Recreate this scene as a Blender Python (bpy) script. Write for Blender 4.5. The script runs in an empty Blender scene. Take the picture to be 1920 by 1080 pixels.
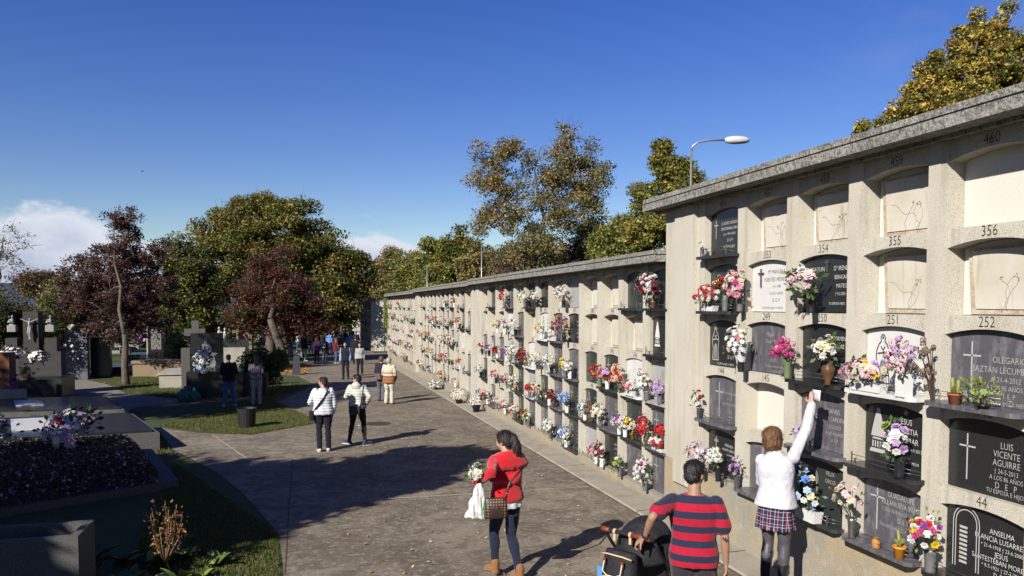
import bpy, math, random
import numpy as np
from mathutils import Vector, Matrix
R = math.radians
random.seed(7); np.random.seed(7)
scene = bpy.context.scene
# ---------------- camera ----------------
CAM = Vector((0, 0, 3.0)); FPX = 1450.0; YAW = math.atan(383/FPX); PITCH = math.atan(68/FPX)
cd = bpy.data.cameras.new('camera'); cam = bpy.data.objects.new('camera', cd)
scene.collection.objects.link(cam); scene.camera = cam
cd.sensor_width = 36; cd.lens = 36*FPX/1920; cd.shift_y = 100/1920; cd.clip_end = 6000; cd.clip_start = .05
cam.location = CAM; cam.rotation_euler = (R(90)-PITCH, 0, -YAW)
# ---------------- sun and sky ----------------
SD = Vector((.745, .667, 0)).normalized(); ELEV = R(30.5)      # direction the light travels over the ground
w = bpy.data.worlds.new('World'); scene.world = w; w.use_nodes = True
nt = w.node_tree; bg = nt.nodes['Background']; sky = nt.nodes.new('ShaderNodeTexSky')
sky.sky_type = 'NISHITA'; sky.sun_disc = False; sky.sun_elevation = ELEV
sky.sun_rotation = math.atan2(-SD.x, -SD.y) % (2*math.pi)
sky.air_density = 1.15; sky.dust_density = .25; sky.ozone_density = 3.2; sky.altitude = 400
bg.inputs[1].default_value = .050
# cumulus low on the horizon and thin cirrus high up, mixed over the sky colour by view direction
def wn(t, **k):
    n = nt.nodes.new(t)
    for a, b in k.items(): setattr(n, a, b)
    return n
tc = wn('ShaderNodeTexCoord'); sep = wn('ShaderNodeSeparateXYZ'); nt.links.new(tc.outputs['Generated'], sep.inputs[0])
mp = wn('ShaderNodeMapping'); mp.inputs['Scale'].default_value = (9, 9, 16); mp.inputs['Location'].default_value = (3.1, .6, .3)
nt.links.new(tc.outputs['Generated'], mp.inputs[0])
nz = wn('ShaderNodeTexNoise'); nz.inputs['Scale'].default_value = 1.0; nz.inputs['Detail'].default_value = 9; nz.inputs['Roughness'].default_value = .58
nt.links.new(mp.outputs[0], nz.inputs['Vector'])
def mth(op, a, b=None, c=None):
    n = wn('ShaderNodeMath', operation=op)
    for i, v in enumerate((a, b, c)):
        if v is None: continue
        if isinstance(v, (int, float)): n.inputs[i].default_value = v
        else: nt.links.new(v, n.inputs[i])
    return n.outputs[0]
def mrange(v, a, b, c=0, d=1):
    n = wn('ShaderNodeMapRange'); n.interpolation_type = 'SMOOTHSTEP'
    nt.links.new(v, n.inputs[0])
    for i, x in enumerate((a, b, c, d)): n.inputs[i+1].default_value = x
    return n.outputs[0]
# cloud tops: height of the bank depends on azimuth noise
mp2 = wn('ShaderNodeMapping'); mp2.inputs['Scale'].default_value = (3.2, 3.2, 0); mp2.inputs['Location'].default_value = (.35, .2, 0)
nt.links.new(tc.outputs['Generated'], mp2.inputs[0])
nz2 = wn('ShaderNodeTexNoise'); nz2.inputs['Scale'].default_value = 1.6; nz2.inputs['Detail'].default_value = 2
nt.links.new(mp2.outputs[0], nz2.inputs['Vector'])
west = mrange(sep.outputs[0], .26, .04)            # the bank is tallest to the left
top = mth('ADD', mth('MULTIPLY', nz2.outputs['Fac'], .15), mth('MULTIPLY', west, .062))
top = mth('ADD', top, -.043)
edge = mth('SUBTRACT', mth('ADD', top, mth('MULTIPLY', mth('SUBTRACT', nz.outputs['Fac'], .5), .17)), sep.outputs[2])
cmask = mrange(edge, 0.0, .022)
cshade = mrange(edge, 0.0, .10)
ccol = wn('ShaderNodeMix', data_type='RGBA'); nt.links.new(cshade, ccol.inputs[0])
ccol.inputs[6].default_value = (7.6, 7.8, 8.6, 1); ccol.inputs[7].default_value = (3.5, 4.1, 5.9, 1)
mx = wn('ShaderNodeMix', data_type='RGBA'); nt.links.new(mth('MULTIPLY', cmask, .93), mx.inputs[0])
# cirrus
mp3 = wn('ShaderNodeMapping'); mp3.inputs['Scale'].default_value = (2.5, 5, 7); mp3.inputs['Rotation'].default_value = (.3, .2, .5)
nt.links.new(tc.outputs['Generated'], mp3.inputs[0])
nz3 = wn('ShaderNodeTexNoise'); nz3.inputs['Scale'].default_value = 1.3; nz3.inputs['Detail'].default_value = 7; nz3.inputs['Roughness'].default_value = .6
nt.links.new(mp3.outputs[0], nz3.inputs['Vector'])
cir = mth('MULTIPLY', mth('MULTIPLY', mrange(nz3.outputs['Fac'], .48, .8), mrange(sep.outputs[0], .45, .85)), .32)
mc = wn('ShaderNodeMix', data_type='RGBA'); nt.links.new(cir, mc.inputs[0])
# saturate the blue slightly as the lens and processing do
hs = wn('ShaderNodeHueSaturation'); hs.inputs['Saturation'].default_value = 1.34; hs.inputs['Hue'].default_value = .529; hs.inputs['Value'].default_value = 1.04
nt.links.new(sky.outputs[0], hs.inputs['Color']); nt.links.new(hs.outputs[0], mc.inputs[6]); mc.inputs[7].default_value = (4.5, 5, 6, 1)
nt.links.new(mc.outputs[2], mx.inputs[6]); nt.links.new(ccol.outputs[2], mx.inputs[7]); nt.links.new(mx.outputs[2], bg.inputs[0])
sl = bpy.data.lights.new('sun', 'SUN'); sl.energy = 5.0; sl.angle = R(.53); sl.color = (1, .945, .85)
so = bpy.data.objects.new('sun', sl); scene.collection.objects.link(so)
LD = Vector((SD.x*math.cos(ELEV), SD.y*math.cos(ELEV), -math.sin(ELEV)))
so.rotation_euler = (-LD).to_track_quat('Z', 'Y').to_euler()
vs = scene.view_settings; vs.view_transform = 'Standard'; vs.look = 'None'; vs.gamma = 1; vs.exposure = 1.08
# ---------------- picking helpers (pixels of the 1920x1080 photo -> world) ----------------
CM = (Matrix.Rotation(-YAW, 3, 'Z') @ Matrix.Rotation(R(90)-PITCH, 3, 'X'))
def ray(px, py): return CM @ Vector(((px-960)/FPX, -(py-640)/FPX, -1))
def gz(x, y):
    return .07 - .0145*y
def gp(px, py, dz=0):
    d = ray(px, py); t = (.07+dz - CAM.z)/(d.z + .0145*d.y)
    p = CAM + d*t; return Vector((p.x, p.y, p.z))
def at(px, py, Y):                      # point on the plane y=Y
    d = ray(px, py); return CAM + d*(Y/d.y)
def proj(p):
    v = CM.transposed() @ (Vector(p)-CAM); return (960+FPX*v.x/-v.z, 640-FPX*v.y/-v.z, -v.z)
# ---------------- materials ----------------
MATS = {}; ALB = .55      # surfaces are kept a little darker than the exposure suggests, as in the contrasty photograph
def mat(name, col, rough=.8, layers=(), bump=None, metal=0, spec=.3, coord='Object', alpha=None, sheen=0, stretch=None, trans=0):
    """layers: (scale, detail, lo, hi, colour, amount[, stretch])"""
    if name in MATS: return MATS[name]
    m = bpy.data.materials.new(name); m.use_nodes = True; t = m.node_tree; N = t.nodes; L = t.links; col = tuple(a*ALB for a in col)
    b = N['Principled BSDF']; b.inputs['Roughness'].default_value = rough; b.inputs['Metallic'].default_value = metal
    b.inputs['Specular IOR Level'].default_value = spec
    if sheen: b.inputs['Sheen Weight'].default_value = sheen
    if trans: b.inputs['Transmission Weight'].default_value = trans
    b.inputs['Base Color'].default_value = (*col, 1)
    cur = None
    if layers or bump:
        c = N.new('ShaderNodeTexCoord')
    for ly in layers:
        sc, det, lo, hi, cc, amt = ly[:6]
        mpn = N.new('ShaderNodeMapping'); L.new(c.outputs[coord], mpn.inputs[0])
        if len(ly) > 6: mpn.inputs['Scale'].default_value = ly[6]
        mpn.inputs['Location'].default_value = (sc*.37, sc*.11, 1.7)
        n = N.new('ShaderNodeTexNoise'); n.inputs['Scale'].default_value = sc; n.inputs['Detail'].default_value = det; n.inputs['Roughness'].default_value = .6
        L.new(mpn.outputs[0], n.inputs['Vector'])
        r = N.new('ShaderNodeMapRange'); r.inputs[1].default_value = lo; r.inputs[2].default_value = hi; r.inputs[4].default_value = amt
        L.new(n.outputs['Fac'], r.inputs[0])
        x = N.new('ShaderNodeMix'); x.data_type = 'RGBA'; L.new(r.outputs[0], x.inputs[0])
        if cur is None: x.inputs[6].default_value = (*col, 1)
        else: L.new(cur, x.inputs[6])
        x.inputs[7].default_value = (*[a*ALB for a in cc], 1); cur = x.outputs[2]
    if cur is not None: L.new(cur, b.inputs['Base Color'])
    if bump:
        n = N.new('ShaderNodeTexNoise'); n.inputs['Scale'].default_value = bump[0]; n.inputs['Detail'].default_value = 6
        L.new(c.outputs[coord], n.inputs['Vector'])
        bn = N.new('ShaderNodeBump'); bn.inputs['Strength'].default_value = bump[1]; bn.inputs['Distance'].default_value = bump[2]
        L.new(n.outputs['Fac'], bn.inputs['Height']); L.new(bn.outputs[0], b.inputs['Normal'])
    MATS[name] = m; return m
# ---------------- mesh builder ----------------
class MB:
    def __init__(s): s.v = []; s.f = []; s.m = []; s.sm = []
    def add(s, vs, fs, mi=0, smooth=False):
        o = len(s.v); s.v += [tuple(a) for a in vs]
        for f in fs: s.f.append(tuple(o+i for i in f)); s.m.append(mi); s.sm.append(smooth)
    def box(s, x0, x1, y0, y1, z0, z1, mi=0):
        v = [(x, y, z) for z in (z0, z1) for y in (y0, y1) for x in (x0, x1)]
        s.add(v, [(0, 2, 3, 1), (4, 5, 7, 6), (0, 1, 5, 4), (2, 6, 7, 3), (0, 4, 6, 2), (1, 3, 7, 5)], mi)
    def obox(s, c, sx, sy, sz, rz=0, mi=0, taper=1.0, rx=0, ry=0):
        M = Matrix.Translation(c) @ Matrix.Rotation(rz, 4, 'Z') @ Matrix.Rotation(ry, 4, 'Y') @ Matrix.Rotation(rx, 4, 'X')
        v = []
        for z in (0, 1):
            k = taper if z else 1
            for y in (-.5, .5):
                for x in (-.5, .5): v.append(M @ Vector((x*sx*k, y*sy*k, z*sz)))
        s.add(v, [(0, 2, 3, 1), (4, 5, 7, 6), (0, 1, 5, 4), (2, 6, 7, 3), (0, 4, 6, 2), (1, 3, 7, 5)], mi)
    def tube(s, pts, rs, n=8, mi=0, cap=True, smooth=True):
        pts = [Vector(p) for p in pts]
        if not hasattr(rs, '__len__'): rs = [rs]*len(pts)
        o = len(s.v); a = None
        for i, p in enumerate(pts):
            d = (pts[min(i+1, len(pts)-1)]-pts[max(i-1, 0)])
            d = d.normalized() if d.length > 1e-9 else Vector((0, 0, 1))
            if a is None: a = d.orthogonal().normalized()
            else:
                a = a - d*a.dot(d); a = a.normalized() if a.length > 1e-6 else d.orthogonal().normalized()
            b = d.cross(a)
            for k in range(n):
                t = 2*math.pi*k/n; q = p + (a*math.cos(t)+b*math.sin(t))*rs[i]; s.v.append(tuple(q))
        for i in range(len(pts)-1):
            for k in range(n):
                k2 = (k+1) % n
                s.f.append((o+i*n+k, o+i*n+k2, o+(i+1)*n+k2, o+(i+1)*n+k)); s.m.append(mi); s.sm.append(smooth)
        if cap:
            s.f.append(tuple(o+k for k in range(n))[::-1]); s.m.append(mi); s.sm.append(False)
            e = o+(len(pts)-1)*n; s.f.append(tuple(e+k for k in range(n))); s.m.append(mi); s.sm.append(False)
    def lathe(s, c, prof, n=16, mi=0, smooth=True, sx=1, sy=1):
        c = Vector(c); o = len(s.v)
        for (r, z) in prof:
            for k in range(n):
                t = 2*math.pi*k/n; s.v.append((c.x+r*math.cos(t)*sx, c.y+r*math.sin(t)*sy, c.z+z))
        for i in range(len(prof)-1):
            for k in range(n):
                k2 = (k+1) % n; s.f.append((o+i*n+k, o+i*n+k2, o+(i+1)*n+k2, o+(i+1)*n+k)); s.m.append(mi); s.sm.append(smooth)
        s.f.append(tuple(o+k for k in range(n))[::-1]); s.m.append(mi); s.sm.append(False)
        e = o+(len(prof)-1)*n; s.f.append(tuple(e+k for k in range(n))); s.m.append(mi); s.sm.append(False)
    def ell(s, c, rx, ry, rz, nu=10, nv=6, mi=0, M=None):
        c = Vector(c); vs = []
        for i in range(nv+1):
            p = math.pi*i/nv
            for k in range(nu):
                t = 2*math.pi*k/nu; q = Vector((rx*math.sin(p)*math.cos(t), ry*math.sin(p)*math.sin(t), rz*math.cos(p)))
                if M is not None: q = M @ q
                vs.append(c+q)
        fs = []
        for i in range(nv):
            for k in range(nu):
                k2 = (k+1) % nu
                if i == 0: fs.append((k, (i+1)*nu+k, (i+1)*nu+k2))
                elif i == nv-1: fs.append((i*nu+k, (i+1)*nu+k, i*nu+k2))
                else: fs.append((i*nu+k, (i+1)*nu+k, (i+1)*nu+k2, i*nu+k2))
        s.add(vs, fs, mi, True)
    def prism(s, pts, z0, z1, mi=0, frame=None):
        """pts 2D outline extruded; frame maps (u,v,w)->world"""
        f = frame or (lambda u, v, w_: (u, v, w_)); n = len(pts)
        v = [f(a, b, z0) for a, b in pts]+[f(a, b, z1) for a, b in pts]
        s.add(v, [tuple(range(n))[::-1], tuple(range(n, 2*n))]+[(i, (i+1) % n, n+(i+1) % n, n+i) for i in range(n)], mi)
    def build(s, name, mats, parent=None, loc=None, fix=False):
        me = bpy.data.meshes.new(name)
        off = Vector(loc) if loc is not None else None
        vv = s.v if off is None else [(a-off.x, b-off.y, c-off.z) for a, b, c in s.v]
        me.from_pydata(vv, [], s.f)
        for m in (mats if isinstance(mats, (list, tuple)) else [mats]): me.materials.append(m)
        me.polygons.foreach_set('material_index', s.m); me.polygons.foreach_set('use_smooth', s.sm)
        if fix:
            import bmesh
            bm = bmesh.new(); bm.from_mesh(me); bmesh.ops.recalc_face_normals(bm, faces=bm.faces); bm.to_mesh(me); bm.free()
        me.update()
        return link(name, me, parent, off)
def link(name, me, parent=None, loc=None):
    o = bpy.data.objects.new(name, me); scene.collection.objects.link(o)
    if loc is not None:
        o.location = loc
    if parent is not None:
        o.parent = parent
        o.matrix_parent_inverse = Matrix.Identity(4)
        if loc is not None and parent.location.length > 0: o.location = Vector(loc)-parent.location
        elif loc is None and parent.get('_own', 0): pass
    return o
def tag(o, label=None, cat=None, group=None, kind=None):
    if label: o['label'] = label
    if cat: o['category'] = cat
    if group: o['group'] = group
    if kind: o['kind'] = kind
    return o
def empty(name, label=None, cat=None, loc=(0, 0, 0), rz=0, group=None):
    o = bpy.data.objects.new(name, None); scene.collection.objects.link(o); o.empty_display_size = .2
    o.location = loc; o.rotation_euler = (0, 0, rz); return tag(o, label, cat, group)
def kids(o, table={}):
    return [c for c in bpy.data.objects if c.parent == o]
_tc = {}
def text_geo(sv, size=1.0, extrude=0.0):
    if sv not in _tc:
        cu = bpy.data.curves.new('t', 'FONT'); cu.body = sv; cu.align_x = 'CENTER'; cu.align_y = 'CENTER'; cu.resolution_u = 2; cu.offset = -.012
        ob = bpy.data.objects.new('t', cu); me = bpy.data.meshes.new_from_object(ob)
        _tc[sv] = ([tuple(v.co) for v in me.vertices], [tuple(p.vertices) for p in me.polygons])
        bpy.data.meshes.remove(me); bpy.data.objects.remove(ob); bpy.data.curves.remove(cu)
    v, f = _tc[sv]
    return [(a*size, b*size) for a, b, c in v], f
# ---------------- niche walls ----------------
C_, R_ = 1.0125, .72
OW = .82; SPR = .56; APX = .612
conc = mat('aggregate_concrete', (.62, .58, .485), .9,
    [(1.3, 5, .38, .72, (.72, .69, .60), .55), (3.0, 7, .52, .75, (.36, .28, .18), .42, (1, 1, .25)), (9, 6, .56, .72, (.27, .24, .19), .55, (1, 1, .07)), (14, 5, .60, .72, (.72, .69, .62), .4, (1, 1, .1)), (.45, 3, .5, .7, (.40, .33, .22), .35),
     (150, 2, .57, .63, (.20, .18, .15), .85), (95, 2, .60, .65, (.78, .74, .66), .6), (6, 6, .62, .8, (.25, .22, .18), .35)], (170, .5, .006))
roofm = mat('lichen_concrete', (.27, .26, .235), .95,
    [(5, 8, .42, .62, (.42, .41, .37), .8), (24, 6, .47, .60, (.085, .08, .07), .8), (60, 3, .55, .66, (.50, .48, .42), .7), (.8, 3, .55, .7, (.16, .15, .12), .5)], (40, .9, .02))
plast = mat('stained_plaster', (.68, .645, .56), .9,
    [(2.2, 6, .42, .7, (.56, .49, .38), .7), (14, 5, .56, .72, (.40, .30, .19), .6, (1, 1, .14)), (60, 2, .55, .7, (.6, .56, .5), .4)], (50, .3, .004))
brown = mat('brown_mortar', (.46, .36, .26), .95, [(9, 6, .38, .62, (.64, .58, .48), .9), (50, 4, .5, .7, (.30, .2, .12), .5)], (60, .8, .01))
whitep = mat('white_plaster', (.78, .75, .67), .9, [(30, 5, .5, .8, (.7, .66, .6), .5)], (60, .5, .006))
dplinth = mat('plinth_concrete', (.36, .33, .27), .95,
    [(1.2, 6, .42, .66, (.50, .37, .19), .75), (4, 6, .5, .75, (.26, .25, .22), .6), (90, 2, .56, .66, (.6, .58, .5), .5), (120, 2, .6, .68, (.12, .11, .1), .6), (9, 7, .55, .75, (.58, .55, .47), .5)], (90, .6, .01))
numm = mat('black_number_paint', (.02, .018, .016), .6)
blackg = mat('black_granite', (.02, .021, .022), .25, [(260, 2, .58, .68, (.16, .165, .17), .7)], None, 0, .5)
greyg = mat('grey_granite', (.115, .11, .125), .32, [(9, 7, .48, .66, (.23, .22, .25), .8, (1, 1.6, .55)), (60, 3, .55, .7, (.045, .045, .055), .7)], None, 0, .45)
darkg = mat('dark_green_granite', (.035, .042, .04), .3, [(120, 3, .55, .7, (.12, .14, .13), .6)], None, 0, .45)
palem = mat('pale_marble', (.76, .75, .74), .35, [(3.5, 8, .55, .68, (.52, .52, .53), .6)], None, 0, .4)
greym = mat('veined_grey_marble', (.44, .43, .44), .4, [(5, 8, .5, .66, (.24, .24, .26), .7), (40, 3, .5, .7, (.55, .55, .56), .5)], None, 0, .4)
silver = mat('engraved_silver', (.52, .51, .49), .5)
letw = mat('white_lettering', (.78, .77, .74), .6)
letb = mat('black_lettering', (.03, .03, .03), .6)
bronze = mat('bronze', (.30, .17, .06), .35, [(30, 4, .5, .7, (.12, .07, .03), .8)], None, .9, .5)
steel = mat('steel_rail', (.32, .31, .30), .35, [], None, .8, .5)
wirem = mat('dark_wire', (.36, .30, .24), .9)
darkin = mat('dark_gap', (.03, .027, .022), .9)
STONE = dict(b=blackg, g=greyg, d=darkg, w=palem, m=greym)

def arch(hw, spr, apx, n=10, inset=0):
    """outline, from lower left counter clockwise, bottom z=inset"""
    hw -= inset; rise = apx-spr; rad = (hw*hw+rise*rise)/(2*rise); a = math.asin(hw/rad)
    pts = [(-hw, inset), (hw, inset)]
    for i in range(n+1):
        t = a-2*a*i/n; pts.append((rad*math.sin(t), apx-inset-rad*(1-math.cos(t))))
    return pts

def lathe_fig(mb, F, pts, mi):           # flat little engraved figure: filled outline
    mb.add([F(u, v) for u, v in pts], [tuple(range(len(pts)))], mi)

def engraving(mb, F, kind, x, z, s, mi=0):
    def poly(p): lathe_fig(mb, F, [(x+a*s, z+b*s) for a, b in p], mi)
    def bar(x0, z0, x1, z1, w_=.02):
        d = Vector((x1-x0, z1-z0)); n = Vector((-d.y, d.x)).normalized()*w_/2
        poly([(x0+n.x, z0+n.y), (x0-n.x, z0-n.y), (x1-n.x, z1-n.y), (x1+n.x, z1+n.y)])
    if kind == 'cross': bar(0, -1, 0, 1, .07); bar(-.42, .45, .42, .45, .07)
    if kind == 'cross2':
        for d in (-.09, .09): bar(d, -1, d, 1, .05); bar(-.55, .45+d, .55, .45+d, .05)
    if kind == 'arch':
        for rr in (1, .8):
            pr = [(rr*.5*math.cos(math.pi*i/10), .5+rr*.5*math.sin(math.pi*i/10)) for i in range(11)]
            pr = [(rr*.5, -1)]+pr+[(-rr*.5, -1)]
            for a, b in zip(pr, pr[1:]): bar(a[0], a[1], b[0], b[1], .035)
        for k in range(9): bar(-.25, -.8+k*.14, .05, -.8+k*.14, .08)
    if kind == 'figure':            # robed standing figure in line work
        out = [(0, 1), (.09, .95), (.13, .84), (.10, .70), (.22, .60), (.34, .35), (.36, 0), (.30, -.35), (.38, -1), (-.34, -1), (-.26, -.3), (-.38, 0), (-.36, .33), (-.22, .6), (-.10, .70), (-.13, .84), (-.09, .95)]
        for a, b in zip(out, out[1:]+out[:1]): bar(a[0], a[1], b[0], b[1], .05)
        for k in range(7): bar(-.24+k*.08, -.95, -.1+k*.04, -.1+.05*(k % 3), .028)
        bar(-.3, .2, .06, .25, .06); bar(.3, .2, .0, .3, .06); bar(-.05, .86, .05, .86, .1); bar(-.12, .5, .0, .35, .05); bar(.12, .5, .0, .35, .05)
    if kind == 'statue':            # filled conical robed statue on a pedestal
        poly([(0, 1), (.10, .95), (.12, .8), (.2, .6), (.34, .1), (.42, -.25), (-.42, -.25), (-.34, .1), (-.2, .6), (-.12, .8), (-.10, .95)])
        poly([(-.3, -.3), (.3, -.3), (.34, -.38), (-.34, -.38)])
        for k in range(5): bar(-.3+k*.15, -.45, -.3+k*.15, -.72, .08)
        poly([(-.42, -.78), (.42, -.78), (.5, -.95), (-.5, -.95)])
    if kind == 'flowerdraw':
        for k in range(6):
            a = k*1.05; bar(0, 0, .45*math.cos(a), .45*math.sin(a), .12)
        bar(0, 0, -.1, -1, .05); bar(-.05, -.5, .3, -.3, .06)
    if kind == 'oval':
        for rr in (.62, .5):
            pr = [(rr*.75*math.cos(2*math.pi*i/20), rr*1.3*math.sin(2*math.pi*i/20)) for i in range(21)]
            for a, b in zip(pr, pr[1:]): bar(a[0], a[1], b[0], b[1], .06)
    if kind == 'knot':
        for k in range(4):
            a = k*math.pi/2
            bar(0, 0, .35*math.cos(a), .35*math.sin(a), .3); bar(.35*math.cos(a), .35*math.sin(a), .5*math.cos(a+.5), .5*math.sin(a+.5), .2)

def headstone(parent, yc, zs, xw, spec, far=False):
    """spec: dict(st=stone, txt=[(text,size)], tx, tz, let, eng=[(kind,x,z,s)], shelf, rail)
       local u runs towards the viewer's right (-Y), v up"""
    st = spec['st']; x0 = xw+spec.get('set', .09)
    F3 = lambda u, v, d: (x0+d, yc-u, zs+v)
    mb = MB(); mb.prism(arch(OW/2, SPR, APX, 10, .008), 0, .03, 0, F3)
    hs = mb.build('headstone', STONE[st], parent, fix=True)
    if spec.get('desc'): hs['label'] = spec['desc']
    F = lambda u, v: (x0-.003, yc-u, zs+v)
    light = spec.get('let', 'w'); lm = dict(w=letw, s=silver, b=letb, g=bronze)[light]
    t = MB(); 
    for (s, size, u, v) in spec.get('txt', ()):
        g, f = text_geo(s, size*.9); sx = spec.get('sx', .92)
        t.add([F(u+a*sx, v+b) for a, b in g], f)
    for (k, u, v, s) in spec.get('eng', ()): engraving(t, F, k, u, v, s)
    if t.f: t.build('inscription', lm, hs)
    for (k, u, v, s) in spec.get('eng2', ()):
        e = MB(); engraving(e, F, k, u, v, s); e.build('engraving', silver, hs)
    if spec.get('metalcross'):
        u, v, s = spec['metalcross']; c = MB()
        c.box(x0-.022, x0-.006, yc-u-.008, yc-u+.008, zs+v-s, zs+v+s*.8); c.box(x0-.022, x0-.006, yc-u-s*.45, yc-u-.009, zs+v+s*.28, zs+v+s*.28+.016)
        c.box(x0-.022, x0-.006, yc-u+.009, yc-u+s*.45, zs+v+s*.28, zs+v+s*.28+.016); c.build('metal_cross', steel, hs)
    if spec.get('relief'):
        u, v, s = spec['relief']; c = MB(); c.ell((x0-.004, yc-u, zs+v), .022, s*.62, s, 14, 10); c.ell((x0-.02, yc-u-.01, zs+v+.02), .022, s*.35, s*.5, 10, 8)
        c.tube([(x0-.03, yc-u-.01, zs+v+.06), (x0-.03, yc-u-.03, zs+v-.06)], [.02, .03], 6); c.build('relief_plaque', bronze, hs)
    if spec.get('shelf', 1):
        d = spec.get('sd', .09 if far else .13); s_ = MB(); hw = OW/2+.045; xf = xw-d
        pts = [(xw+.085, -OW/2+.003), (xw-.004, -OW/2+.003), (xw-.004, -hw), (xf+.045, -hw), (xf, -hw+.05), (xf, hw-.05), (xf+.045, hw), (xw-.004, hw), (xw-.004, OW/2-.003), (xw+.085, OW/2-.003)]
        s_.prism(pts, -.032, .006, 0, lambda a, b, c: (a, yc+b, zs+c))
        s_.build('shelf', STONE[spec.get('sst', st)], hs, fix=True)
    if spec.get('rail'):
        d = spec.get('sd', .09 if far else .13); r = MB(); xf = xw-d+.02; z0 = zs+.006
        for sgn in (-1, 1):
            y = yc+sgn*(OW/2-.09)
            r.box(xf-.005, xf+.005, y-.004, y+.004, z0, z0+.12)
            ye = yc+sgn*(OW/2-.0)
            for k in range(2): r.tube([(xf, y, z0+.05+k*.04), (xw-.006, ye, z0+.03+k*.03)], .0028, 4)
        for k in range(1 if far else 2):
            r.tube([(xf, yc-OW/2+.09, z0+.055+k*.04), (xf, yc+OW/2-.09, z0+.055+k*.04)], .0028, 4)
        r.build('rail', steel, hs)
    return hs

def panel_open(parent, yc, zs, xw, rnd, near):
    """unsealed niche: plaster back, mortar border"""
    dep = .205; x0 = xw+dep
    F3 = lambda u, v, d: (x0+d, yc-u, zs+v)
    mb = MB(); ins = .0
    o = arch(OW/2, SPR, APX, 10, .004)
    mb.prism(o, 0, .03, 1, F3)
    # mortar frame leaning against the plaster and the cream panel inside it
    lean = rnd.uniform(-.03, .05); wL = rnd.uniform(.07, .13)
    q = [(-OW/2+wL, .01), (OW/2-.015, .01), (OW/2-.015, .50), (OW/2-.1, .56), (-OW/2+wL-.04+lean*.3, .55)]
    mb.prism(q, -.020, -.002, 2, F3)
    q2 = [(-OW/2+wL+.055, .055), (OW/2-.05, .05), (OW/2-.04, .49), (OW/2-.13, .535), (-OW/2+wL+.01+lean*.3, .53)]
    mb.prism(q2, -.030, -.0205, 0, F3)
    p = mb.build('niche_panel', [plast, whitep, brown], parent, fix=True)
    if near:
        wm = MB()
        for k in range(3):
            u = rnd.uniform(-.1, .15); v = .03; pts = []
            tu, tv = rnd.uniform(.0, .16), rnd.uniform(.26, .34)
            for i in range(9):
                f = i/8
                pts.append(F3(u*(1-f)+tu*f+.03*math.sin(f*7+k*2), v*(1-f)+tv*f+.02*math.sin(f*9+k), -.033))
            wm.tube(pts, .0011, 4)
            for j in range(3):
                c = pts[-1]; wm.ell((c[0], c[1]+rnd.uniform(-.015, .015), c[2]+rnd.uniform(-.012, .012)), .004, .007, .006, 5, 4)
        if rnd.random() < .6:
            pts = [F3(-.22+i*.045, .30-.02*i+.025*math.sin(i*1.3), -.033) for i in range(8)]; wm.tube(pts, .0010, 4)
        wm.build('dry_stem', wirem, p)
    return p

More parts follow.
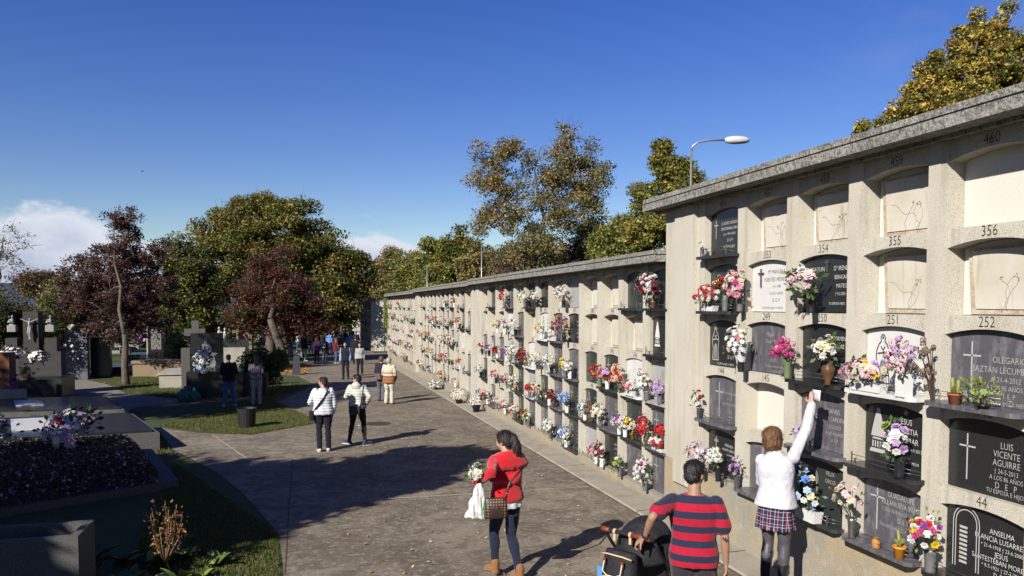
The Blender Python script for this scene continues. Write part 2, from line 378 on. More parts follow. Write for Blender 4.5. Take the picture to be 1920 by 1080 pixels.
def block(name, label, y0, n, xw, zs, rows, top, depth, nums, cells, near=False, seed=1, endpier=(0, 0), over=.27, rnum=True, rstart=None):
    """niche block: first column nearest the camera; zs = sill of the lowest row; nums[r] = number of first column"""
    rnd = random.Random(seed)
    root = empty(name, label, 'niche block'); root['kind'] = 'thing'
    y1 = y0+n*C_+.19; pw = .19; rec = .030 if near else .055; dep = .22; zb = min(gz(0, y0), gz(0, y1))-.3; zt = zs+rows*R_
    b = MB()
    yy0, yy1 = y0-endpier[0], y1+endpier[1]
    # solid behind
    b.box(xw+dep+.001, xw+depth, yy0, yy1, zb, top-.02)
    # plinth
    b.box(xw-.012, xw+dep, yy0, yy1, zb, zs, 1)
    # piers
    for i in range(n+1):
        b.box(xw, xw+dep, y0+i*C_, y0+i*C_+pw, zs+.0005, top-.02)
    for (a, c) in ((yy0, y0), (y1, yy1)):
        if c-a > .05:
            b.box(xw-.02, xw+dep, a+.0, c, zs+.0005, top-.021)
            b.box(xw-.06, xw-.0205, a, a+(c-a)*.62, zs-.3, top-.022)
    # lintels, sills and spandrels
    for i in range(n):
        yc = y0+pw+i*C_+OW/2
        for r in range(rows):
            z0 = zs+r*R_
            pts = arch(OW/2+.0005, SPR, APX, 10)
            o = len(b.v); arc = pts[2:]
            zz = z0+R_ if r < rows-1 else top-.02
            for dx in (rec, dep):
                for (u, v) in arc: b.v.append((xw+dx, yc-u, z0+v))
            m = len(arc)
            for k in range(m-1):       # intrados
                b.f.append((o+k, o+k+1, o+m+k+1, o+m+k)); b.m.append(0); b.sm.append(False)
            o2 = len(b.v)
            for (u, v) in arc: b.v.append((xw+rec, yc-u, zz))
            for k in range(m-1):
                b.f.append((o+k, o2+k, o2+k+1, o+k+1)); b.m.append(0); b.sm.append(False)
            if r < rows-1:             # sill of the niche above
                b.box(xw+rec+.0005, xw+dep, yc-OW/2+.0005, yc+OW/2-.0005, z0+R_-.02, z0+R_-.0005)

    b.build('wall', [conc, dplinth], root, fix=False)
    # roof slab: fascia, drip groove and cap
    ro = MB(); ya, yb = (yy0 if rstart is None else rstart), (yy1+.30 if near else yy1+.02)
    ro.box(xw-over, xw+depth+over, ya, yb, top-.02, top+.075)
    ro.box(xw-over+.03, xw+depth+over-.03, ya+.03, yb-.03, top+.075, top+.092)
    ro.box(xw-over+.005, xw+depth+over-.005, ya+.005, yb-.005, top+.092, top+.15)
    ro.box(xw-.07, xw+.03, ya+.2, yb-.02, top-.055, top-.0205)
    # break up the long edges so that they chip and wander a little
    ro2 = MB(); rr = random.Random(seed+5)
    for k in range(int((yb-ya)*1.2)):
        y = rr.uniform(ya+.1, yb-.3); l = rr.uniform(.03, .16)
        ro2.box(xw-over-.004, xw-over+.05, y, y+l, top-.02-rr.uniform(.0, .006), top-.0205+rr.uniform(.002, .02)); 
    roof = ro.build('roof', roofm, root)
    ro2.build('crumbled_edge', roofm, roof)
    # contents
    for i in range(n):
        yc = y0+pw+i*C_+OW/2
        for r in range(rows):
            z0 = zs+r*R_
            spec = cells.get((r, i)) if cells else None
            if spec is None:
                spec = rnd_spec(rnd)
            if spec == 'open': panel_open(root, yc, z0, xw, rnd, near)
            elif spec == 'bare':
                mbp = MB(); mbp.prism(arch(OW/2, SPR, APX, 10, .002), .0, .03, 0, lambda u, v, d: (xw+dep-.031+d, yc-u, z0+v)); mbp.build('niche_panel', whitep, root, fix=True)
            elif spec: headstone(root, yc, z0, xw, spec, not near)
            if rnum and nums:
                nb = MB(); s = str(nums[r]+(i if near and False else -i))
                g, f = text_geo(s, .125)
                zc = z0+APX+.056
                nb.add([(xw+rec-.003, yc-a*.85, zc+bb-.0) for a, bb in g], f)
                nb.build('niche_number', numm, root)
    return root

def rnd_spec(rnd):
    k = rnd.random()
    if k < .22: return 'open'
    if k < .27: return 'bare'
    st = rnd.choice('ggggbbbdmw'); let = 'b' if st == 'w' else rnd.choice('ws')
    tx = .08; rows_ = []
    v = .42
    for j in range(rnd.choice((4, 5))):
        wd = rnd.choice(('IIIIIIII', 'IIIIII IIII', 'IIII IIIIII', 'I I I', 'IIIIIIIIII'))
        rows_.append((wd, .055, tx+.04, v)); v -= .075
    sp = dict(st=st, let=let, txt=rows_, eng=[(rnd.choice(('cross', 'cross', 'figure', 'statue', 'cross2')), -.25, .32, .17)], shelf=rnd.random() < .45, rail=rnd.random() < .5)
    return sp
_block = block
XN = 5.16; XF = 5.215
ZN = 3-.085-3*.72; ZF = .062
near_cells = {}
def T(*a): return list(a)
N = near_cells
# column 0 is nearest the camera (460,356,252,148,44)
N[(4, 0)] = 'bare'; N[(4, 1)] = 'open'; N[(4, 2)] = 'open'; N[(4, 3)] = 'open'
N[(3, 0)] = 'open'; N[(3, 1)] = 'open'
N[(4, 4)] = dict(st='b', let='w', sx=.8, txt=T(('D. ALIPIO CASADO', .062, .06, .42), ('SANTAMARIA LARA', .062, .06, .35), ('† 25-1-1997-66 AÑOS', .045, .06, .28), ('D  E  P', .065, .08, .20), ('TU ESPOSA E HIJOS', .045, .06, .12)), eng=[('cross', -.27, .36, .12)], rail=1, desc='black headstone with white lettering in the top row')
N[(3, 4)] = dict(st='d', let='g', txt=T(('D. MARINO', .062, .12, .47), ('GARCIA', .062, .12, .40)), relief=(-.25, .36, .12), shelf=1, rail=1, desc='dark headstone with a bronze relief face')
N[(3, 3)] = dict(st='w', let='b', sx=.85, txt=T(('Mª MANUELA', .075, .1, .47), ('FUENTES MORENO', .075, .1, .38), ('† 5-1-1998', .05, .1, .30), ('A LOS 71 AÑOS', .05, .1, .22), ('D. E. P.', .068, .1, .14), ('TU ESPOSO HIJOS Y NIETOS', .045, .02, .05)), metalcross=(-.2, .42, .12), shelf=0, desc='white headstone with black lettering and a metal cross')
N[(3, 2)] = dict(st='b', let='w', sx=.8, txt=T(('D. JOAQUIN', .075, -.2, .46), ('Dª IRENE', .075, .2, .46), ('BERASAIN', .07, .22, .37), ('MATEO', .07, .22, .28), ('† 2-1-1999', .05, -.2, .22), ('† 9-2-2003', .05, .2, .2), ('TU ESPOSA HIJOS', .045, .15, .1), ('D.E.P.', .055, -.2, .1)), metalcross=(.0, .50, .07), shelf=0, desc='double black headstone with two columns of lettering')
N[(2, 4)] = dict(st='b', let='w', sx=.85, txt=T(('JOAQUINA', .075, .16, .47), ('ELIZALDE', .075, .16, .39), ('ECHARRI', .075, .16, .31), ('† 9-2-1991', .06, .16, .23), ('D. E. P.', .07, .14, .13), ('TU ESPOSO HIJOS Y NIETOS', .045, .0, .035)), eng2=[('figure', -.25, .30, .22)], shelf=0, desc='black headstone with a praying figure engraved at left')
N[(2, 3)] = dict(st='g', let='s', sx=.85, txt=T(('Miguel', .08, .0, .46), ('Duque Martin', .075, .06, .38), ('† 7-9-2001', .055, .06, .30), ('A los 81 años', .05, .06, .23), ('D.E.P.', .06, .06, .16), ('Tu esposa hijos y nietos', .05, .08, .09), ('no te olvidan', .045, .12, .035)), shelf=0, desc='grey headstone with slanted script lettering')
N[(2, 2)] = dict(st='b', let='w', sx=.78, txt=T(('Mª CORMENZA', .07, .2, .46), ('SUAREZ', .065, .2, .38), ('A LOS 83', .05, .22, .3), ('JESUS ALBERDI', .055, .2, .19), ('†24-2-2012 A LOS 84', .048, .2, .12), ('VUESTROS HIJOS', .048, .2, .06)), eng2=[('oval', -.1, .34, .15)], relief=(-.12, .34, .06), rail=1, desc='black headstone with an oval ringed portrait')
N[(2, 1)] = dict(st='w', let='b', sx=.85, txt=T(('ANA', .085, .14, .42), ('MARTIN BRAVO', .085, .14, .335), ('† 4-1-1999', .062, .1, .265), ('A LOS 66 AÑOS', .055, .1, .2), ('TU FAMILIA', .05, .13, .13)), eng=[('figure', -.19, .30, .23)], shelf=1, rail=1, sd=.16, desc='pale marble headstone with black lettering and a robed figure')
N[(2, 0)] = dict(st='g', let='s', sx=.85, txt=T(('OLEGARIO', .082, .16, .37), ('BAZTAN LECUMBERRI', .082, .12, .29), ('† 21-4-2012', .068, .14, .215), ('A LOS 95 AÑOS', .062, .12, .15), ('D. E. P.', .062, .16, .09), ('TUS HIJOS Y NIETOS', .052, .18, .03)), eng=[('cross', -.19, .30, .21)], rail=1, sd=.17, desc='veined grey headstone with a thin engraved cross')
N[(1, 4)] = dict(st='g', let='s', sx=.8, txt=T(('VICTORIA RUBIO', .05, .12, .38), ('† 9-2-2001', .045, .12, .31), ('SATURNINO LARREA', .05, .12, .24), ('D.E.P.', .05, .14, .14), ('TUS HIJOS', .04, .14, .08)), eng=[('cross', -.14, .28, .23)], rail=1, desc='grey headstone with a tall engraved cross')
N[(1, 3)] = 'bare'
N[(1, 2)] = dict(st='g', let='s', sx=.85, txt=T(('RAFAEL', .08, .14, .42), ('MONTERO CARDENAS', .072, .08, .34), ('† 21-5-2013', .06, .14, .26), ('A LOS 90 AÑOS', .052, .15, .19), ('D. E. P.', .052, .16, .12)), eng=[('flowerdraw', -.24, .4, .1)], shelf=1, desc='grey headstone with an engraved flower stem')
N[(1, 1)] = dict(st='b', let='w', sx=.85, txt=T(('JESÚS', .085, .12, .46), ('ARRASTIA', .085, .12, .375), ('LANDIBAR', .085, .12, .29), ('† 15-8-1935 - 9-9-2013', .05, .14, .215), ('D. E. P.', .065, .1, .15), ('TU ESPOSA HIJO Y FAMILIA', .045, .08, .095)), eng2=[('statue', -.23, .33, .22)], eng=[('knot', .12, .545, .05)], rail=1, sd=.15, desc='black headstone with a conical statue engraving')
N[(1, 0)] = dict(st='b', let='s', sx=.8, txt=T(('LUIS', .085, .16, .42), ('VICENTE', .085, .16, .35), ('AGUIRRE', .085, .16, .28), ('† 24-5-2013', .062, .16, .215), ('A LOS 86 AÑOS', .06, .16, .16), ('D   E   P', .08, .16, .10), ('TU ESPOSA E HIJOS', .058, .16, .05)), eng=[('cross', -.21, .28, .19)], shelf=0, desc='black headstone with a thin cross and silver lettering')
N[(0, 4)] = dict(st='b', let='w', sx=.8, txt=T(('MANUELA', .062, .12, .42), ('VICENTE LERACHE', .055, .12, .36), ('† 3-3-1989', .04, .12, .30)), eng=[('cross2', -.2, .40, .1)], shelf=0, rail=1, desc='black headstone with an outlined cross')
N[(0, 3)] = dict(st='g', let='s', sx=.85, txt=T(('MARIA', .075, .15, .33), ('IRIARTE', .07, .18, .25)), eng=[('cross', -.12, .3, .24)], shelf=1, desc='plain grey headstone with a tall thin cross')
N[(0, 2)] = dict(st='d', let='s', txt=T(('FELIX', .07, .1, .48), ('OROZ', .07, .1, .4)), eng2=[('arch', -.2, .3, .2)], rail=1, desc='dark green headstone behind a flower basket')
N[(0, 1)] = dict(st='g', let='s', sx=.8, txt=T(('GUADALUPE', .08, .08, .47), ('VILLANUEVA IRIARTE', .078, .1, .395), ('† 20-3-2018 A LOS 101 AÑOS', .056, .1, .325), ('D. E. P.', .07, .12, .25), ('TUS HIJOS NIETOS Y BIZNIETOS', .052, .08, .17)), eng=[('cross', -.22, .32, .22)], rail=1, sd=.16, desc='grey headstone with engraved cross and carved lettering')
N[(0, 0)] = dict(st='b', let='w', sx=.85, txt=T(('ANSELMA', .068, .14, .44), ('FRANCIA LUSARRETA', .068, .14, .38), ('* 21-4-1918 † 23-6-2000', .05, .14, .32), ('JESUS', .068, .14, .265), ('SANTESTEBAN MORENO', .065, .14, .21), ('* 9-7-1921 † 27-3-2010', .05, .14, .155), ('D. E. P.', .06, .14, .10), ('VUESTROS HIJOS', .055, .14, .045)), eng2=[('arch', -.2, .32, .26)], rail=1, sd=.16, desc='black headstone with an engraved arched doorway')
NY0 = 4.95-OW/2-.19
wallN = block('niche_wall', 'tall pale concrete niche block in the right foreground', NY0, 5, XN, ZN, 5, 4.42, 2.6,
      [44, 148, 252, 356, 460], near_cells, True, 3, (2.2, .93))
A_ = {}
def hs(st, let='s', eng='cross', shelf=1, rail=0, rows_=5, tx=.06, wide=0):
    v = .44; tt = []
    pats = ['IIIIIII', 'IIIIII IIII', 'IIIIIIII III', 'III IIIII', 'I I I', 'IIIII IIIII']
    for j in range(rows_): tt.append((pats[(j+ord(st)) % 6], .052, tx+.06, v)); v -= .078
    return dict(st=st, let=let, txt=tt, eng=[(eng, -.24, .32, .2)] if eng else [], shelf=shelf, rail=rail)
A_[(4, 0)] = hs('b', 's', None, 1, 1); A_[(4, 1)] = hs('d', 'g', 'flowerdraw', 1, 1); A_[(4, 2)] = 'open'; A_[(4, 3)] = 'open'
A_[(4, 4)] = hs('m', 'w', None, 0); A_[(4, 5)] = 'open'; A_[(4, 6)] = hs('b', 'w', None, 0); A_[(4, 7)] = hs('d'); A_[(4, 8)] = 'open'
A_[(4, 9)] = hs('g'); A_[(4, 10)] = 'open'; A_[(4, 11)] = hs('d', 's', None, 1, 1); A_[(4, 12)] = 'open'
A_[(3, 0)] = hs('b', 'w', 'statue', 1, 1); A_[(3, 1)] = 'open'; A_[(3, 2)] = 'open'; A_[(3, 3)] = 'open'
A_[(3, 4)] = hs('b', 'w', None, 0); A_[(3, 5)] = hs('g', 's', 'cross', 1, 1); A_[(3, 6)] = hs('w', 'b', 'figure'); A_[(3, 7)] = 'open'
A_[(3, 8)] = hs('g', 's', None); A_[(3, 9)] = hs('w', 'b', None, 0); A_[(3, 10)] = 'open'; A_[(3, 11)] = 'open'; A_[(3, 12)] = 'open'
A_[(2, 0)] = hs('m', 's', 'cross', 1, 0); A_[(2, 1)] = hs('w', 'b', None, 1, 1); A_[(2, 2)] = hs('d', 's', 'cross'); A_[(2, 3)] = hs('d', 's', None, 0)
A_[(2, 4)] = hs('g', 's', None); A_[(2, 5)] = hs('g', 's', 'cross'); A_[(2, 6)] = hs('m', 's', None, 0); A_[(2, 7)] = hs('w', 'b', None); A_[(2, 8)] = hs('b', 's')
A_[(1, 0)] = hs('g', 's', 'cross'); A_[(1, 1)] = hs('d', 's', None, 1, 1); A_[(1, 2)] = hs('g', 's', None); A_[(1, 3)] = hs('b', 's', 'figure', 1, 1)
A_[(1, 4)] = hs('d', 's', 'cross'); A_[(1, 5)] = hs('g'); A_[(1, 6)] = hs('d', 's', 'oval'); A_[(1, 7)] = hs('m'); A_[(1, 8)] = hs('d')
A_[(0, 0)] = hs('g', 's', 'cross', 0); A_[(0, 1)] = hs('g', 's', None, 0); A_[(0, 2)] = hs('b', 'w', None, 0, 1); A_[(0, 3)] = hs('m', 's', None, 0, 1)
A_[(0, 4)] = hs('d', 's', 'oval', 1, 1); A_[(0, 5)] = hs('g', 's', None, 0, 1); A_[(0, 6)] = hs('g', 's', 'figure', 0, 1); A_[(0, 7)] = hs('g', 's', None, 0); A_[(0, 8)] = hs('b', 's', 'arch', 1, 1)
wallA = block('niche_wall', 'long lower concrete niche block running on from the tall one into the distance', 10.30, 13, XF, ZF, 5, 3.665, 2.6, [39, 143, 247, 351, 455], A_, False, 11, (0, .66), rstart=10.54)
wallB = block('niche_wall', 'middle sunlit niche block between two wide concrete piers', 24.92, 12, XF, .03, 5, 3.635, 2.6, [26, 130, 234, 338, 442], None, False, 12, (.55, .5))
wallC = block('niche_wall', 'tree shaded niche block at the far end of the row, ivy on its corner', 38.62, 13, XF, -.02, 5, 3.58, 2.6, [14, 118, 222, 326, 430], None, False, 13, (.8, .3), rnum=False)
wallD = block('niche_wall', 'detached niche block beyond the cross path, showing its plain end wall', 66.4, 12, XF, -.33, 5, 3.28, 4.5, None, None, False, 14, (.4, .4), rnum=False)
wallE = block('niche_wall', 'farthest niche block seen in glimpses behind the crowd', 79.6, 14, XF, -.5, 5, 3.1, 4.5, None, None, False, 15, (.4, .4), rnum=False)
for i, (ww, ww2) in enumerate(((5.9, 6.25), (6.5, 6.85), (7.4, 7.8))):
    pl = MB(); pl.box(ww, ww2, 65.93, 65.999, -1.2, 3.25); pl.build('pilaster', conc, wallD)
# ---------------- ground ----------------
grassm = mat('grass_ground', (.055, .085, .018), .95, [(1.2, 5, .42, .65, (.075, .075, .03), .8), (14, 6, .45, .65, (.03, .045, .012), .8), (60, 3, .5, .65, (.10, .14, .03), .8)], (60, .9, .03))
pathm = mat('old_path_concrete', (.25, .20, .14), .92,
    [(.35, 6, .42, .62, (.31, .27, .205), .7), (.9, 7, .45, .60, (.13, .10, .07), .8), (3.5, 7, .46, .60, (.11, .085, .055), .8), (11, 6, .52, .64, (.40, .35, .27), .65),
     (38, 4, .53, .66, (.09, .07, .05), .75), (70, 3, .60, .70, (.46, .43, .36), .7), (160, 2, .58, .66, (.5, .46, .4), .5), (6, 8, .60, .70, (.07, .06, .045), .6)], (60, .55, .012))
pavem = mat('cobble_paving', (.25, .22, .18), .95, [(4, 5, .4, .65, (.16, .13, .1), .7), (50, 4, .5, .65, (.4, .37, .32), .6)], (30, .8, .02))
kerbm = mat('pale_kerb', (.42, .38, .31), .92, [(2.5, 6, .45, .7, (.28, .22, .15), .7), (60, 3, .55, .7, (.2, .17, .14), .6)], (80, .6, .008))
jointm = mat('pale_joint', (.42, .37, .29), .95, [(20, 4, .45, .65, (.24, .19, .14), .9)])
djoint = mat('dark_joint', (.10, .075, .05), .95)
soilm = mat('bare_soil', (.08, .055, .035), .98, [(10, 6, .4, .65, (.04, .03, .02), .8), (50, 3, .55, .7, (.2, .15, .09), .6)], (40, .9, .03))
def sheet(name, pts, m, dz, div=None, kind='structure', label=None):
    mb = MB(); v = [(x, y, gz(x, y)+dz) for x, y in pts]; mb.add(v, [tuple(range(len(v)))]); o = mb.build(name, m)
    o['kind'] = kind
    if label: o['label'] = label
    return o
# ground to the horizon (gently falling away from the camera, then level)
g = MB(); ys = [-60, -20, 0, 20, 40, 70, 110, 160, 260, 600, 2500]; xs = [-2500, -600, -150, -40, 0, 40, 150, 600, 2500]
def gfar(x, y): return gz(x, min(y, 160))
vv = [(x, y, gfar(x, y)) for y in ys for x in xs]; nx = len(xs)
g.add(vv, [(j*nx+i, j*nx+i+1, (j+1)*nx+i+1, (j+1)*nx+i) for j in range(len(ys)-1) for i in range(nx-1)])
tag(g.build('ground', grassm), None, None, None, 'structure')
def px(*l): return [tuple(gp(a, b)[:2]) for a, b in l]
pl = px((532, 1120), (531, 1060), (520, 990), (455, 925), (405, 885), (335, 845), (262, 812))+px((330, 795), (400, 815), (485, 800), (560, 790), (520, 762), (470, 752), (330, 742), (236, 737), (200, 722), (150, 712), (112, 712), (112, 722), (160, 745), (215, 790), (228, 800))[0:0]
poly = px((532, 1250), (532, 1120), (531, 1060), (522, 1000), (455, 925), (405, 885), (335, 848), (262, 818), (250, 805), (300, 802), (372, 812), (440, 815), (505, 800), (535, 786), (500, 765), (520, 745), (590, 722), (560, 706), (505, 700), (560, 690), (590, 672), (606, 650), (612, 630), (600, 605))
poly = poly + [(XN-.02, 130), (XN-.02, 66), (XF-.02, 20), (XN-.02, 8), (XN-.02, 2), (0, -2)]
mb = MB(); v = [(x, y, gz(x, y)+.004) for x, y in poly]
mb.add(v, [tuple(range(len(v)))]); o = mb.build('path', pathm); o['kind'] = 'structure'
import bmesh
bm = bmesh.new(); bm.from_mesh(o.data); bmesh.ops.triangulate(bm, faces=bm.faces); bmesh.ops.recalc_face_normals(bm, faces=bm.faces); bm.to_mesh(o.data); bm.free()
sheet('cross_path', [(5.0, 53), (40, 53), (40, 62.5), (5.0, 62.5)], pathm, .005)
sheet('cross_path', px((236, 739), (330, 748), (430, 742), (500, 748), (498, 765), (470, 752), (330, 756), (250, 765), (215, 790), (228, 806), (262, 818), (150, 770), (98, 722), (120, 714), (160, 712), (205, 722)), pavem, .008)
# kerb strip and gutter along the wall
mb = MB()
for (y0, y1) in ((2, 10.5), (10.5, 24.3), (24.3, 38), (38, 52.4)):
    xa = XN-.46; mb.add([(xa, y0+.01, gz(0, y0)+.03), (XN-.0, y0+.01, gz(0, y0)+.045), (XN-.0, y1-.01, gz(0, y1)+.045), (xa, y1-.01, gz(0, y1)+.03), (xa-.02, y0+.01, gz(0, y0)-.02), (xa-.02, y1-.01, gz(0, y1)-.02)], [(0, 1, 2, 3), (4, 0, 3, 5)])
mb.build('kerb_strip', kerbm)['kind'] = 'structure'
mb = MB(); mb.add([(XN-.505, 2, gz(0, 2)+.008), (XN-.482, 2, gz(0, 2)+.008), (XN-.482, 52, gz(0, 52)+.008), (XN-.505, 52, gz(0, 52)+.008)], [(0, 1, 2, 3)])
for y in (6.1, 8.3, 14, 18.5, 29): mb.add([(XN-.46, y, gz(0, y)+.047), (XN, y, gz(0, y)+.0495), (XN, y+.012, gz(0, y)+.0495), (XN-.46, y+.012, gz(0, y)+.047)], [(0, 1, 2, 3)])
mb.build('kerb_joint', djoint)['kind'] = 'structure'
# slab joints
def strip(pa, pb, wd, m, name='slab_joint', n=14):
    a = gp(*pa); b = gp(*pb); d = (b-a); q = Vector((-d.y, d.x, 0)).normalized()*wd/2; mb = MB(); rr = random.Random(int(pa[0])); vs = []
    for i in range(n+1):
        c = a+d*i/n+q*rr.uniform(-.25, .25); k = rr.uniform(.5, 1.2)
        for s in (-1, 1):
            p = c+q*s*k; vs.append((p.x, p.y, gz(p.x, p.y)+.0085))
    mb.add(vs, [(2*i, 2*i+1, 2*i+3, 2*i+2) for i in range(n)]); mb.build(name, m)['kind'] = 'structure'
strip((530, 948), (1106, 913), .07, jointm); strip((684, 787), (902, 783), .07, jointm); strip((440, 800), (684, 792), .05, jointm)
strip((548, 862), (534, 1078), .014, djoint)
strip((398, 815), (465, 862), .06, jointm); strip((634, 718), (742, 730), .04, jointm); strip((620, 700), (770, 712), .04, jointm)
m_ = MB(); c = gp(707, 795); m_.lathe((c.x, c.y, c.z+.004), [(.36, 0), (.36, .008), (.33, .009)], 24)
tag(m_.build('manhole_cover', mat('dark_iron', (.07, .055, .04), .7, [(60, 3, .5, .6, (.03, .025, .02), .8)], (60, .5, .01))), 'round dark manhole cover set in the concrete path', 'manhole cover')
# mountains
mm = mat('haze_tinted_hills', (.085, .12, .21), 1, [(.004, 5, .4, .7, (.11, .14, .21), .6)])  # distance haze is put into the bluish base colour; no haze volume
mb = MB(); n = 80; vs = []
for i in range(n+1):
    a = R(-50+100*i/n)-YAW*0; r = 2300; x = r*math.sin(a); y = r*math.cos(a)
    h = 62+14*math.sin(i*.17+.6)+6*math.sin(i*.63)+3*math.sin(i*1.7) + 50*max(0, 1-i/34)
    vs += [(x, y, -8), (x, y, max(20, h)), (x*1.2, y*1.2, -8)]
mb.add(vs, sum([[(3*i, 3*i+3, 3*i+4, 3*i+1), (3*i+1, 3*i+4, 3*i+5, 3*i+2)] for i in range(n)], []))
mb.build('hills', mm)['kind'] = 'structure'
# ---------------- trees ----------------
def leafmat(name='leaves', trans=.3):
    m = bpy.data.materials.new(name); m.use_nodes = True; t = m.node_tree; b = t.nodes['Principled BSDF']
    a = t.nodes.new('ShaderNodeAttribute'); a.attribute_name = 'leafcol'; t.links.new(a.outputs['Color'], b.inputs['Base Color'])
    b.inputs['Roughness'].default_value = .55; b.inputs['Specular IOR Level'].default_value = .25
    tr = t.nodes.new('ShaderNodeBsdfTranslucent'); t.links.new(a.outputs['Color'], tr.inputs[0])
    mx = t.nodes.new('ShaderNodeMixShader'); mx.inputs[0].default_value = trans
    t.links.new(b.outputs[0], mx.inputs[1]); t.links.new(tr.outputs[0], mx.inputs[2]); t.links.new(mx.outputs[0], t.nodes['Material Output'].inputs[0])
    return m
LEAF = leafmat()
barkm = mat('bark', (.13, .10, .075), .95, [(6, 6, .4, .65, (.06, .045, .035), .8, (1, 1, .25)), (20, 5, .5, .65, (.22, .19, .15), .6, (1, 1, .3))], (25, .9, .03))
def leaf_mesh(name, P, size, cols, rs, parent=None, loc=None, up=.3, aspect=.55, szvar=.45, origin=None, fold=0.0):
    n = len(P)
    nrm = rs.normal(size=(n, 3)); nrm[:, 2] = np.abs(nrm[:, 2])+up; nrm /= np.linalg.norm(nrm, axis=1)[:, None]
    a = np.cross(nrm, rs.normal(size=(n, 3))); a /= np.linalg.norm(a, axis=1)[:, None]; b = np.cross(nrm, a)
    s = size*(1+szvar*rs.uniform(-1, 1, n))[:, None]
    V = np.empty((n, 4, 3)); V[:, 0] = P+a*s*.5; V[:, 1] = P+b*s*.5*aspect-nrm*s*.06; V[:, 2] = P-a*s*.5; V[:, 3] = P-b*s*.5*aspect-nrm*s*.06
    if origin is not None: V = V-np.array(origin)
    me = bpy.data.meshes.new(name); me.vertices.add(n*4); me.loops.add(n*4); me.polygons.add(n)
    me.vertices.foreach_set('co', V.reshape(-1).astype('f4')); me.loops.foreach_set('vertex_index', np.arange(n*4, dtype='i4'))
    me.polygons.foreach_set('loop_start', np.arange(0, n*4, 4, dtype='i4'))
    me.update()
    at_ = me.attributes.new('leafcol', 'FLOAT_COLOR', 'POINT')
    cc = np.ones((n, 4, 4), 'f4'); cc[:, :, :3] = cols[:, None, :]; at_.data.foreach_set('color', cc.reshape(-1))
    me.materials.append(LEAF); me.update(); return link(name, me, parent, loc)
def tree(name, label, base, blobs, pal, nclump=120, nleaf=120, leaf=.14, trunk_r=.2, fork=.3, seed=1, clump_r=.5, cat='tree', group=None, twig=True, shell=.5, droop=0, jit=.22, trunkpath=None, twr=.012, bright=1):
    """blobs: (centre, rx, ry, rz) in world; pal: list of (colour, weight)"""
    rs = np.random.RandomState(seed); base = Vector(base)
    root = empty(name, label, cat, base, 0, group)
    vol = np.array([b[1]*b[2]*b[3] for b in blobs])**.75; vol /= vol.sum()
    cl = []
    for bi, b in enumerate(blobs):
        m = max(3, int(nclump*vol[bi]))
        d = rs.normal(size=(m, 3)); d /= np.linalg.norm(d, axis=1)[:, None]
        rr = shell+(1-shell)*rs.rand(m)**.6; rr = np.where(rs.rand(m) < .25, rs.rand(m)*shell, rr)
        q = np.array(b[0])+d*rr[:, None]*np.array([b[1], b[2], b[3]]); cl.append(q)
    cl = np.concatenate(cl); cz = cl[:, 2]
    lo, hi = cz.min(), cz.max(); fz = base.z+(lo-base.z)*.9+fork*(hi-lo)*.25
    cxy = np.array([np.mean([b[0][0] for b in blobs]), np.mean([b[0][1] for b in blobs])])
    # trunk
    mb = MB(); nodes = []; T0 = Vector((base.x, base.y, base.z-.1)); T1 = Vector((base.x*.8+cxy[0]*.2, base.y*.8+cxy[1]*.2, fz))
    path = [T0]+[T0.lerp(T1, f)+Vector((rs.normal()*.05, rs.normal()*.05, 0)) for f in (.15, .35, .6, .8)]+[T1]
    if trunkpath: path = [Vector(p) for p in trunkpath]; T1 = path[-1]
    rads = [trunk_r*1.35, trunk_r*1.08]+[trunk_r*(1-.35*f) for f in np.linspace(0, 1, len(path)-2)]
    mb.tube(path, rads, 10); 
    lead = [T1]; top = Vector((cxy[0], cxy[1], hi-.12*(hi-lo)))
    for f in (.2, .4, .6, .8, 1): lead.append(T1.lerp(top, f)+Vector((rs.normal()*.18, rs.normal()*.18, 0)))
    lr = [trunk_r*.6*(1-.88*i/5) for i in range(6)]
    mb.tube(lead, lr, 7)
    NP = [np.array(p) for p in lead]; NR = list(lr)
    order = np.argsort(np.linalg.norm(cl-np.array(T1), axis=1))
    for i in order:
        c = cl[i]; A = np.array(NP); d = np.linalg.norm(A-c, axis=1)+np.maximum(0, A[:, 2]-c[2])*1.1
        j = int(np.argmin(d)); p = Vector(NP[j]); q = Vector(c); L_ = (q-p).length
        if L_ < .1: continue
        r0 = min(NR[j]*.7, .02+.018*L_+trunk_r*.12); r0 = max(r0, twr)
        pts = []; ns = 4
        for k in range(ns+1):
            f = k/ns; pt = p.lerp(q, f); pt.z += math.sin(f*math.pi)*L_*.10; pt += Vector(rs.normal(size=3))*L_*.035*(0 < f < 1)
            pts.append(pt)
        rr = [r0*(1-.75*k/ns)+twr*.3 for k in range(ns+1)]
        mb.tube(pts, rr, 5 if r0 > .03 else 3, cap=False)
        for k in (2, 3, 4): NP.append(np.array(pts[k])); NR.append(rr[k])
    # twigs
    if twig:
        for c in cl:
            for k in range(4):
                d = Vector(rs.normal(size=3)); d.z = abs(d.z)*.8-droop; d.normalize(); e = Vector(c)+d*clump_r*rs.uniform(.7, 1.4)
                mid = Vector(c).lerp(e, .5)+Vector(rs.normal(size=3))*.05
                mb.tube([c, mid, e], [twr, twr*.7, twr*.4], 3, cap=False)
    tr = mb.build('trunk', barkm, root, base)
    # leaves
    cnt = (nleaf*rs.uniform(.35, 1.5, len(cl))).astype(int); idx = np.repeat(np.arange(len(cl)), cnt); n = len(idx)
    offs = rs.normal(size=(n, 3)); rad = clump_r*(.35+.65*rs.rand(n)); offs = offs/np.linalg.norm(offs, axis=1)[:, None]*rad[:, None]; offs[:, 2] *= .7
    if droop: offs[:, 2] -= droop*rs.rand(n)*clump_r
    P = cl[idx]+offs
    cols = np.array([p[0] for p in pal]); wts = np.array([p[1] for p in pal], float); wts /= wts.sum()
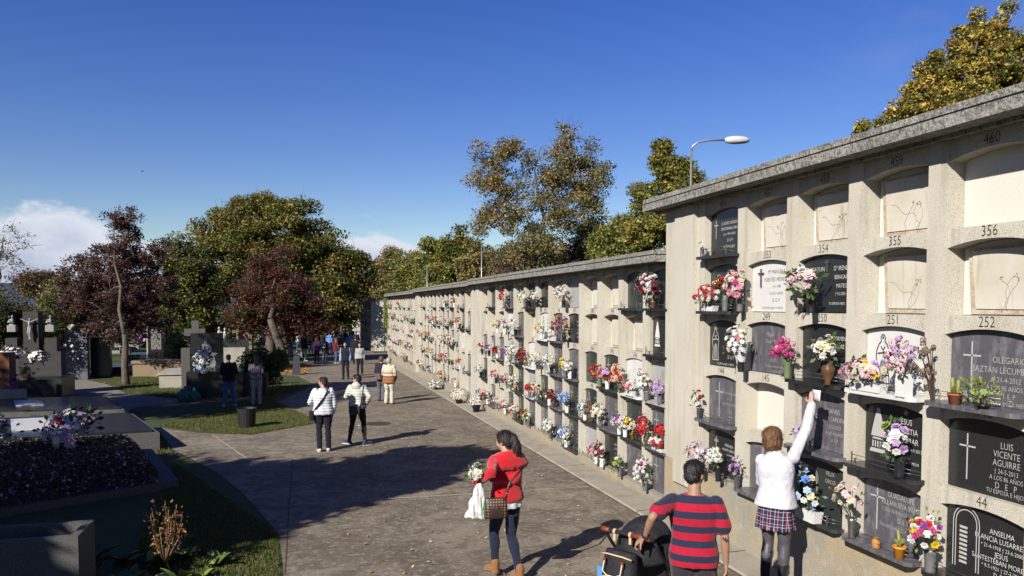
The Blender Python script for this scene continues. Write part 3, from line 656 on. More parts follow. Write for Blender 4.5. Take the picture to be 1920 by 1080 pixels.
    cidx = rs.choice(len(pal), size=len(cl), p=wts)[idx]; swap = rs.rand(n) < .35; cidx = np.where(swap, rs.choice(len(pal), size=n, p=wts), cidx)
    C = cols[cidx]*(1+jit*rs.normal(size=(n, 1)))*(1+.06*rs.normal(size=(n, 3))); C = np.clip(C*1.05*bright, .004, .6)
    lf = leaf_mesh('crown', P, leaf, C, rs, root, origin=base)
    lf.location = (0, 0, 0)
    return root
def pb(d, *l):
    """blobs given in photo pixels at ray depth d -> world blobs"""
    out = []
    for (x, y, rx, ry, *dz) in l:
        dd = d+(dz[0] if dz else 0); p = CAM+ray(x, y)*dd; s = dd/FPX; out.append((tuple(p), rx*s, rx*s, ry*s))
    return out
def gd(px_, d):
    p = CAM+ray(px_, 572)*d; return (p.x, p.y, gfar(p.x, p.y))
G1 = [((.085, .10, .018), 3), ((.14, .13, .02), 2), ((.22, .15, .025), 2), ((.045, .065, .014), 2)]
YEL = [((.34, .25, .055), 4), ((.19, .165, .03), 3), ((.09, .10, .025), 3), ((.26, .15, .04), 1)]
OLV = [((.15, .13, .045), 3), ((.20, .15, .055), 2), ((.10, .10, .035), 3), ((.24, .15, .06), 1)]
PUR = [((.05, .022, .022), 4), ((.075, .035, .03), 2), ((.045, .04, .02), 1), ((.10, .05, .035), 1)]
RED = [((.075, .022, .016), 4), ((.05, .018, .014), 3), ((.075, .042, .02), 2), ((.05, .045, .016), 2)]
GRN = [((.12, .135, .03), 3), ((.19, .17, .04), 2), ((.08, .10, .022), 2), ((.22, .15, .05), 1)]
DRK = [((.035, .045, .018), 3), ((.06, .05, .02), 1)]
BRN = [((.09, .06, .03), 2), ((.14, .10, .04), 1), ((.06, .035, .03), 2)]
FUL = float(globals().get('TREEQ', 1))
b1 = gp(236, 722)
tree('tree', 'dark purple half bare tree with a bent trunk standing on the left grass patch', b1,
     pb((b1-CAM).length, (215, 530, 85, 85), (225, 575, 75, 55), (150, 535, 45, 45), (290, 525, 45, 50), (135, 590, 35, 40), (250, 480, 60, 55), (165, 520, 50, 60), (280, 560, 50, 55), (150, 590, 35, 45), (225, 420, 38, 45), (295, 470, 30, 30), (230, 610, 70, 35)), PUR, 560, 105, .115, .15, .1, 21, .36, twr=.013, droop=.5,
     trunkpath=[b1+Vector((0, 0, -.1)), b1+Vector((0, 0, .25)), b1+Vector((-.02, 0, .9)), b1+Vector((.03, 0, 1.6)), b1+Vector((.02, 0, 1.9)), b1+Vector((-.02, 0, 2.2))])
b2 = gp(533, 684)
tree('tree', 'dark red leaved tree leaning over the crowd at the far end of the path', b2,
     pb((b2-CAM).length, (515, 550, 75, 50), (505, 505, 40, 32), (570, 580, 45, 35), (460, 590, 36, 30), (555, 615, 50, 25), (480, 590, 45, 35), (590, 610, 35, 22), (530, 480, 22, 16)), RED, 300, 230, .14, .26, .1, 22, .7, twr=.014,
     trunkpath=[b2+Vector((0, 0, -.1)), b2+Vector((-.05, 0, .4)), b2+Vector((-.25, 0, 1.3)), b2+Vector((-.6, 0, 2.2)), b2+Vector((-.8, 0, 2.8))])
tree('tree', 'big yellow and green broad tree behind the red leaved tree', gd(505, 64),
     pb(64, (500, 460, 110, 78), (430, 455, 65, 55), (610, 560, 70, 60), (500, 420, 80, 50), (400, 520, 70, 60), (590, 470, 65, 70), (640, 510, 55, 60), (560, 540, 100, 60), (355, 500, 45, 50), (470, 395, 45, 30), (540, 395, 45, 28), (675, 490, 26, 24), (350, 560, 40, 50), (640, 570, 50, 30)), [((.17, .15, .03), 4), ((.10, .11, .022), 4), ((.20, .15, .04), 2), ((.05, .065, .015), 2)], 520, 330, .24, .4, .3, 23, 1.15, twr=.02, bright=.8)
tree('tree', 'leafy green tree between the purple tree and the big yellow tree', gd(350, 50),
     pb(50, (345, 490, 38, 45), (370, 530, 40, 50), (340, 560, 40, 45), (360, 600, 40, 30)), [((.10, .115, .03), 3), ((.14, .13, .03), 2), ((.055, .07, .018), 2)], 150, 260, .18, .2, .2, 24, .8, twr=.015, bright=.8)
tree('tree', 'tall open crowned tree with thinning rust and olive leaves behind the middle of the wall', gd(1010, 44),
     pb(44, (950, 290, 45, 45), (1070, 280, 45, 48), (930, 350, 55, 45), (1030, 330, 60, 55), (1090, 350, 48, 50), (960, 410, 60, 40), (1050, 400, 65, 45), (905, 420, 30, 28), (1120, 330, 22, 40), (1000, 470, 80, 35), (905, 290, 18, 30), (1120, 390, 30, 30)), OLV, 380, 95, .15, .3, .3, 25, .62, twr=.018)
tree('tree', 'pointed green and gold tree behind the street lamp', gd(1262, 30),
     pb(30, (1250, 320, 26, 55), (1232, 300, 10, 30), (1270, 350, 32, 50), (1205, 370, 24, 28), (1300, 350, 22, 35), (1240, 420, 50, 40), (1200, 440, 40, 30), (1290, 300, 8, 30), (1250, 275, 6, 28)), YEL[1:]+GRN[:2], 260, 140, .13, .16, .2, 26, .38, twr=.01)
tree('tree', 'dense green bushy tree just left of the tall niche block', gd(1170, 34),
     pb(34, (1180, 440, 60, 40), (1140, 450, 40, 35), (1215, 430, 35, 40), (1160, 480, 60, 30)), GRN, 120, 170, .13, .16, .2, 27, .5, twr=.01)
tree('tree', 'golden leaved tree rising over the roof in the top right corner', gd(1840, 21),
     pb(21, (1830, 150, 70, 60), (1790, 200, 75, 40), (1880, 120, 50, 60), (1850, 80, 40, 45), (1750, 130, 30, 25), (1900, 190, 60, 60), (1720, 180, 30, 28), (1870, 50, 18, 25), (1800, 90, 18, 35), (1615, 238, 12, 14), (1660, 240, 20, 22), (1690, 210, 22, 22), (1835, 30, 6, 25), (1893, 20, 4, 12)), YEL, 520, 130, .105, .16, .3, 28, .26, twr=.008)
lineup = [(730, 500, 38, 40, 95, OLV), (770, 500, 40, 50, 90, GRN), (815, 480, 45, 50, 85, GRN), (860, 470, 42, 50, 80, G1), (905, 490, 40, 45, 70, OLV), (700, 530, 35, 30, 100, BRN), (840, 510, 45, 30, 78, GRN), (970, 480, 50, 30, 60, BRN), (1060, 470, 60, 35, 48, BRN), (1110, 440, 30, 35, 50, OLV)]
LBL = ['rust tinted tree at the far left of the line behind the wall', 'green tree behind the shaded end of the wall', 'mid green tree with a rounded top behind the wall', 'taller green and gold tree behind the pale thin pole', 'olive tree just left of the tall open tree behind the wall', 'brown thinning tree behind the detached niche block', 'low green tree directly over the middle wall roof', 'bare brown twiggy tree under the tall open crowned tree', 'tangle of bare brown twigs over the wall roof', 'small olive tree right of the tall open crowned tree']
for i, (x, y, rx, ry, d, pal) in enumerate(lineup):
    tree('tree', LBL[i], gd(x, d), pb(d, (x, y, rx*.8, ry*.8), (x-rx*.4, y+ry*.3, rx*.6, ry*.6), (x+rx*.5, y+ry*.4, rx*.6, ry*.6), (x, y+ry*.9, rx, ry*.5)), pal, 100 if pal is not BRN else 120, 240 if pal is not BRN else 45, .26 if d > 60 else .17, .2, .2, 40+i, 1.0*d/85, group='trees behind the niche wall', twr=.016)
# left side
tree('tree', 'nearly bare tree with few green leaves cut by the left edge of the photo', gd(-10, 40), pb(40, (10, 480, 40, 40), (35, 460, 25, 30), (0, 540, 40, 40), (20, 430, 8, 12), (-30, 470, 40, 50)), [((.10, .13, .03), 2), ((.08, .06, .03), 1)], 60, 16, .12, .14, .3, 61, .5, group='trees behind the left graves', twr=.012)
for i, (x, y, rx, ry, d, pal, lb) in enumerate([(75, 530, 30, 22, 60, BRN, 'small rust coloured tree far behind the dark hedge'), (120, 560, 30, 35, 55, OLV, 'olive tree between the dark hedge and the purple tree'), (30, 592, 80, 56, 36, [((.04, .05, .012), 4), ((.09, .09, .015), 1)], 'dark green hedge tree looming behind the crucifix monument'), (110, 610, 40, 50, 42, DRK, 'dark hedge tree right of the crucifix monument'), (-40, 600, 50, 55, 34, DRK, 'dark evergreen at the left edge behind the monument'), (300, 600, 60, 40, 75, DRK, 'dark tree in deep shade behind the tall black headstone'), (180, 600, 70, 30, 85, DRK, 'low dark tree far behind the purple tree'), (420, 610, 70, 30, 80, DRK, 'dark tree behind the red leaved tree at left'), (640, 600, 50, 30, 150, OLV, 'small distant tree at the end of the path')]):
    tree('tree', lb, gd(x, d), pb(d, (x, y, rx, ry*.9), (x-rx*.5, y+ry*.4, rx*.7, ry*.7), (x+rx*.5, y+ry*.3, rx*.7, ry*.7)), pal, 90, 170, .15*d/45, .16, .2, 70+i, .75*d/45, group='trees behind the left graves', twr=.014)
# trees standing left of and behind the camera, known only from the shade they throw over the path
def shade_tree(x, y, h, r, seed, label, dens=150, low=.35):
    z = gfar(x, y)
    tree('shade_tree', label, (x, y, z), [((x, y, z+h*.68), r, r, h*.30), ((x+r*.4, y-r*.3, z+h*.5), r*.8, r*.8, h*.25), ((x-r*.5, y+r*.3, z+h*.52), r*.8, r*.8, h*.25), ((x, y, z+h*(low+.02)), r*.9, r*.9, h*.18)], G1, 120, dens, .2, .25, .2, seed, .8, group='trees left of the path', twr=.02)
SHADE = []
# ---------------- flowers ----------------
FC = dict(white=(.82, .80, .76), cream=(.80, .72, .52), pink=(.78, .32, .42), palepink=(.80, .55, .58), magenta=(.50, .05, .20), red=(.55, .02, .03), darkred=(.22, .012, .03),
          purple=(.24, .05, .32), lilac=(.56, .36, .66), yellow=(.85, .55, .03), orange=(.82, .22, .03), blue=(.12, .25, .70), paleblue=(.45, .60, .85), green=(.30, .42, .08), brownd=(.16, .08, .05), peach=(.85, .48, .30))
def fmat(c):
    col = FC[c]; return mat('petals_'+c, col, .6, [(90, 2, .4, .7, tuple(a*.6 for a in col), .6)], None, 0, .2)
leafg = mat('bouquet_leaf', (.05, .10, .02), .5, [(30, 2, .4, .7, (.11, .17, .04), .8)], None, 0, .35)
leafd = mat('dark_leaf', (.022, .05, .018), .45, [(30, 2, .4, .7, (.05, .08, .03), .8)], None, 0, .35)
leafy = mat('yellow_green_leaf', (.16, .22, .03), .5, [(30, 2, .4, .7, (.25, .30, .05), .8)], None, 0, .35)
VM = dict(grey=mat('grey_vase', (.13, .13, .135), .4, [(20, 3, .4, .7, (.2, .2, .2), .6)]), black=mat('black_vase', (.02, .02, .022), .3), steel=mat('steel_vase', (.5, .5, .5), .2, [], None, .9),
          gold=mat('gold_vase', (.55, .32, .08), .3, [], None, .85), white=mat('white_vase', (.8, .8, .78), .4), terracotta=mat('terracotta', (.38, .12, .06), .8, [(30, 3, .4, .7, (.28, .08, .04), .6)]),
          brown=mat('brown_vase', (.12, .06, .03), .35), glass=mat('green_glass_vase', (.16, .20, .10), .1, [], None, 0, .6), orange=mat('orange_pot', (.7, .28, .03), .5), green=mat('green_foil', (.05, .38, .04), .25, [(60, 2, .5, .6, (.5, .7, .3), .8)], (60, .6, .01)), amber=mat('amber_glass', (.5, .25, .08), .12))
def bloom(mb, c, nrm, r, kind, mi, rnd):
    n = Vector(nrm).normalized(); a = n.orthogonal().normalized(); b = n.cross(a); c = Vector(c)
    if kind == 'rose':
        for (rr, z, k, cup) in ((1, 0, 6, .15), (.75, .22, 5, .3), (.42, .36, 4, .35)):
            o = rnd.random()*6
            for i in range(k):
                t = o+2*math.pi*i/k; dt = math.pi/k*1.15; e1 = a*math.cos(t-dt)+b*math.sin(t-dt); e2 = a*math.cos(t+dt)+b*math.sin(t+dt); e0 = a*math.cos(t)+b*math.sin(t)
                p0 = c+n*(z*r); p1 = c+e1*r*rr*.8+n*r*(z+cup*.6); p2 = c+e0*r*rr*1.08+n*r*(z+cup); p3 = c+e2*r*rr*.8+n*r*(z+cup*.6)
                mb.add([p0, p1, p2, p3], [(0, 1, 2, 3)], mi, True)
    elif kind == 'pom':
        for i in range(16):
            th = math.acos(1-1.5*(i+.5)/16); ph = i*2.4+rnd.random(); d = (a*math.cos(ph)+b*math.sin(ph))*math.sin(th)+n*math.cos(th)
            s = d.orthogonal().normalized(); u = d.cross(s); p = c+d*r*.8; q = r*.42
            mb.add([p+s*q, p+u*q+d*q*.2, p-s*q, p-u*q+d*q*.2, p+d*q*.5], [(0, 1, 4), (1, 2, 4), (2, 3, 4), (3, 0, 4)], mi, False)
    else:                                       # daisy
        k = 8; o = rnd.random()
        for i in range(k):
            t = o+2*math.pi*i/k; e = a*math.cos(t)+b*math.sin(t); f = n.cross(e)
            mb.add([c+n*r*.1, c+e*r*.6+f*r*.26+n*r*.2, c+e*r*1.05+n*r*.08, c+e*r*.6-f*r*.26+n*r*.2], [(0, 1, 2, 3)], mi, True)
        mb.add([c+n*r*.25+a*r*.22, c+n*r*.25+b*r*.22, c+n*r*.25-a*r*.22, c+n*r*.25-b*r*.22], [(0, 1, 2, 3)], mi)
def bouquet(label, p, cols, r=.15, hv=.16, vase='grey', vr=.05, nb=18, br=.035, kind='rose', lean=(-.35, 0, .3), leaves=26, leafm=None, trough=None, squash=(1, 1, 1), group=None, name='flower_vase', cat='flower vase', wrap=None, stems=True, rise=.85, seed=None):
    rnd = random.Random(seed if seed is not None else label); p = Vector(p)
    root = empty(name, label, cat, p, 0, group)
    v = MB()
    if trough:
        L_, D_, H_ = trough; v.obox((0, 0, 0), D_*.8, L_*.92, H_, 0, 0, 1.12); hv = H_
        for s in (-1, 1): v.obox((0, s*L_*.36, -.0), D_*.9, .02, H_*.2)
    elif vase == 'none': pass
    elif vase in ('terracotta', 'orange', 'green', 'black') and name != 'flower_vase':
        v.lathe((0, 0, 0), [(vr*.72, 0), (vr*.9, hv*.7), (vr*1.0, hv*.78), (vr*1.08, hv*.8), (vr*1.08, hv), (vr*.95, hv), (vr*.9, hv*.9)], 14)
    elif vase in ('gold', 'brown'):
        v.lathe((0, 0, 0), [(vr*.6, 0), (vr*.35, hv*.12), (vr*.9, hv*.5), (vr, hv*.7), (vr*.6, hv*.88), (vr*.8, hv), (vr*.6, hv)], 14)
    else:
        v.lathe((0, 0, 0), [(vr*.8, 0), (vr*.7, hv*.1), (vr*.85, hv*.8), (vr*1.1, hv), (vr*.95, hv), (vr*.8, hv*.9)], 14)
    if v.f: v.build('pot' if name != 'flower_vase' else 'vase', VM.get(vase, VM['grey']), root)
    c = Vector((lean[0]*r, lean[1]*r, hv+r*rise)); A = Vector((-.6, -.25, .45))
    b = MB(); names = [k for k, _ in cols]; wts = [w_ for _, w_ in cols]; pos = []
    half = Vector((squash[0]*r, squash[1]*r, squash[2]*r))
    for i in range(nb):
        best = None
        for t_ in range(6):
            d = Vector((rnd.gauss(0, 1), rnd.gauss(0, 1), rnd.gauss(0, 1)+.35)).normalized()
            if d.z < -.55: d.z *= -.5
            if d.x > .4: d.x *= -1
            q = c+Vector((d.x*half.x, d.y*half.y, d.z*half.z))*rnd.uniform(.72, 1.02)
            m_ = min([(q-o).length for o in pos] or [1])
            if best is None or m_ > best[0]: best = (m_, q, d)
        pos.append(best[1]); d = (best[2]+A*.35)
        bloom(b, best[1], d, br*rnd.uniform(.75, 1.2), kind, rnd.choices(range(len(names)), wts)[0], rnd)
    f = b.build('blooms', [fmat(k) for k in names], root)
    g = MB(); lm = leafm or leafg
    for i in range(int(leaves*1.3)):
        d = Vector((rnd.gauss(-.2, 1), rnd.gauss(0, 1), rnd.gauss(0, .9))).normalized(); q = c+Vector((d.x*half.x, d.y*half.y, d.z*half.z))*rnd.uniform(.55, 1.12)
        e = (d+Vector((rnd.uniform(-.6, .6), rnd.uniform(-.6, .6), rnd.uniform(-.3, .8)))).normalized(); s = d.cross(e); s = s.normalized() if s.length > .01 else Vector((0, 1, 0))
        l = br*rnd.uniform(1.0, 1.9); wd = l*.24
        g.add([q, q+e*l*.5+s*wd+d*l*.1, q+e*l, q+e*l*.5-s*wd+d*l*.1], [(0, 1, 2, 3)], 0, True)
    if stems and vase != 'none':
        for i in range(min(8, nb)):
            q = pos[i]; g.tube([(rnd.uniform(-.4, .4)*vr, rnd.uniform(-.4, .4)*(vr if not trough else trough[0]*.3), hv*.85), q*.5+Vector((0, 0, hv*.6)), q], .003, 3, cap=False)
    if g.f: g.build('foliage', lm, root)
    if wrap:
        w2 = MB(); k = 16; r1, r2 = vr*1.0, vr*2.2; h1, h2 = hv*.6, hv+r*.75; vs = []
        for i in range(k):
            t = 2*math.pi*i/k; z = rnd.uniform(-.02, .03)
            vs.append((r1*math.cos(t), r1*math.sin(t), h1)); vs.append((r2*math.cos(t)*rnd.uniform(.8, 1.15), r2*math.sin(t)*rnd.uniform(.8, 1.15), h2+z))
        w2.add(vs, [(2*i, (2*i+2) % (2*k), (2*i+3) % (2*k), 2*i+1) for i in range(k)], 0); w2.build('wrapping', VM[wrap] if wrap in VM else wrap, root)
    return root
def niche_pos(y0, xw, zs, i, r, u=0.0, out=.06, dz=.006):
    return (xw-out, y0+.19+i*C_+OW/2-u, zs+r*R_+dz)
clearw = mat('clear_wrap', (.75, .78, .80), .15, [(30, 3, .4, .7, (.5, .52, .55), .7)], (40, .8, .02))
n_ = lambda i, r, u=0, out=.07: niche_pos(NY0, XN, ZN, i, r, u, out)
W, CR, PK, PP, MG, RD, DR, PU, LI, YE, OR, BL, PB, GR = ('white', 'cream', 'pink', 'palepink', 'magenta', 'red', 'darkred', 'purple', 'lilac', 'yellow', 'orange', 'blue', 'paleblue', 'green')
NEARG = 'flowers on the tall niche block'
# --- tall block ---
bouquet('red and white trough of flowers on the shelf of the bronze face headstone', n_(4, 3, -.12, .08), [(W, 5), (RD, 4)], .17, .07, 'white', nb=34, br=.032, kind='pom', trough=(.30, .10, .07), squash=(.7, 1.25, .8), rise=.75, group=NEARG)
bouquet('red and white bouquet right beside the bronze face headstone', n_(4, 3, .30, .10), [(W, 5), (RD, 4), (DR, 1)], .13, .2, 'grey', nb=20, br=.03, squash=(.8, 1, 1.2), group=NEARG)
bouquet('pink roses and cream lilies in front of the white headstone with metal cross', n_(3, 3, -.34, .12), [(PK, 4), (CR, 3), (PP, 3), (MG, 1)], .17, .16, 'grey', nb=22, br=.045, squash=(.8, .85, 1.15), group=NEARG)
bouquet('pale pink roses with green leaves on the double black headstone', n_(2, 3, .02, .12), [(PP, 8), (W, 3), (GR, 1)], .19, .16, 'black', nb=16, br=.052, squash=(.7, 1.25, .7), leafm=leafg, leaves=40, lean=(-.4, .25, 0), group=NEARG)
bouquet('white chrysanthemums and purple flowers in clear wrapping beside the script headstone', n_(3, 2, -.26, .14), [(W, 8), (PU, 1), (MG, 1), (CR, 2)], .18, .2, 'black', nb=26, br=.036, kind='daisy', squash=(.8, 1.0, 1.1), group=NEARG, wrap=clearw)
bouquet('magenta carnations in a green glass vase beside the oval portrait headstone', n_(2, 2, -.36, .13), [(MG, 4), (PK, 1)], .115, .22, 'glass', .05, nb=24, br=.038, kind='pom', leaves=8, rise=.8, group=NEARG)
bouquet('cream lilies in a brown vase at the right of the oval portrait headstone', n_(2, 2, .32, .13), [(CR, 4), (W, 3)], .13, .24, 'brown', .07, nb=14, br=.045, leaves=24, rise=.9, group=NEARG)
bouquet('long trough of pink, lilac and cream roses below the pale marble headstone', n_(1, 2, -.12, .13), [(PP, 4), (LI, 3), (CR, 3), (PK, 2), (YE, .6)], .2, .09, 'white', nb=34, br=.036, trough=(.42, .1, .08), squash=(.5, 1.35, .55), rise=.55, leaves=50, leafm=leafd, group=NEARG)
bouquet('tall pink and lilac carnations in a square white vase by the pale marble headstone', n_(1, 2, .33, .13), [(PP, 4), (LI, 3), (PK, 1)], .15, .2, 'white', nb=24, br=.036, kind='pom', trough=(.11, .11, .2), squash=(.7, .85, 1.2), group=NEARG)
# dried plant, cactus pot and fresh green plant under 252
r_ = empty('dried_plant', 'tall dried brown flower stems at the left of the veined grey headstone', 'dried plant', n_(0, 2, -.36, .14)); rd = random.Random(4); mb = MB(); mh = MB()
for k in range(13):
    e = Vector((rd.uniform(-.10, .03), rd.uniform(-.12, .24), rd.uniform(.06, .52))); mb.tube([(0, 0, 0), (e.x*.2, e.y*.2, e.z*.55), e], .0035, 4, cap=False)
    for j in range(rd.choice((1, 2, 3))): bloom(mh, e+Vector((rd.uniform(-.02, .02), rd.uniform(-.03, .03), rd.uniform(-.02, .02))), (-.5, -.3, .8), rd.uniform(.018, .03), 'pom', 0, rd)
mb.build('stem', mat('dry_brown_stem', (.10, .05, .03), .9), r_); mh.build('seed_heads', mat('dry_seed_head', (.22, .15, .11), .95), r_)
def cactus(label, p, potc, h, n, potr=.05, poth=.09, lean=0):
    r_ = empty('cactus_pot', label, 'cactus', p); v = MB(); v.lathe((0, 0, 0), [(potr*.75, 0), (potr*.95, poth*.8), (potr*1.08, poth*.82), (potr*1.08, poth), (potr*.9, poth), (potr*.85, poth*.9)], 16); v.build('pot', VM[potc], r_)
    c = MB(); rd = random.Random(label)
    for k in range(n):
        y = (k-(n-1)/2)*.045; hh = h*rd.uniform(.85, 1); c.tube([(0, y, poth*.7), (0, y*1.2+lean*.3, poth+hh*.4), (0, y*1.3+lean, poth+hh*.9), (0, y*1.3+lean, poth+hh)], [.013, .016, .015, .004], 8)
    for k in range(26):
        a = rd.uniform(0, 6.28); l = rd.uniform(.03, .07); c.add([(0, 0, poth*.85), (math.cos(a)*l*.7, math.sin(a)*l*.7, poth+l*.7), (math.cos(a+.3)*l*.5, math.sin(a+.3)*l*.5, poth+l)], [(0, 1, 2)])
    c.build('stem', mat('cactus_green', (.22, .24, .06), .6, [(60, 2, .4, .6, (.40, .36, .12), .7)]), r_)
cactus('two fingered yellow green cactus in a terracotta pot under the veined grey headstone', n_(0, 2, -.13, .13), 'terracotta', .13, 2, .056)
cactus('cactus leaning in a small orange pot on the shelf with the amber candle', n_(1, 0, .31, .12), 'orange', .16, 1, .055, .11, .02)
bouquet('pale green leafy plant with one white flower under the veined grey headstone', n_(0, 2, .14, .13), [(GR, 5), (W, 1)], .13, .03, 'black', .05, nb=5, br=.03, leaves=70, leafm=leafy, squash=(.6, 1.1, .75), name='potted_plant', cat='potted plant')
c_ = MB(); c_.lathe((0, 0, 0), [(.03, 0), (.038, .01), (.038, .07), (.03, .085), (.028, .1), (.032, .1)], 16); o = c_.build('candle_jar', VM['amber']); o.location = n_(1, 0, .02, .12); tag(o, 'small amber glass candle jar on the shelf beside the orange cactus pot', 'candle')
bouquet('small red and white flowers in a slim vase beside the tall crossed grey headstone', n_(4, 1, -.36, .09), [(RD, 2), (W, 2)], .10, .16, 'steel', .035, nb=8, br=.034, squash=(.6, .7, 1.5), leaves=10, group=NEARG)
bouquet('pink flowers in shiny green foil held against the grey headstone', n_(2, 1, -.06, .15), [(LI, 4), (PK, 1)], .07, .13, 'green', .055, nb=12, br=.028, kind='daisy', leaves=8, name='flower_pot', cat='flower pot')
bouquet('lilac and white lilies in a black vase at the right of the conical statue headstone', n_(1, 1, .30, .13), [(LI, 4), (W, 3), (GR, 1)], .15, .2, 'black', .06, nb=16, br=.046, squash=(.7, .8, 1.15), group=NEARG)
bouquet('lilac flower spray over the outlined cross headstone behind the man', n_(4, 0, -.16, .15), [(LI, 5), (PP, 3), (PK, 1)], .19, .13, 'black', nb=34, br=.028, kind='daisy', squash=(.7, 1.1, .9), leaves=40, group=NEARG)
bouquet('round white chrysanthemum head beside the lilac spray', n_(4, 0, .24, .13), [(W, 6), (CR, 1)], .13, .2, 'black', nb=26, br=.034, kind='pom', squash=(.8, .9, .8), group=NEARG)
bouquet('purple tulips in a ribbed steel vase left of the plain grey headstone', n_(3, 0, -.38, .10), [(LI, 5), (PU, 2)], .11, .17, 'steel', .045, nb=12, br=.03, squash=(.6, .8, 1.2), leaves=34, leafm=leafd, group=NEARG)
bouquet('basket of cream roses and blue hydrangea behind the plaid skirt', n_(2, 0, -.02, .14), [(CR, 4), (W, 4), (BL, 2), (PB, 3)], .26, .1, 'white', nb=36, br=.045, trough=(.5, .12, .12), squash=(.55, 1.3, 1.0), rise=.75, leaves=70, group=NEARG)
bouquet('pale pink dried carnations in a steel vase with one magenta bloom at its rim', n_(1, 0, -.30, .13), [(PP, 5), (PK, 2), (CR, 2)], .19, .2, 'steel', .045, nb=17, br=.034, squash=(.6, .95, .7), leaves=4, rise=1.15, group=NEARG)
bouquet('red, yellow, white and purple bouquet in a grey vase by the arched doorway headstone', n_(0, 0, -.34, .13), [(YE, 3), (RD, 2), (W, 4), (PU, 2), (MG, 2)], .17, .2, 'grey', .06, nb=30, br=.036, squash=(.8, .95, .95), leaves=40, leafm=leafy, group=NEARG)
bouquet('tiny white flowers in a wire holder on the uppermost black headstone', n_(4, 4, -.30, .09), [(W, 1)], .04, .12, 'steel', .02, nb=5, br=.022, leaves=3)
# --- long wall ---
AY0 = 10.30; a_ = lambda i, r, u=0, out=.08: niche_pos(AY0, XF, ZF, i, r, u, out)
ORD = ['first', 'second', 'third', 'fourth', 'fifth', 'sixth', 'seventh', 'eighth', 'ninth', 'tenth', 'eleventh', 'twelfth', 'thirteenth']
RW = ['bottom row', 'second row up', 'middle row', 'fourth row up', 'top row']
CN = dict(white='white', cream='cream', pink='pink', palepink='pale pink', magenta='magenta', red='red', darkred='dark red', purple='purple', lilac='lilac', yellow='yellow', orange='orange', blue='blue', paleblue='pale blue', green='green', brownd='brown', peach='peach')
used_ = set()
def ab(i, r, cols, rad=.17, vase='grey', u=-.2, y0=AY0, blk='after the tall block', fn=None, **k):
    nm = [CN[c] for c, _ in sorted(cols, key=lambda t: -t[1])][:2]; low = k.get('trough')
    lab = f"{' and '.join(nm)} {'trough' if low else 'bouquet'}, {RW[r]}, {ORD[i]} column {blk}"
    if lab in used_: lab = lab.replace('bouquet', 'second bouquet')
    used_.add(lab)
    rad *= .86; kk = dict(nb=20, br=.036, leaves=26, group='flowers on the long niche wall'); kk.update(k)
    p = (fn or a_)(i, r, u)
    return bouquet(lab, p, cols, rad, k.pop('hv', .15) if 'hv' in k else .15, vase, **{a: b for a, b in kk.items() if a != 'hv'})
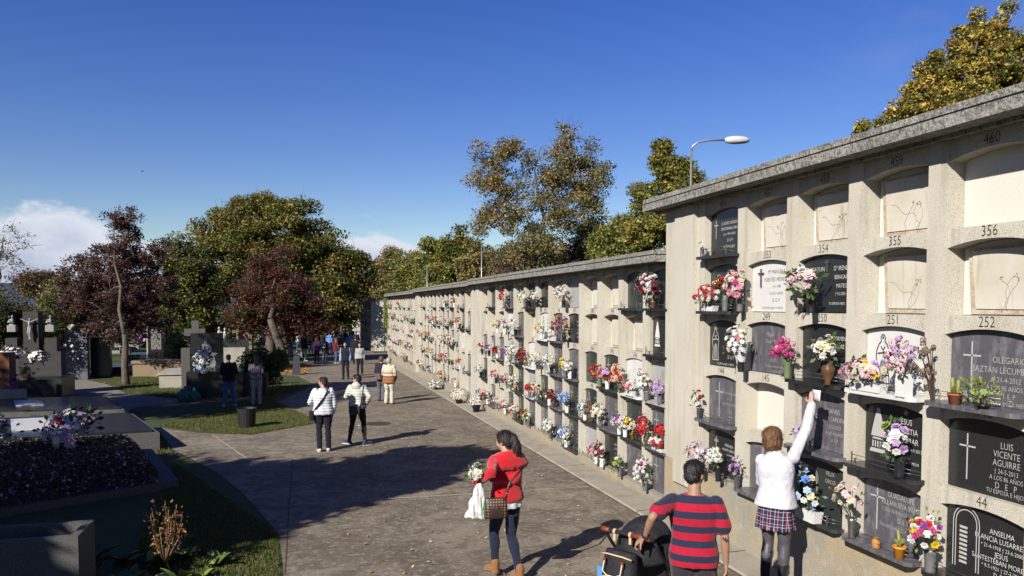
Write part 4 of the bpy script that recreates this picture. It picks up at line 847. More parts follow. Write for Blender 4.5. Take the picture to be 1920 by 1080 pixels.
S = [(0, 4, [(W, 5), (PP, 3), (DR, 2)], .27, 'brown', -.05, dict(nb=44, leaves=80, leafm=leafd, squash=(.8, 1.35, .8))),
 (4, 4, [(W, 5), (PP, 2)], .19, 'black', -.3, dict(nb=26, kind='pom')), (6, 4, [(W, 1)], .15, 'black', -.2, {}), (7, 4, [(W, 3), (CR, 1)], .15, 'grey', -.2, {}), (9, 4, [(RD, 4), (W, 1)], .16, 'grey', -.2, dict(squash=(.8, .8, 1.5))),
 (4, 3, [(OR, 3), (PU, 3), (DR, 2), (YE, 1)], .25, 'black', -.25, dict(nb=34, leaves=60)), (5, 3, [(W, 4)], .16, 'white', -.05, dict(trough=(.3, .1, .09), squash=(.6, 1.3, .6), rise=.6)), (6, 3, [(W, 2), (YE, 1)], .12, 'white', .15, {}), (8, 3, [(W, 4)], .17, 'black', -.1, {}),
 (0, 2, [(W, 5)], .18, 'grey', -.25, dict(kind='daisy', leafm=leafd)), (0, 2, [(LI, 4), (PU, 1)], .12, 'grey', .22, {}), (1, 2, [('peach', 4), (PP, 2), (RD, 1)], .2, 'brown', -.3, dict(squash=(.7, .8, 1.3), nb=28)),
 (1, 2, [(PK, 3), (W, 3), (RD, 1)], .16, 'white', .12, dict(trough=(.34, .1, .08), squash=(.6, 1.2, .6), rise=.6)), (2, 2, [(RD, 3), (OR, 1), (LI, 1)], .17, 'glass', -.25, {}), (2, 2, [(PK, 2), (RD, 1), (LI, 2)], .15, 'white', .12, {}),
 (4, 2, [(YE, 2), (W, 3)], .15, 'grey', -.2, dict(squash=(.7, .8, 1.3))), (4, 2, [(W, 4), (YE, 1)], .13, 'white', .12, {}), (5, 2, [(W, 1)], .17, 'black', -.1, dict(kind='pom')), (6, 2, [(W, 1), (CR, 1)], .16, 'grey', -.15, dict(kind='pom')), (7, 2, [(RD, 4), (DR, 1)], .18, 'gold', -.2, {}), (8, 2, [(W, 5), (CR, 1)], .22, 'grey', -.1, dict(nb=30)),
 (0, 1, [(RD, 5), (PK, 1)], .19, 'brown', -.25, dict(squash=(.7, .8, 1.25), nb=30)), (0, 1, [(RD, 1)], .10, 'grey', .3, dict(rise=2.0)), (0, 1, [(RD, 3), (W, 3)], .16, 'white', .2, dict(trough=(.36, .1, .05), squash=(.6, 1.2, .5), rise=.6, kind='pom')),
 (1, 1, [(LI, 3), (W, 2), (PU, 1)], .13, 'white', -.33, {}), (1, 1, [(PP, 3), (W, 3)], .13, 'white', -.08, {}), (1, 1, [(W, 3), (YE, 2)], .14, 'gold', .22, {}), (2, 1, [(CR, 3), (W, 3)], .18, 'grey', -.2, {}), (3, 1, [(W, 2), (PB, 1)], .13, 'white', .0, {}), (3, 1, [('brownd', 3)], .12, 'brown', .25, dict(kind='daisy', squash=(.7, .7, 1.6))),
 (4, 1, [(BL, 4), (PB, 3)], .2, 'white', -.05, dict(squash=(.7, 1.2, .75), nb=32, kind='pom')), (5, 1, [(DR, 4), (RD, 1)], .15, 'brown', .05, {}), (5, 1, [(W, 2), (GR, 2)], .09, 'white', -.25, {}), (6, 1, [('peach', 2), (CR, 2), (DR, 3)], .18, 'grey', -.15, {}), (7, 1, [(RD, 1)], .1, 'grey', .2, {}), (8, 1, [(W, 1), (CR, 1)], .17, 'gold', -.1, dict(kind='pom')),
 (0, 0, [(W, 8), (MG, 1)], .2, 'grey', -.28, dict(nb=30, kind='pom', squash=(.8, .85, 1.3))), (1, 0, [(W, 2), (GR, 3)], .12, 'grey', -.3, dict(nb=10, leafm=leafd, leaves=50)), (2, 0, [(W, 4), (DR, 2), (PK, 1)], .17, 'white', -.12, dict(squash=(.7, .9, 1.2))), (2, 0, [(PK, 3), (PP, 2)], .14, 'white', -.42, {}),
 (4, 0, [(BL, 3), (W, 4), (PB, 2)], .19, 'white', -.1, dict(nb=28, leaves=50)), (5, 0, [(W, 1)], .17, 'grey', -.2, dict(nb=28, squash=(.8, .9, 1.1))), (7, 0, [(RD, 3), (DR, 1)], .15, 'grey', -.1, {}), (7, 0, [(W, 2), (GR, 3)], .14, 'grey', .1, dict(kind='daisy', leafm=leafy, leaves=50)), (8, 0, [(OR, 3), (W, 3)], .16, 'brown', -.1, {})]
for (i, r, cols, rad, vs_, u, k) in S: ab(i, r, cols, rad, vs_, u, **k)
PAL = [[(W, 1)], [(W, 3), (CR, 2)], [(RD, 3), (W, 2)], [(PK, 3), (W, 2)], [(MG, 2), (PP, 2)], [(YE, 2), (W, 3)], [(PU, 2), (W, 2)], [(OR, 2), (RD, 1)], [(RD, 3), (DR, 2)], [(PP, 3), (CR, 1)], [(LI, 3), (W, 1)], [(W, 3), (GR, 2)]]
rf = random.Random(99)
for i in range(9, 13):
    for r in range(5):
        if (r == 4) or rf.random() < .25: continue
        ab(i, r, rf.choice(PAL), rf.uniform(.11, .16), rf.choice(('grey', 'white', 'gold', 'black')), rf.uniform(-.25, .1), nb=18)
def bb(y0, zs, n, prob, blk, seed, grp, nb=12):
    rf = random.Random(seed)
    for i in range(n):
        for r in range(5):
            if rf.random() > prob*(.45 if r == 4 else 1): continue
            ab(i, r, rf.choice(PAL), rf.uniform(.10, .16), rf.choice(('grey', 'white', 'gold', 'black')), rf.uniform(-.25, .1), blk=blk, fn=lambda i_, r_, u_: niche_pos(y0, XF, zs, i_, r_, u_, .08), nb=nb, br=.042, leaves=16, stems=False, group=grp)
bb(24.92, .03, 12, .52, 'of the middle block', 5, 'flowers on the middle niche block')
bb(38.62, -.02, 13, .5, 'of the shaded far block', 6, 'flowers on the shaded niche block')
bb(66.4, -.33, 12, .45, 'of the detached block', 7, 'flowers on the detached niche block', 8)
# pots standing on the path by the wall
def gpot(px_, py_, label, cols, r, kind='daisy', nb=60, br=.03, vr=.13, hv=.2, v='black', **k):
    p = gp(px_, py_, .04); bouquet(label, p, cols, r, hv, v, vr, nb=nb, br=br, kind=kind, lean=(0, 0, 0), leaves=90, leafm=leafd, name='potted_flowers', cat='flower pot', group='flower pots standing by the wall', stems=False, rise=.45, **k)
gpot(893, 772, 'white daisy bush in a black pot on the kerb, nearest of three', [(W, 1)], .26, nb=110, br=.024, squash=(1, 1, .7))
gpot(861, 756, 'wide cream chrysanthemum pot on the kerb between two others', [(CR, 3), (W, 2)], .32, nb=110, br=.034, hv=.12, squash=(1, 1, .75))
gpot(819, 730, 'loose white bouquet lying at the foot of the wall, farthest of three', [(W, 1)], .26, nb=22, br=.06, kind='pom', hv=.08, squash=(1.2, 1, .7))
gpot(768, 690, 'dark red flower pot by the shaded wall behind the elderly couple', [(PU, 3), (DR, 2)], .3, nb=40, br=.06, kind='pom', hv=.3)
# ---------------- people ----------------
def remesh(name, mb, voxel, mats, parent=None, smooth=3, disp=None, keeploc=None, matfn=None):
    me = bpy.data.meshes.new(name); me.from_pydata(mb.v, [], mb.f); me.update()
    ob = bpy.data.objects.new(name, me); scene.collection.objects.link(ob)
    md = ob.modifiers.new('r', 'REMESH'); md.mode = 'VOXEL'; md.voxel_size = voxel; md.use_smooth_shade = True
    if smooth:
        s = ob.modifiers.new('s', 'SMOOTH'); s.factor = .5; s.iterations = smooth
    dg = bpy.context.evaluated_depsgraph_get(); ev = ob.evaluated_get(dg); nm = bpy.data.meshes.new_from_object(ev)
    bpy.data.objects.remove(ob); bpy.data.meshes.remove(me)
    nm.name = name; nm.materials.clear()
    for m in (mats if isinstance(mats, (list, tuple)) else [mats]): nm.materials.append(m)
    n = len(nm.vertices); co = np.empty(n*3, 'f4'); nm.vertices.foreach_get('co', co); co = co.reshape(-1, 3)
    if disp is not None:
        no = np.empty(n*3, 'f4'); nm.vertices.foreach_get('normal', no); no = no.reshape(-1, 3)
        co = co+no*disp(co)[:, None]; nm.vertices.foreach_set('co', co.reshape(-1).astype('f4')); nm.update()
    if matfn is not None:
        k = len(nm.polygons); ctr = np.empty(k*3, 'f4'); nm.polygons.foreach_get('center', ctr); nm.polygons.foreach_set('material_index', matfn(ctr.reshape(-1, 3)).astype('i4'))
    nm.polygons.foreach_set('use_smooth', [True]*len(nm.polygons)); nm.update()
    return link(name, nm, parent)
def nz3(c, s, seed=0):
    from mathutils import noise
    return np.array([noise.noise((a*s[0]+seed, b*s[1], d*s[2])) for a, b, d in c.tolist()])
def folds(seed, amp=1.0):
    return lambda c: amp*(.016*(.30-np.abs(nz3(c, (6, 6, 3.2), seed)))+.007*(.3-np.abs(nz3(c+c[:, [2, 0, 1]]*.6, (15, 15, 9), seed+5)))+.002*nz3(c, (45, 45, 30), seed))
def strands(hair, n, L_, m, w_=.0016, seed=1, lift=.004):
    me = hair.data; k = len(me.vertices); co = np.empty(k*3, 'f4'); me.vertices.foreach_get('co', co); co = co.reshape(-1, 3); no = np.empty(k*3, 'f4'); me.vertices.foreach_get('normal', no); no = no.reshape(-1, 3)
    rs = np.random.RandomState(seed); idx = rs.randint(0, k, n); mb = MB()
    for i in idx:
        p = Vector(co[i]); q = Vector(no[i]); d = Vector((rs.normal()*.25, rs.normal()*.25, -1)); d = (d-q*d.dot(q)); 
        if d.length < .05: d = Vector((rs.normal(), rs.normal(), 0))
        d.normalize(); s = d.cross(q)*w_; l = L_*rs.uniform(.5, 1.2); h = lift*rs.uniform(.3, 1.3)
        a = p+q*.0005; b = p+d*l*.5+q*h; c = p+d*l+q*h*.6+s*rs.normal()*3
        mb.add([a-s, a+s, b+s, b-s, c], [(0, 1, 2, 3), (3, 2, 4)])
    mb.build('hair_strands', m, hair)
def limb(mb, pts, rs, n=12, flat=None, side=None):
    """rounded tapered limb; end caps rounded"""
    pts = [Vector(p) for p in pts]; P = []; Q = []
    d0 = (pts[0]-pts[1]).normalized(); d1 = (pts[-1]-pts[-2]).normalized()
    for k in (1, .85, .5): P.append(pts[0]+d0*rs[0]*k*.95); Q.append(rs[0]*math.sqrt(max(.02, 1-k*k)))
    # resample with smooth bends
    for i, p in enumerate(pts):
        if 0 < i < len(pts)-1:
            a = p.lerp(pts[i-1], .12); b = p.lerp(pts[i+1], .12); P += [a, p*.6+(a+b)*.2, b]; Q += [rs[i]*.97+rs[i-1]*.03, rs[i], rs[i]*.97+rs[i+1]*.03]
        else: P.append(p); Q.append(rs[i])
    for k in (.5, .85, 1): P.append(pts[-1]+d1*rs[-1]*k*.95); Q.append(rs[-1]*math.sqrt(max(.02, 1-k*k)))
    mb.tube(P, Q, n)
def loft(mb, rings, side=(1, 0, 0), n=20):
    """rings: (centre, rx, ry) ; closed"""
    S = Vector(side).normalized(); o = len(mb.v); cs = [Vector(r[0]) for r in rings]; m = len(rings)
    for i, (c, rx, ry) in enumerate(rings):
        t = (cs[min(i+1, m-1)]-cs[max(i-1, 0)]).normalized(); s = (S-t*S.dot(t)).normalized(); f = t.cross(s)
        for k in range(n):
            a = 2*math.pi*k/n; ca, sa = math.cos(a), math.sin(a)
            ex = .8; u = math.copysign(abs(ca)**ex, ca)*rx; v = math.copysign(abs(sa)**ex, sa)*ry
            q = cs[i]+s*u+f*v; mb.v.append(tuple(q))
    for i in range(m-1):
        for k in range(n):
            k2 = (k+1) % n; mb.f.append((o+i*n+k, o+i*n+k2, o+(i+1)*n+k2, o+(i+1)*n+k)); mb.m.append(0); mb.sm.append(True)
    mb.f.append(tuple(o+k for k in range(n))[::-1]); mb.m.append(0); mb.sm.append(True)
    e = o+(m-1)*n; mb.f.append(tuple(e+k for k in range(n))); mb.m.append(0); mb.sm.append(True)
SK = {}
def skin(tone='light'):
    c = dict(light=(.55, .33, .24), tan=(.40, .23, .155), dark=(.3, .17, .11))[tone]
    m = mat('skin_'+tone, c, .5, [(30, 3, .4, .7, tuple(a*.8 for a in c), .5)], (180, .15, .002), 0, .35)
    m.node_tree.nodes['Principled BSDF'].inputs['Subsurface Weight'].default_value = .08; return m
def cloth(name, col, var=.7, rough=.85, wr=.5, scale=9):
    return mat('cloth_'+name, col, rough, [(scale, 4, .4, .7, tuple(a*var for a in col), .6)], (scale*1.3, wr, .03), 0, .15, sheen=.15)
def hairm(name, col):
    return mat('hair_'+name, col, .5, [(60, 4, .4, .65, tuple(min(1, a*2.2+.01) for a in col), .5, (1, 1, .12))], (90, .7, .01), 0, .4)
DEF = dict(pelvis=(0, 0, .95), waist=(0, .0, 1.08), chest=(0, .0, 1.27), neck=(0, -.01, 1.45), head=(0, .015, 1.60),
    sL=(-.175, -.01, 1.40), sR=(.175, -.01, 1.40), eL=(-.225, -.03, 1.12), eR=(.225, -.03, 1.12), wL=(-.225, .05, .88), wR=(.225, .05, .88),
    hL=(-.09, 0, .90), hR=(.09, 0, .90), kL=(-.10, .02, .49), kR=(.10, .02, .49), aL=(-.11, -.03, .085), aR=(.11, -.03, .085), tL=(-.13, .15, .03), tR=(.13, .15, .03))
def hand(mb, wrist, dirv, palm_n, curl=.5, side=1, spread=.1, s=1.0):
    """palm from the wrist along dirv; palm_n = direction the palm faces; side=+1 thumb on dirv x palm_n side"""
    w_ = Vector(wrist); d = Vector(dirv).normalized(); pn = Vector(palm_n); pn = (pn-d*pn.dot(d)).normalized(); x = d.cross(pn)*side
    c = w_+d*.052*s; M = Matrix((x, pn, d)).transposed()
    mb.ell(w_+d*.045*s, .040*s, .017*s, .055*s, 12, 8, 0, M); mb.ell(w_+d*.065*s, .040*s, .014*s, .036*s, 12, 8, 0, M)
    for k, (off, L_) in enumerate(((.030, .072), (.010, .082), (-.011, .076), (-.030, .058))):
        b = w_+d*.088*s+x*off*s; a = 0; p = b-d*.02*s; pts = [p, b]; dd = d+x*spread*(off*12); dd.normalize()
        for j, f in enumerate((.45, .32, .25)):
            a += curl*(.55+.35*j); v = dd*math.cos(a)+pn*math.sin(a); p = pts[-1]+v*L_*f*s; pts.append(p)
        mb.tube(pts, [.0095*s, .0092*s, .0085*s, .008*s, .006*s], 8)
    b = w_+d*.025*s+x*.034*s; t1 = b+(d*.55+x*.75+pn*.25*curl).normalized()*.034*s; t2 = t1+(d*.8+x*.3+pn*(.3+.5*curl)).normalized()*.030*s; t3 = t2+(d*.8+pn*(.3+.9*curl)).normalized()*.022*s
    mb.tube([w_+d*.015*s+x*.015*s, b, t1, t2, t3], [.014*s, .0135*s, .011*s, .0095*s, .007*s], 8)
def headgeo(mb, c, M, s=1.0):
    c = Vector(c); e = lambda x, y, z, rx, ry, rz: mb.ell(c+M @ (Vector((x, y, z))*s), rx*s, ry*s, rz*s, 16, 12, 0, M)
    e(0, -.012, .028, .074, .094, .086); e(0, .028, -.03, .060, .066, .070); e(0, .052, -.082, .030, .030, .026); e(0, .035, -.06, .048, .052, .040)
    e(0, .082, .03, .045, .016, .016); e(0, .098, -.012, .010, .018, .022); e(0, .104, -.022, .014, .014, .011); e(0, .086, -.055, .022, .012, .011)
    for sg in (-1, 1): e(sg*.073, -.002, -.012, .010, .018, .030); e(sg*.04, .066, -.028, .022, .02, .02)
def person(label, loc, heading, h=1.68, J=None, top=None, bottom=None, shoes=None, hair=None, tone='light', voxel=.012, head_yaw=0, head_pitch=0, kind='m', sleeves=1.0, topkind='shirt', hairkind='short', skirt=None, hands=None, name='person', fat=1.0, torso_len=.0, group=None, cv=None, matfn_top=None, topmats=None, collar=None, legs=None, extra=None, hs_=1.0, hood=False, sock=None, hemw=0, foldamp=1.0):
    Jd = {k: Vector(v) for k, v in DEF.items()}
    for k, v in (J or {}).items(): Jd[k] = Vector(v)
    J = Jd; K = h/1.72; f = fat; cv = cv or voxel
    HM = Matrix.Rotation(R(-head_yaw), 3, 'Z') @ Matrix.Rotation(R(head_pitch), 3, 'X')
    side = (J['sR']-J['sL']).normalized(); hside = (J['hR']-J['hL']).normalized()
    fem = kind == 'f'
    def torso(mb, e, lo=True, hi=True):
        P, Wt, Cc, Nk = J['pelvis'], J['waist'], J['chest'], J['neck']; b = []
        if lo: b += [(P-Vector((0, 0, .10)), .10*f+e, .08*f+e), (P-Vector((0, 0, .05)), (.165 if fem else .158)*f+e, .115*f+e), (P+Vector((0, 0, .02)), (.170 if fem else .16)*f+e, .12*f+e)]
        b += [(Wt, (.135 if fem else .150)*f+e, .10*f+e), (Wt.lerp(Cc, .5), (.145 if fem else .165)*f+e, .107*f+e), (Cc, (.160 if fem else .182)*f+e, .115*f+e), (Cc.lerp(Nk, .45), (.165 if fem else .192)*f+e, .10*f+e), (Cc.lerp(Nk, .72), (.135 if fem else .15)*f+e, .078*f+e), (Cc.lerp(Nk, .9), .075*f+e, .06+e)]
        if hi: b += [(Nk, .052+e, .054+e)]
        loft(mb, b, side)
        for s in 'LR': mb.ell(J['s'+s], (.058 if fem else .068)*f+e, (.058 if fem else .066)*f+e, (.056 if fem else .062)*f+e, 12, 8)
    def arm(mb, s, e, to=1.0):
        a, b, c = J['s'+s], J['e'+s], J['w'+s]; k = .88 if fem else 1.0
        if to >= 1: limb(mb, [a, a.lerp(b, .5), b, b.lerp(c, .3), c.lerp(b, .02)], [.050*k*f+e, .046*k*f+e, .040*k+e, .041*k+e, .027*k+e*1.15])
        elif to >= .5: m = b.lerp(c, (to-.5)*2); limb(mb, [a, a.lerp(b, .5), b, m], [.056*k*f+e, .050*k*f+e, .044*k+e, .041*k+e])
        else: m = a.lerp(b, to*2); limb(mb, [a, a.lerp(m, .5), m], [.054*k*f+e, .059*k*f+e, .062*k*f+e*1.1])
    def leg(mb, s, e, lo=None, flare=0):
        a, b, c = J['h'+s], J['k'+s], J['a'+s]; k = (1.04 if fem else 1.0)*f
        fw = Vector((0, -.012, 0))
        limb(mb, [a+Vector((0, 0, -.02)), a.lerp(b, .45), b, b.lerp(c, .28)+fw, b.lerp(c, .6)+fw*.5, c], [.088*k+e, .074*k+e, .055+e, .056+e+flare*.3, .043+e+flare*.7, .036+e+flare], 14)
    bm_ = MB()
    torso(bm_, -.014); limb(bm_, [J['neck']-Vector((0, 0, .05)), J['neck'].lerp(J['head'], .5), J['head']-Vector((0, 0, .05))], [.056, .052, .052])
    headgeo(bm_, J['head'], HM)
    for s in 'LR':
        arm(bm_, s, -.005 if sleeves < 1 else -.008); leg(bm_, s, -.014)
        hd = (hands or {}).get(s, {}); d = Vector(hd.get('dir', tuple((J['w'+s]-J['e'+s]).normalized()))); pn = hd.get('palm', (1 if s == 'L' else -1, 0, 0))
        hand(bm_, J['w'+s], d, pn, hd.get('curl', .45), hd.get('side', 1 if s == 'L' else -1), s=1.0)
        foot = [J['a'+s]+Vector((0, 0, -.03)), J['a'+s].lerp(J['t'+s], .5)+Vector((0, 0, -.0)), J['t'+s]]
        limb(bm_, foot, [.036, .034, .026])
    if extra: extra(bm_, J)
    body = remesh(name, bm_, voxel, skin(tone), None, 2)
    # legs may be tinted (tights)
    g = MB()
    if bottom:
        if skirt:
            zt, zb_, flare = skirt; P = J['pelvis']
            loft(g, [(Vector((P.x, P.y, zt)), .13*f, .10*f), (Vector((P.x, P.y, zt-.08)), .155*f, .118*f), (Vector((P.x, P.y, (zt-.08)*.5+zb_*.5)), .176+flare*.5, .136+flare*.5), (Vector((P.x, P.y, zb_)), .185+flare, .145+flare)], hside, 28)
            bo = remesh('skirt', g, cv, bottom, body, 1, lambda c: .006*np.sin(np.arctan2(c[:, 1]-P.y, c[:, 0]-P.x)*14)*(c[:, 2] < zt-.1))
        else:
            P = J['pelvis']
            loft(g, [(P-Vector((0, 0, .11)), .11*f, .085*f), (P-Vector((0, 0, .05)), .172*f, .123*f), (P+Vector((0, 0, .03)), .174*f, .127*f), (P+Vector((0, 0, .11)), .155*f, .112*f)], hside)
            for s in 'LR': leg(g, s, .012 if legs != 'slim' else .006, flare=.03 if legs == 'wide' else (0 if legs == 'slim' else .012))
            bo = remesh('trousers', g, cv, bottom, body, 2, folds(3, .55) if voxel < .010 else lambda c: .004*np.sin(c[:, 2]*48+c[:, 0]*30)*(c[:, 2] < .75)+.003*np.sin(c[:, 2]*90+c[:, 1]*60))
    if legs == 'tights':
        for s in 'LR':
            t_ = MB(); leg(t_, s, .003); remesh('tights', t_, cv, sock or cloth('black', (.02, .02, .022)), body, 1)
    if top:
        t = MB(); e = dict(shirt=.012, sweater=.024, puffer=.030, coat=.03)[topkind]
        P = J['pelvis']
        hem = P+Vector((0, 0, -.06-torso_len))
        torso_r = [(hem, .178*f+e*.7+hemw, .133*f+e*.7+hemw), (P+Vector((0, 0, .0)), .178*f+e, .132*f+e), (J['waist'], (.142 if fem else .152)*f+e*1.2, .106*f+e*1.1), (J['waist'].lerp(J['chest'], .5), (.15 if fem else .167)*f+e, .11*f+e),
            (J['chest'], (.162 if fem else .182)*f+e, .117*f+e), (J['chest'].lerp(J['neck'], .45), (.166 if fem else .19)*f+e*.8, .10*f+e*.8), (J['chest'].lerp(J['neck'], .72), (.135 if fem else .15)*f+e*.6, .078*f+e*.6), (J['chest'].lerp(J['neck'], .93), .072*f+e*.5, .062+e*.4)]
        if topkind in ('sweater', 'puffer', 'coat'): torso_r.append((J['neck']+Vector((0, 0, .02)), .060+e*.5, .060+e*.5))
        loft(t, torso_r, side, 24)
        for s in 'LR':
            t.ell(J['s'+s]-Vector((0, 0, .012)), (.052 if fem else .056)*f+e*.6, (.052 if fem else .056)*f+e*.6, (.050 if fem else .052)*f+e*.4, 12, 8); arm(t, s, e*.75, sleeves)
        if collar: collar(t, J)
        if hood: t.ell(J['neck']+Vector((0, -.075, -.01)), .12, .07, .10, 14, 10)
        sd = sum(map(ord, label)) % 17; near_ = voxel < .010
        if topkind == 'puffer':
            dsp = lambda c: .010*np.abs(np.sin(c[:, 2]*math.pi/.062))-.006+.003*np.sin(c[:, 0]*40+c[:, 2]*9)
        elif topkind == 'sweater':
            dsp = lambda c: .0035*np.sin(c[:, 2]*26+c[:, 0]*22+sd)*np.sin(c[:, 1]*17+c[:, 2]*8)+.0015*np.sin(c[:, 2]*60+c[:, 0]*50)
        else:
            dsp = lambda c: .005*np.sin(c[:, 2]*30-c[:, 0]*24+sd)*np.sin(c[:, 1]*20+c[:, 0]*14)+.003*np.sin(c[:, 2]*70+c[:, 1]*40)
        if near_ and topkind != 'puffer': dsp = folds(sd, foldamp)
        remesh({'shirt': 'shirt', 'sweater': 'sweater', 'puffer': 'jacket', 'coat': 'coat'}[topkind], t, cv, topmats or top, body, 2, dsp, matfn=matfn_top)
    if shoes:
        for s in 'LR':
            q = MB(); a, tt = J['a'+s], J['t'+s]; d = (tt-a); dz = Vector((d.x, d.y, 0)).normalized(); 
            limb(q, [a-dz*.035+Vector((0, 0, -.035)), a.lerp(tt, .5)+Vector((0, 0, .004)), tt+dz*.02+Vector((0, 0, .006))], [.046, .044, .034]); limb(q, [a+Vector((0, 0, .03)), a+Vector((0, 0, -.04))], [.045, .047])
            so_ = remesh('shoe', q, max(.008, cv*.7), shoes, body, 2)
            if voxel < .013:
                q = MB(); pr = []
                for k in range(14):
                    an = 2*math.pi*k/14; ln = .15*math.cos(an); wd = .047*math.sin(an)*(1.0+.12*math.cos(an)); nx_ = Vector((-dz.y, dz.x, 0)); cc = a.lerp(tt, .48); base = min(a.z-.085, tt.z-.03)
                    pr.append(cc+dz*ln+nx_*wd)
                z0 = 0; up = (tt.z-.03)-(a.z-.085)
                vs = [(p.x, p.y, (a.z-.083)+up*max(0, min(1, ((p-a).dot(dz))/.19))) for p in pr]; vs2 = [(x, y, z+.022) for x, y, z in vs]
                q.add(vs+vs2, [tuple(range(14))[::-1], tuple(range(14, 28))]+[(i, (i+1) % 14, 14+(i+1) % 14, 14+i) for i in range(14)]); q.build('sole', mat('pale_sole', (.6, .58, .55), .7), so_)
    if hair:
        q = MB(); c = J['head']; E = lambda x, y, z, rx, ry, rz: q.ell(c+HM @ Vector((x, y, z)), rx, ry, rz, 16, 12, 0, HM)
        if hairkind == 'short': E(0, -.022, .048, .081, .092, .078); E(0, -.055, .0, .070, .060, .075); E(0, .03, .083, .06, .05, .03)
        if hairkind == 'crop': E(0, -.018, .042, .079, .094, .079); E(0, -.045, -.005, .068, .064, .07)
        if hairkind == 'bob': E(0, -.022, .045, .088, .102, .085); E(0, -.055, -.02, .086, .068, .095); E(.045, -.02, -.03, .045, .06, .075); E(-.045, -.02, -.03, .045, .06, .075)
        if hairkind == 'curly': E(0, -.02, .045, .096, .105, .09); E(0, -.05, .0, .088, .07, .09)
        if hairkind == 'long': E(0, -.02, .045, .083, .1, .083); E(0, -.06, -.03, .078, .055, .10); limb(q, [c+Vector((0, -.06, -.03)), c+Vector((0, -.09, -.13)), c+Vector((0, -.10, -.26))], [.07, .075, .05])
        if hairkind == 'pony':
            E(0, -.018, .045, .081, .097, .082); E(0, -.055, .0, .072, .058, .078)
            t0 = c+HM @ Vector((0, -.10, .05)); limb(q, [t0, t0+Vector((.01, -.05, -.0)), t0+Vector((.03, -.085, -.10)), t0+Vector((.045, -.08, -.21)), t0+Vector((.07, -.07, -.30))], [.028, .034, .044, .040, .014])
        ho = remesh('hair', q, min(cv, .009) if voxel < .013 else .014, hair, body, 1, lambda c_: .003*np.sin(c_[:, 0]*130+c_[:, 2]*20)*np.sin(c_[:, 1]*90)+.002*np.sin(c_[:, 0]*300))
        if voxel < .0125: strands(ho, 2600 if voxel < .010 else 900, .035 if hairkind == 'crop' else .07, hair, seed=len(label), lift=.005 if hairkind == 'crop' else .008)
    if voxel < .013:
        ey = MB()
        for sg in (-1, 1): ey.ell(J['head']+HM @ Vector((sg*.031, .083, .008)), .012, .008, .007, 10, 6, 0, HM)
        for sg in (-1, 1): ey.ell(J['head']+HM @ Vector((sg*.031, .0895, .008)), .005, .003, .005, 8, 6, 1, HM)
        for sg in (-1, 1): ey.tube([J['head']+HM @ Vector((sg*.018, .092, .027)), J['head']+HM @ Vector((sg*.046, .083, .028))], .003, 5, 1)
        ey.build('eyes', [mat('eye_white', (.7, .68, .65), .3), mat('eye_dark', (.03, .02, .015), .3)], body)
        lp = MB(); lp.ell(J['head']+HM @ Vector((0, .0965, -.053)), .021, .006, .0045, 10, 6, 0, HM); lp.ell(J['head']+HM @ Vector((0, .096, -.060)), .017, .006, .0045, 10, 6, 0, HM); lp.build('lips', mat('lip_colour', (.38, .13, .11), .5), body)
    body.location = (loc[0], loc[1], loc[2]); body.rotation_euler = (0, 0, -heading); body.scale = (K, K, K)
    tag(body, label, 'person', group); return body, J
def bw(body, v):             # point in body space -> world
    M = Matrix.Translation(body.location) @ body.rotation_euler.to_matrix().to_4x4() @ Matrix.Diagonal((*body.scale, 1)); return M @ Vector(v)
VH = YAW          # heading straight away from the camera
def atd(px_, py_, z): return CAM+ray(px_, py_)*z
def foot(px_, z): p = atd(px_, 572, z); return Vector((p.x, p.y, gz(p.x, p.y)))
def ik(S, T, a=.295, b=.265, bend=(0, -1, -.3)):
    S = Vector(S); T = Vector(T); d = T-S; L_ = d.length
    if L_ > (a+b)*.995: T = S+d.normalized()*(a+b)*.995; d = T-S; L_ = d.length
    x = (a*a-b*b+L_*L_)/(2*L_); h = math.sqrt(max(1e-6, a*a-x*x)); u = d.normalized(); q = Vector(bend); q = (q-u*q.dot(u)).normalized()
    return S+u*x+q*h, T
def w2b(loc, heading, h, wp):
    return (Matrix.Rotation(heading, 3, 'Z') @ (Vector(wp)-Vector(loc)))/(h/1.72)
denim = cloth('dark_denim', (.012, .018, .045), .6); navy = cloth('navy', (.012, .016, .032)); blackc = cloth('black', (.013, .013, .015)); whitec = cloth('white', (.74, .75, .78), .9, .6, .4)
redw = mat('red_knit', (.62, .008, .018), .85, [(14, 4, .4, .7, (.42, .006, .012), .6), (200, 2, .45, .6, (.5, .006, .015), .5)], (220, .4, .004), 0, .15, sheen=.3)
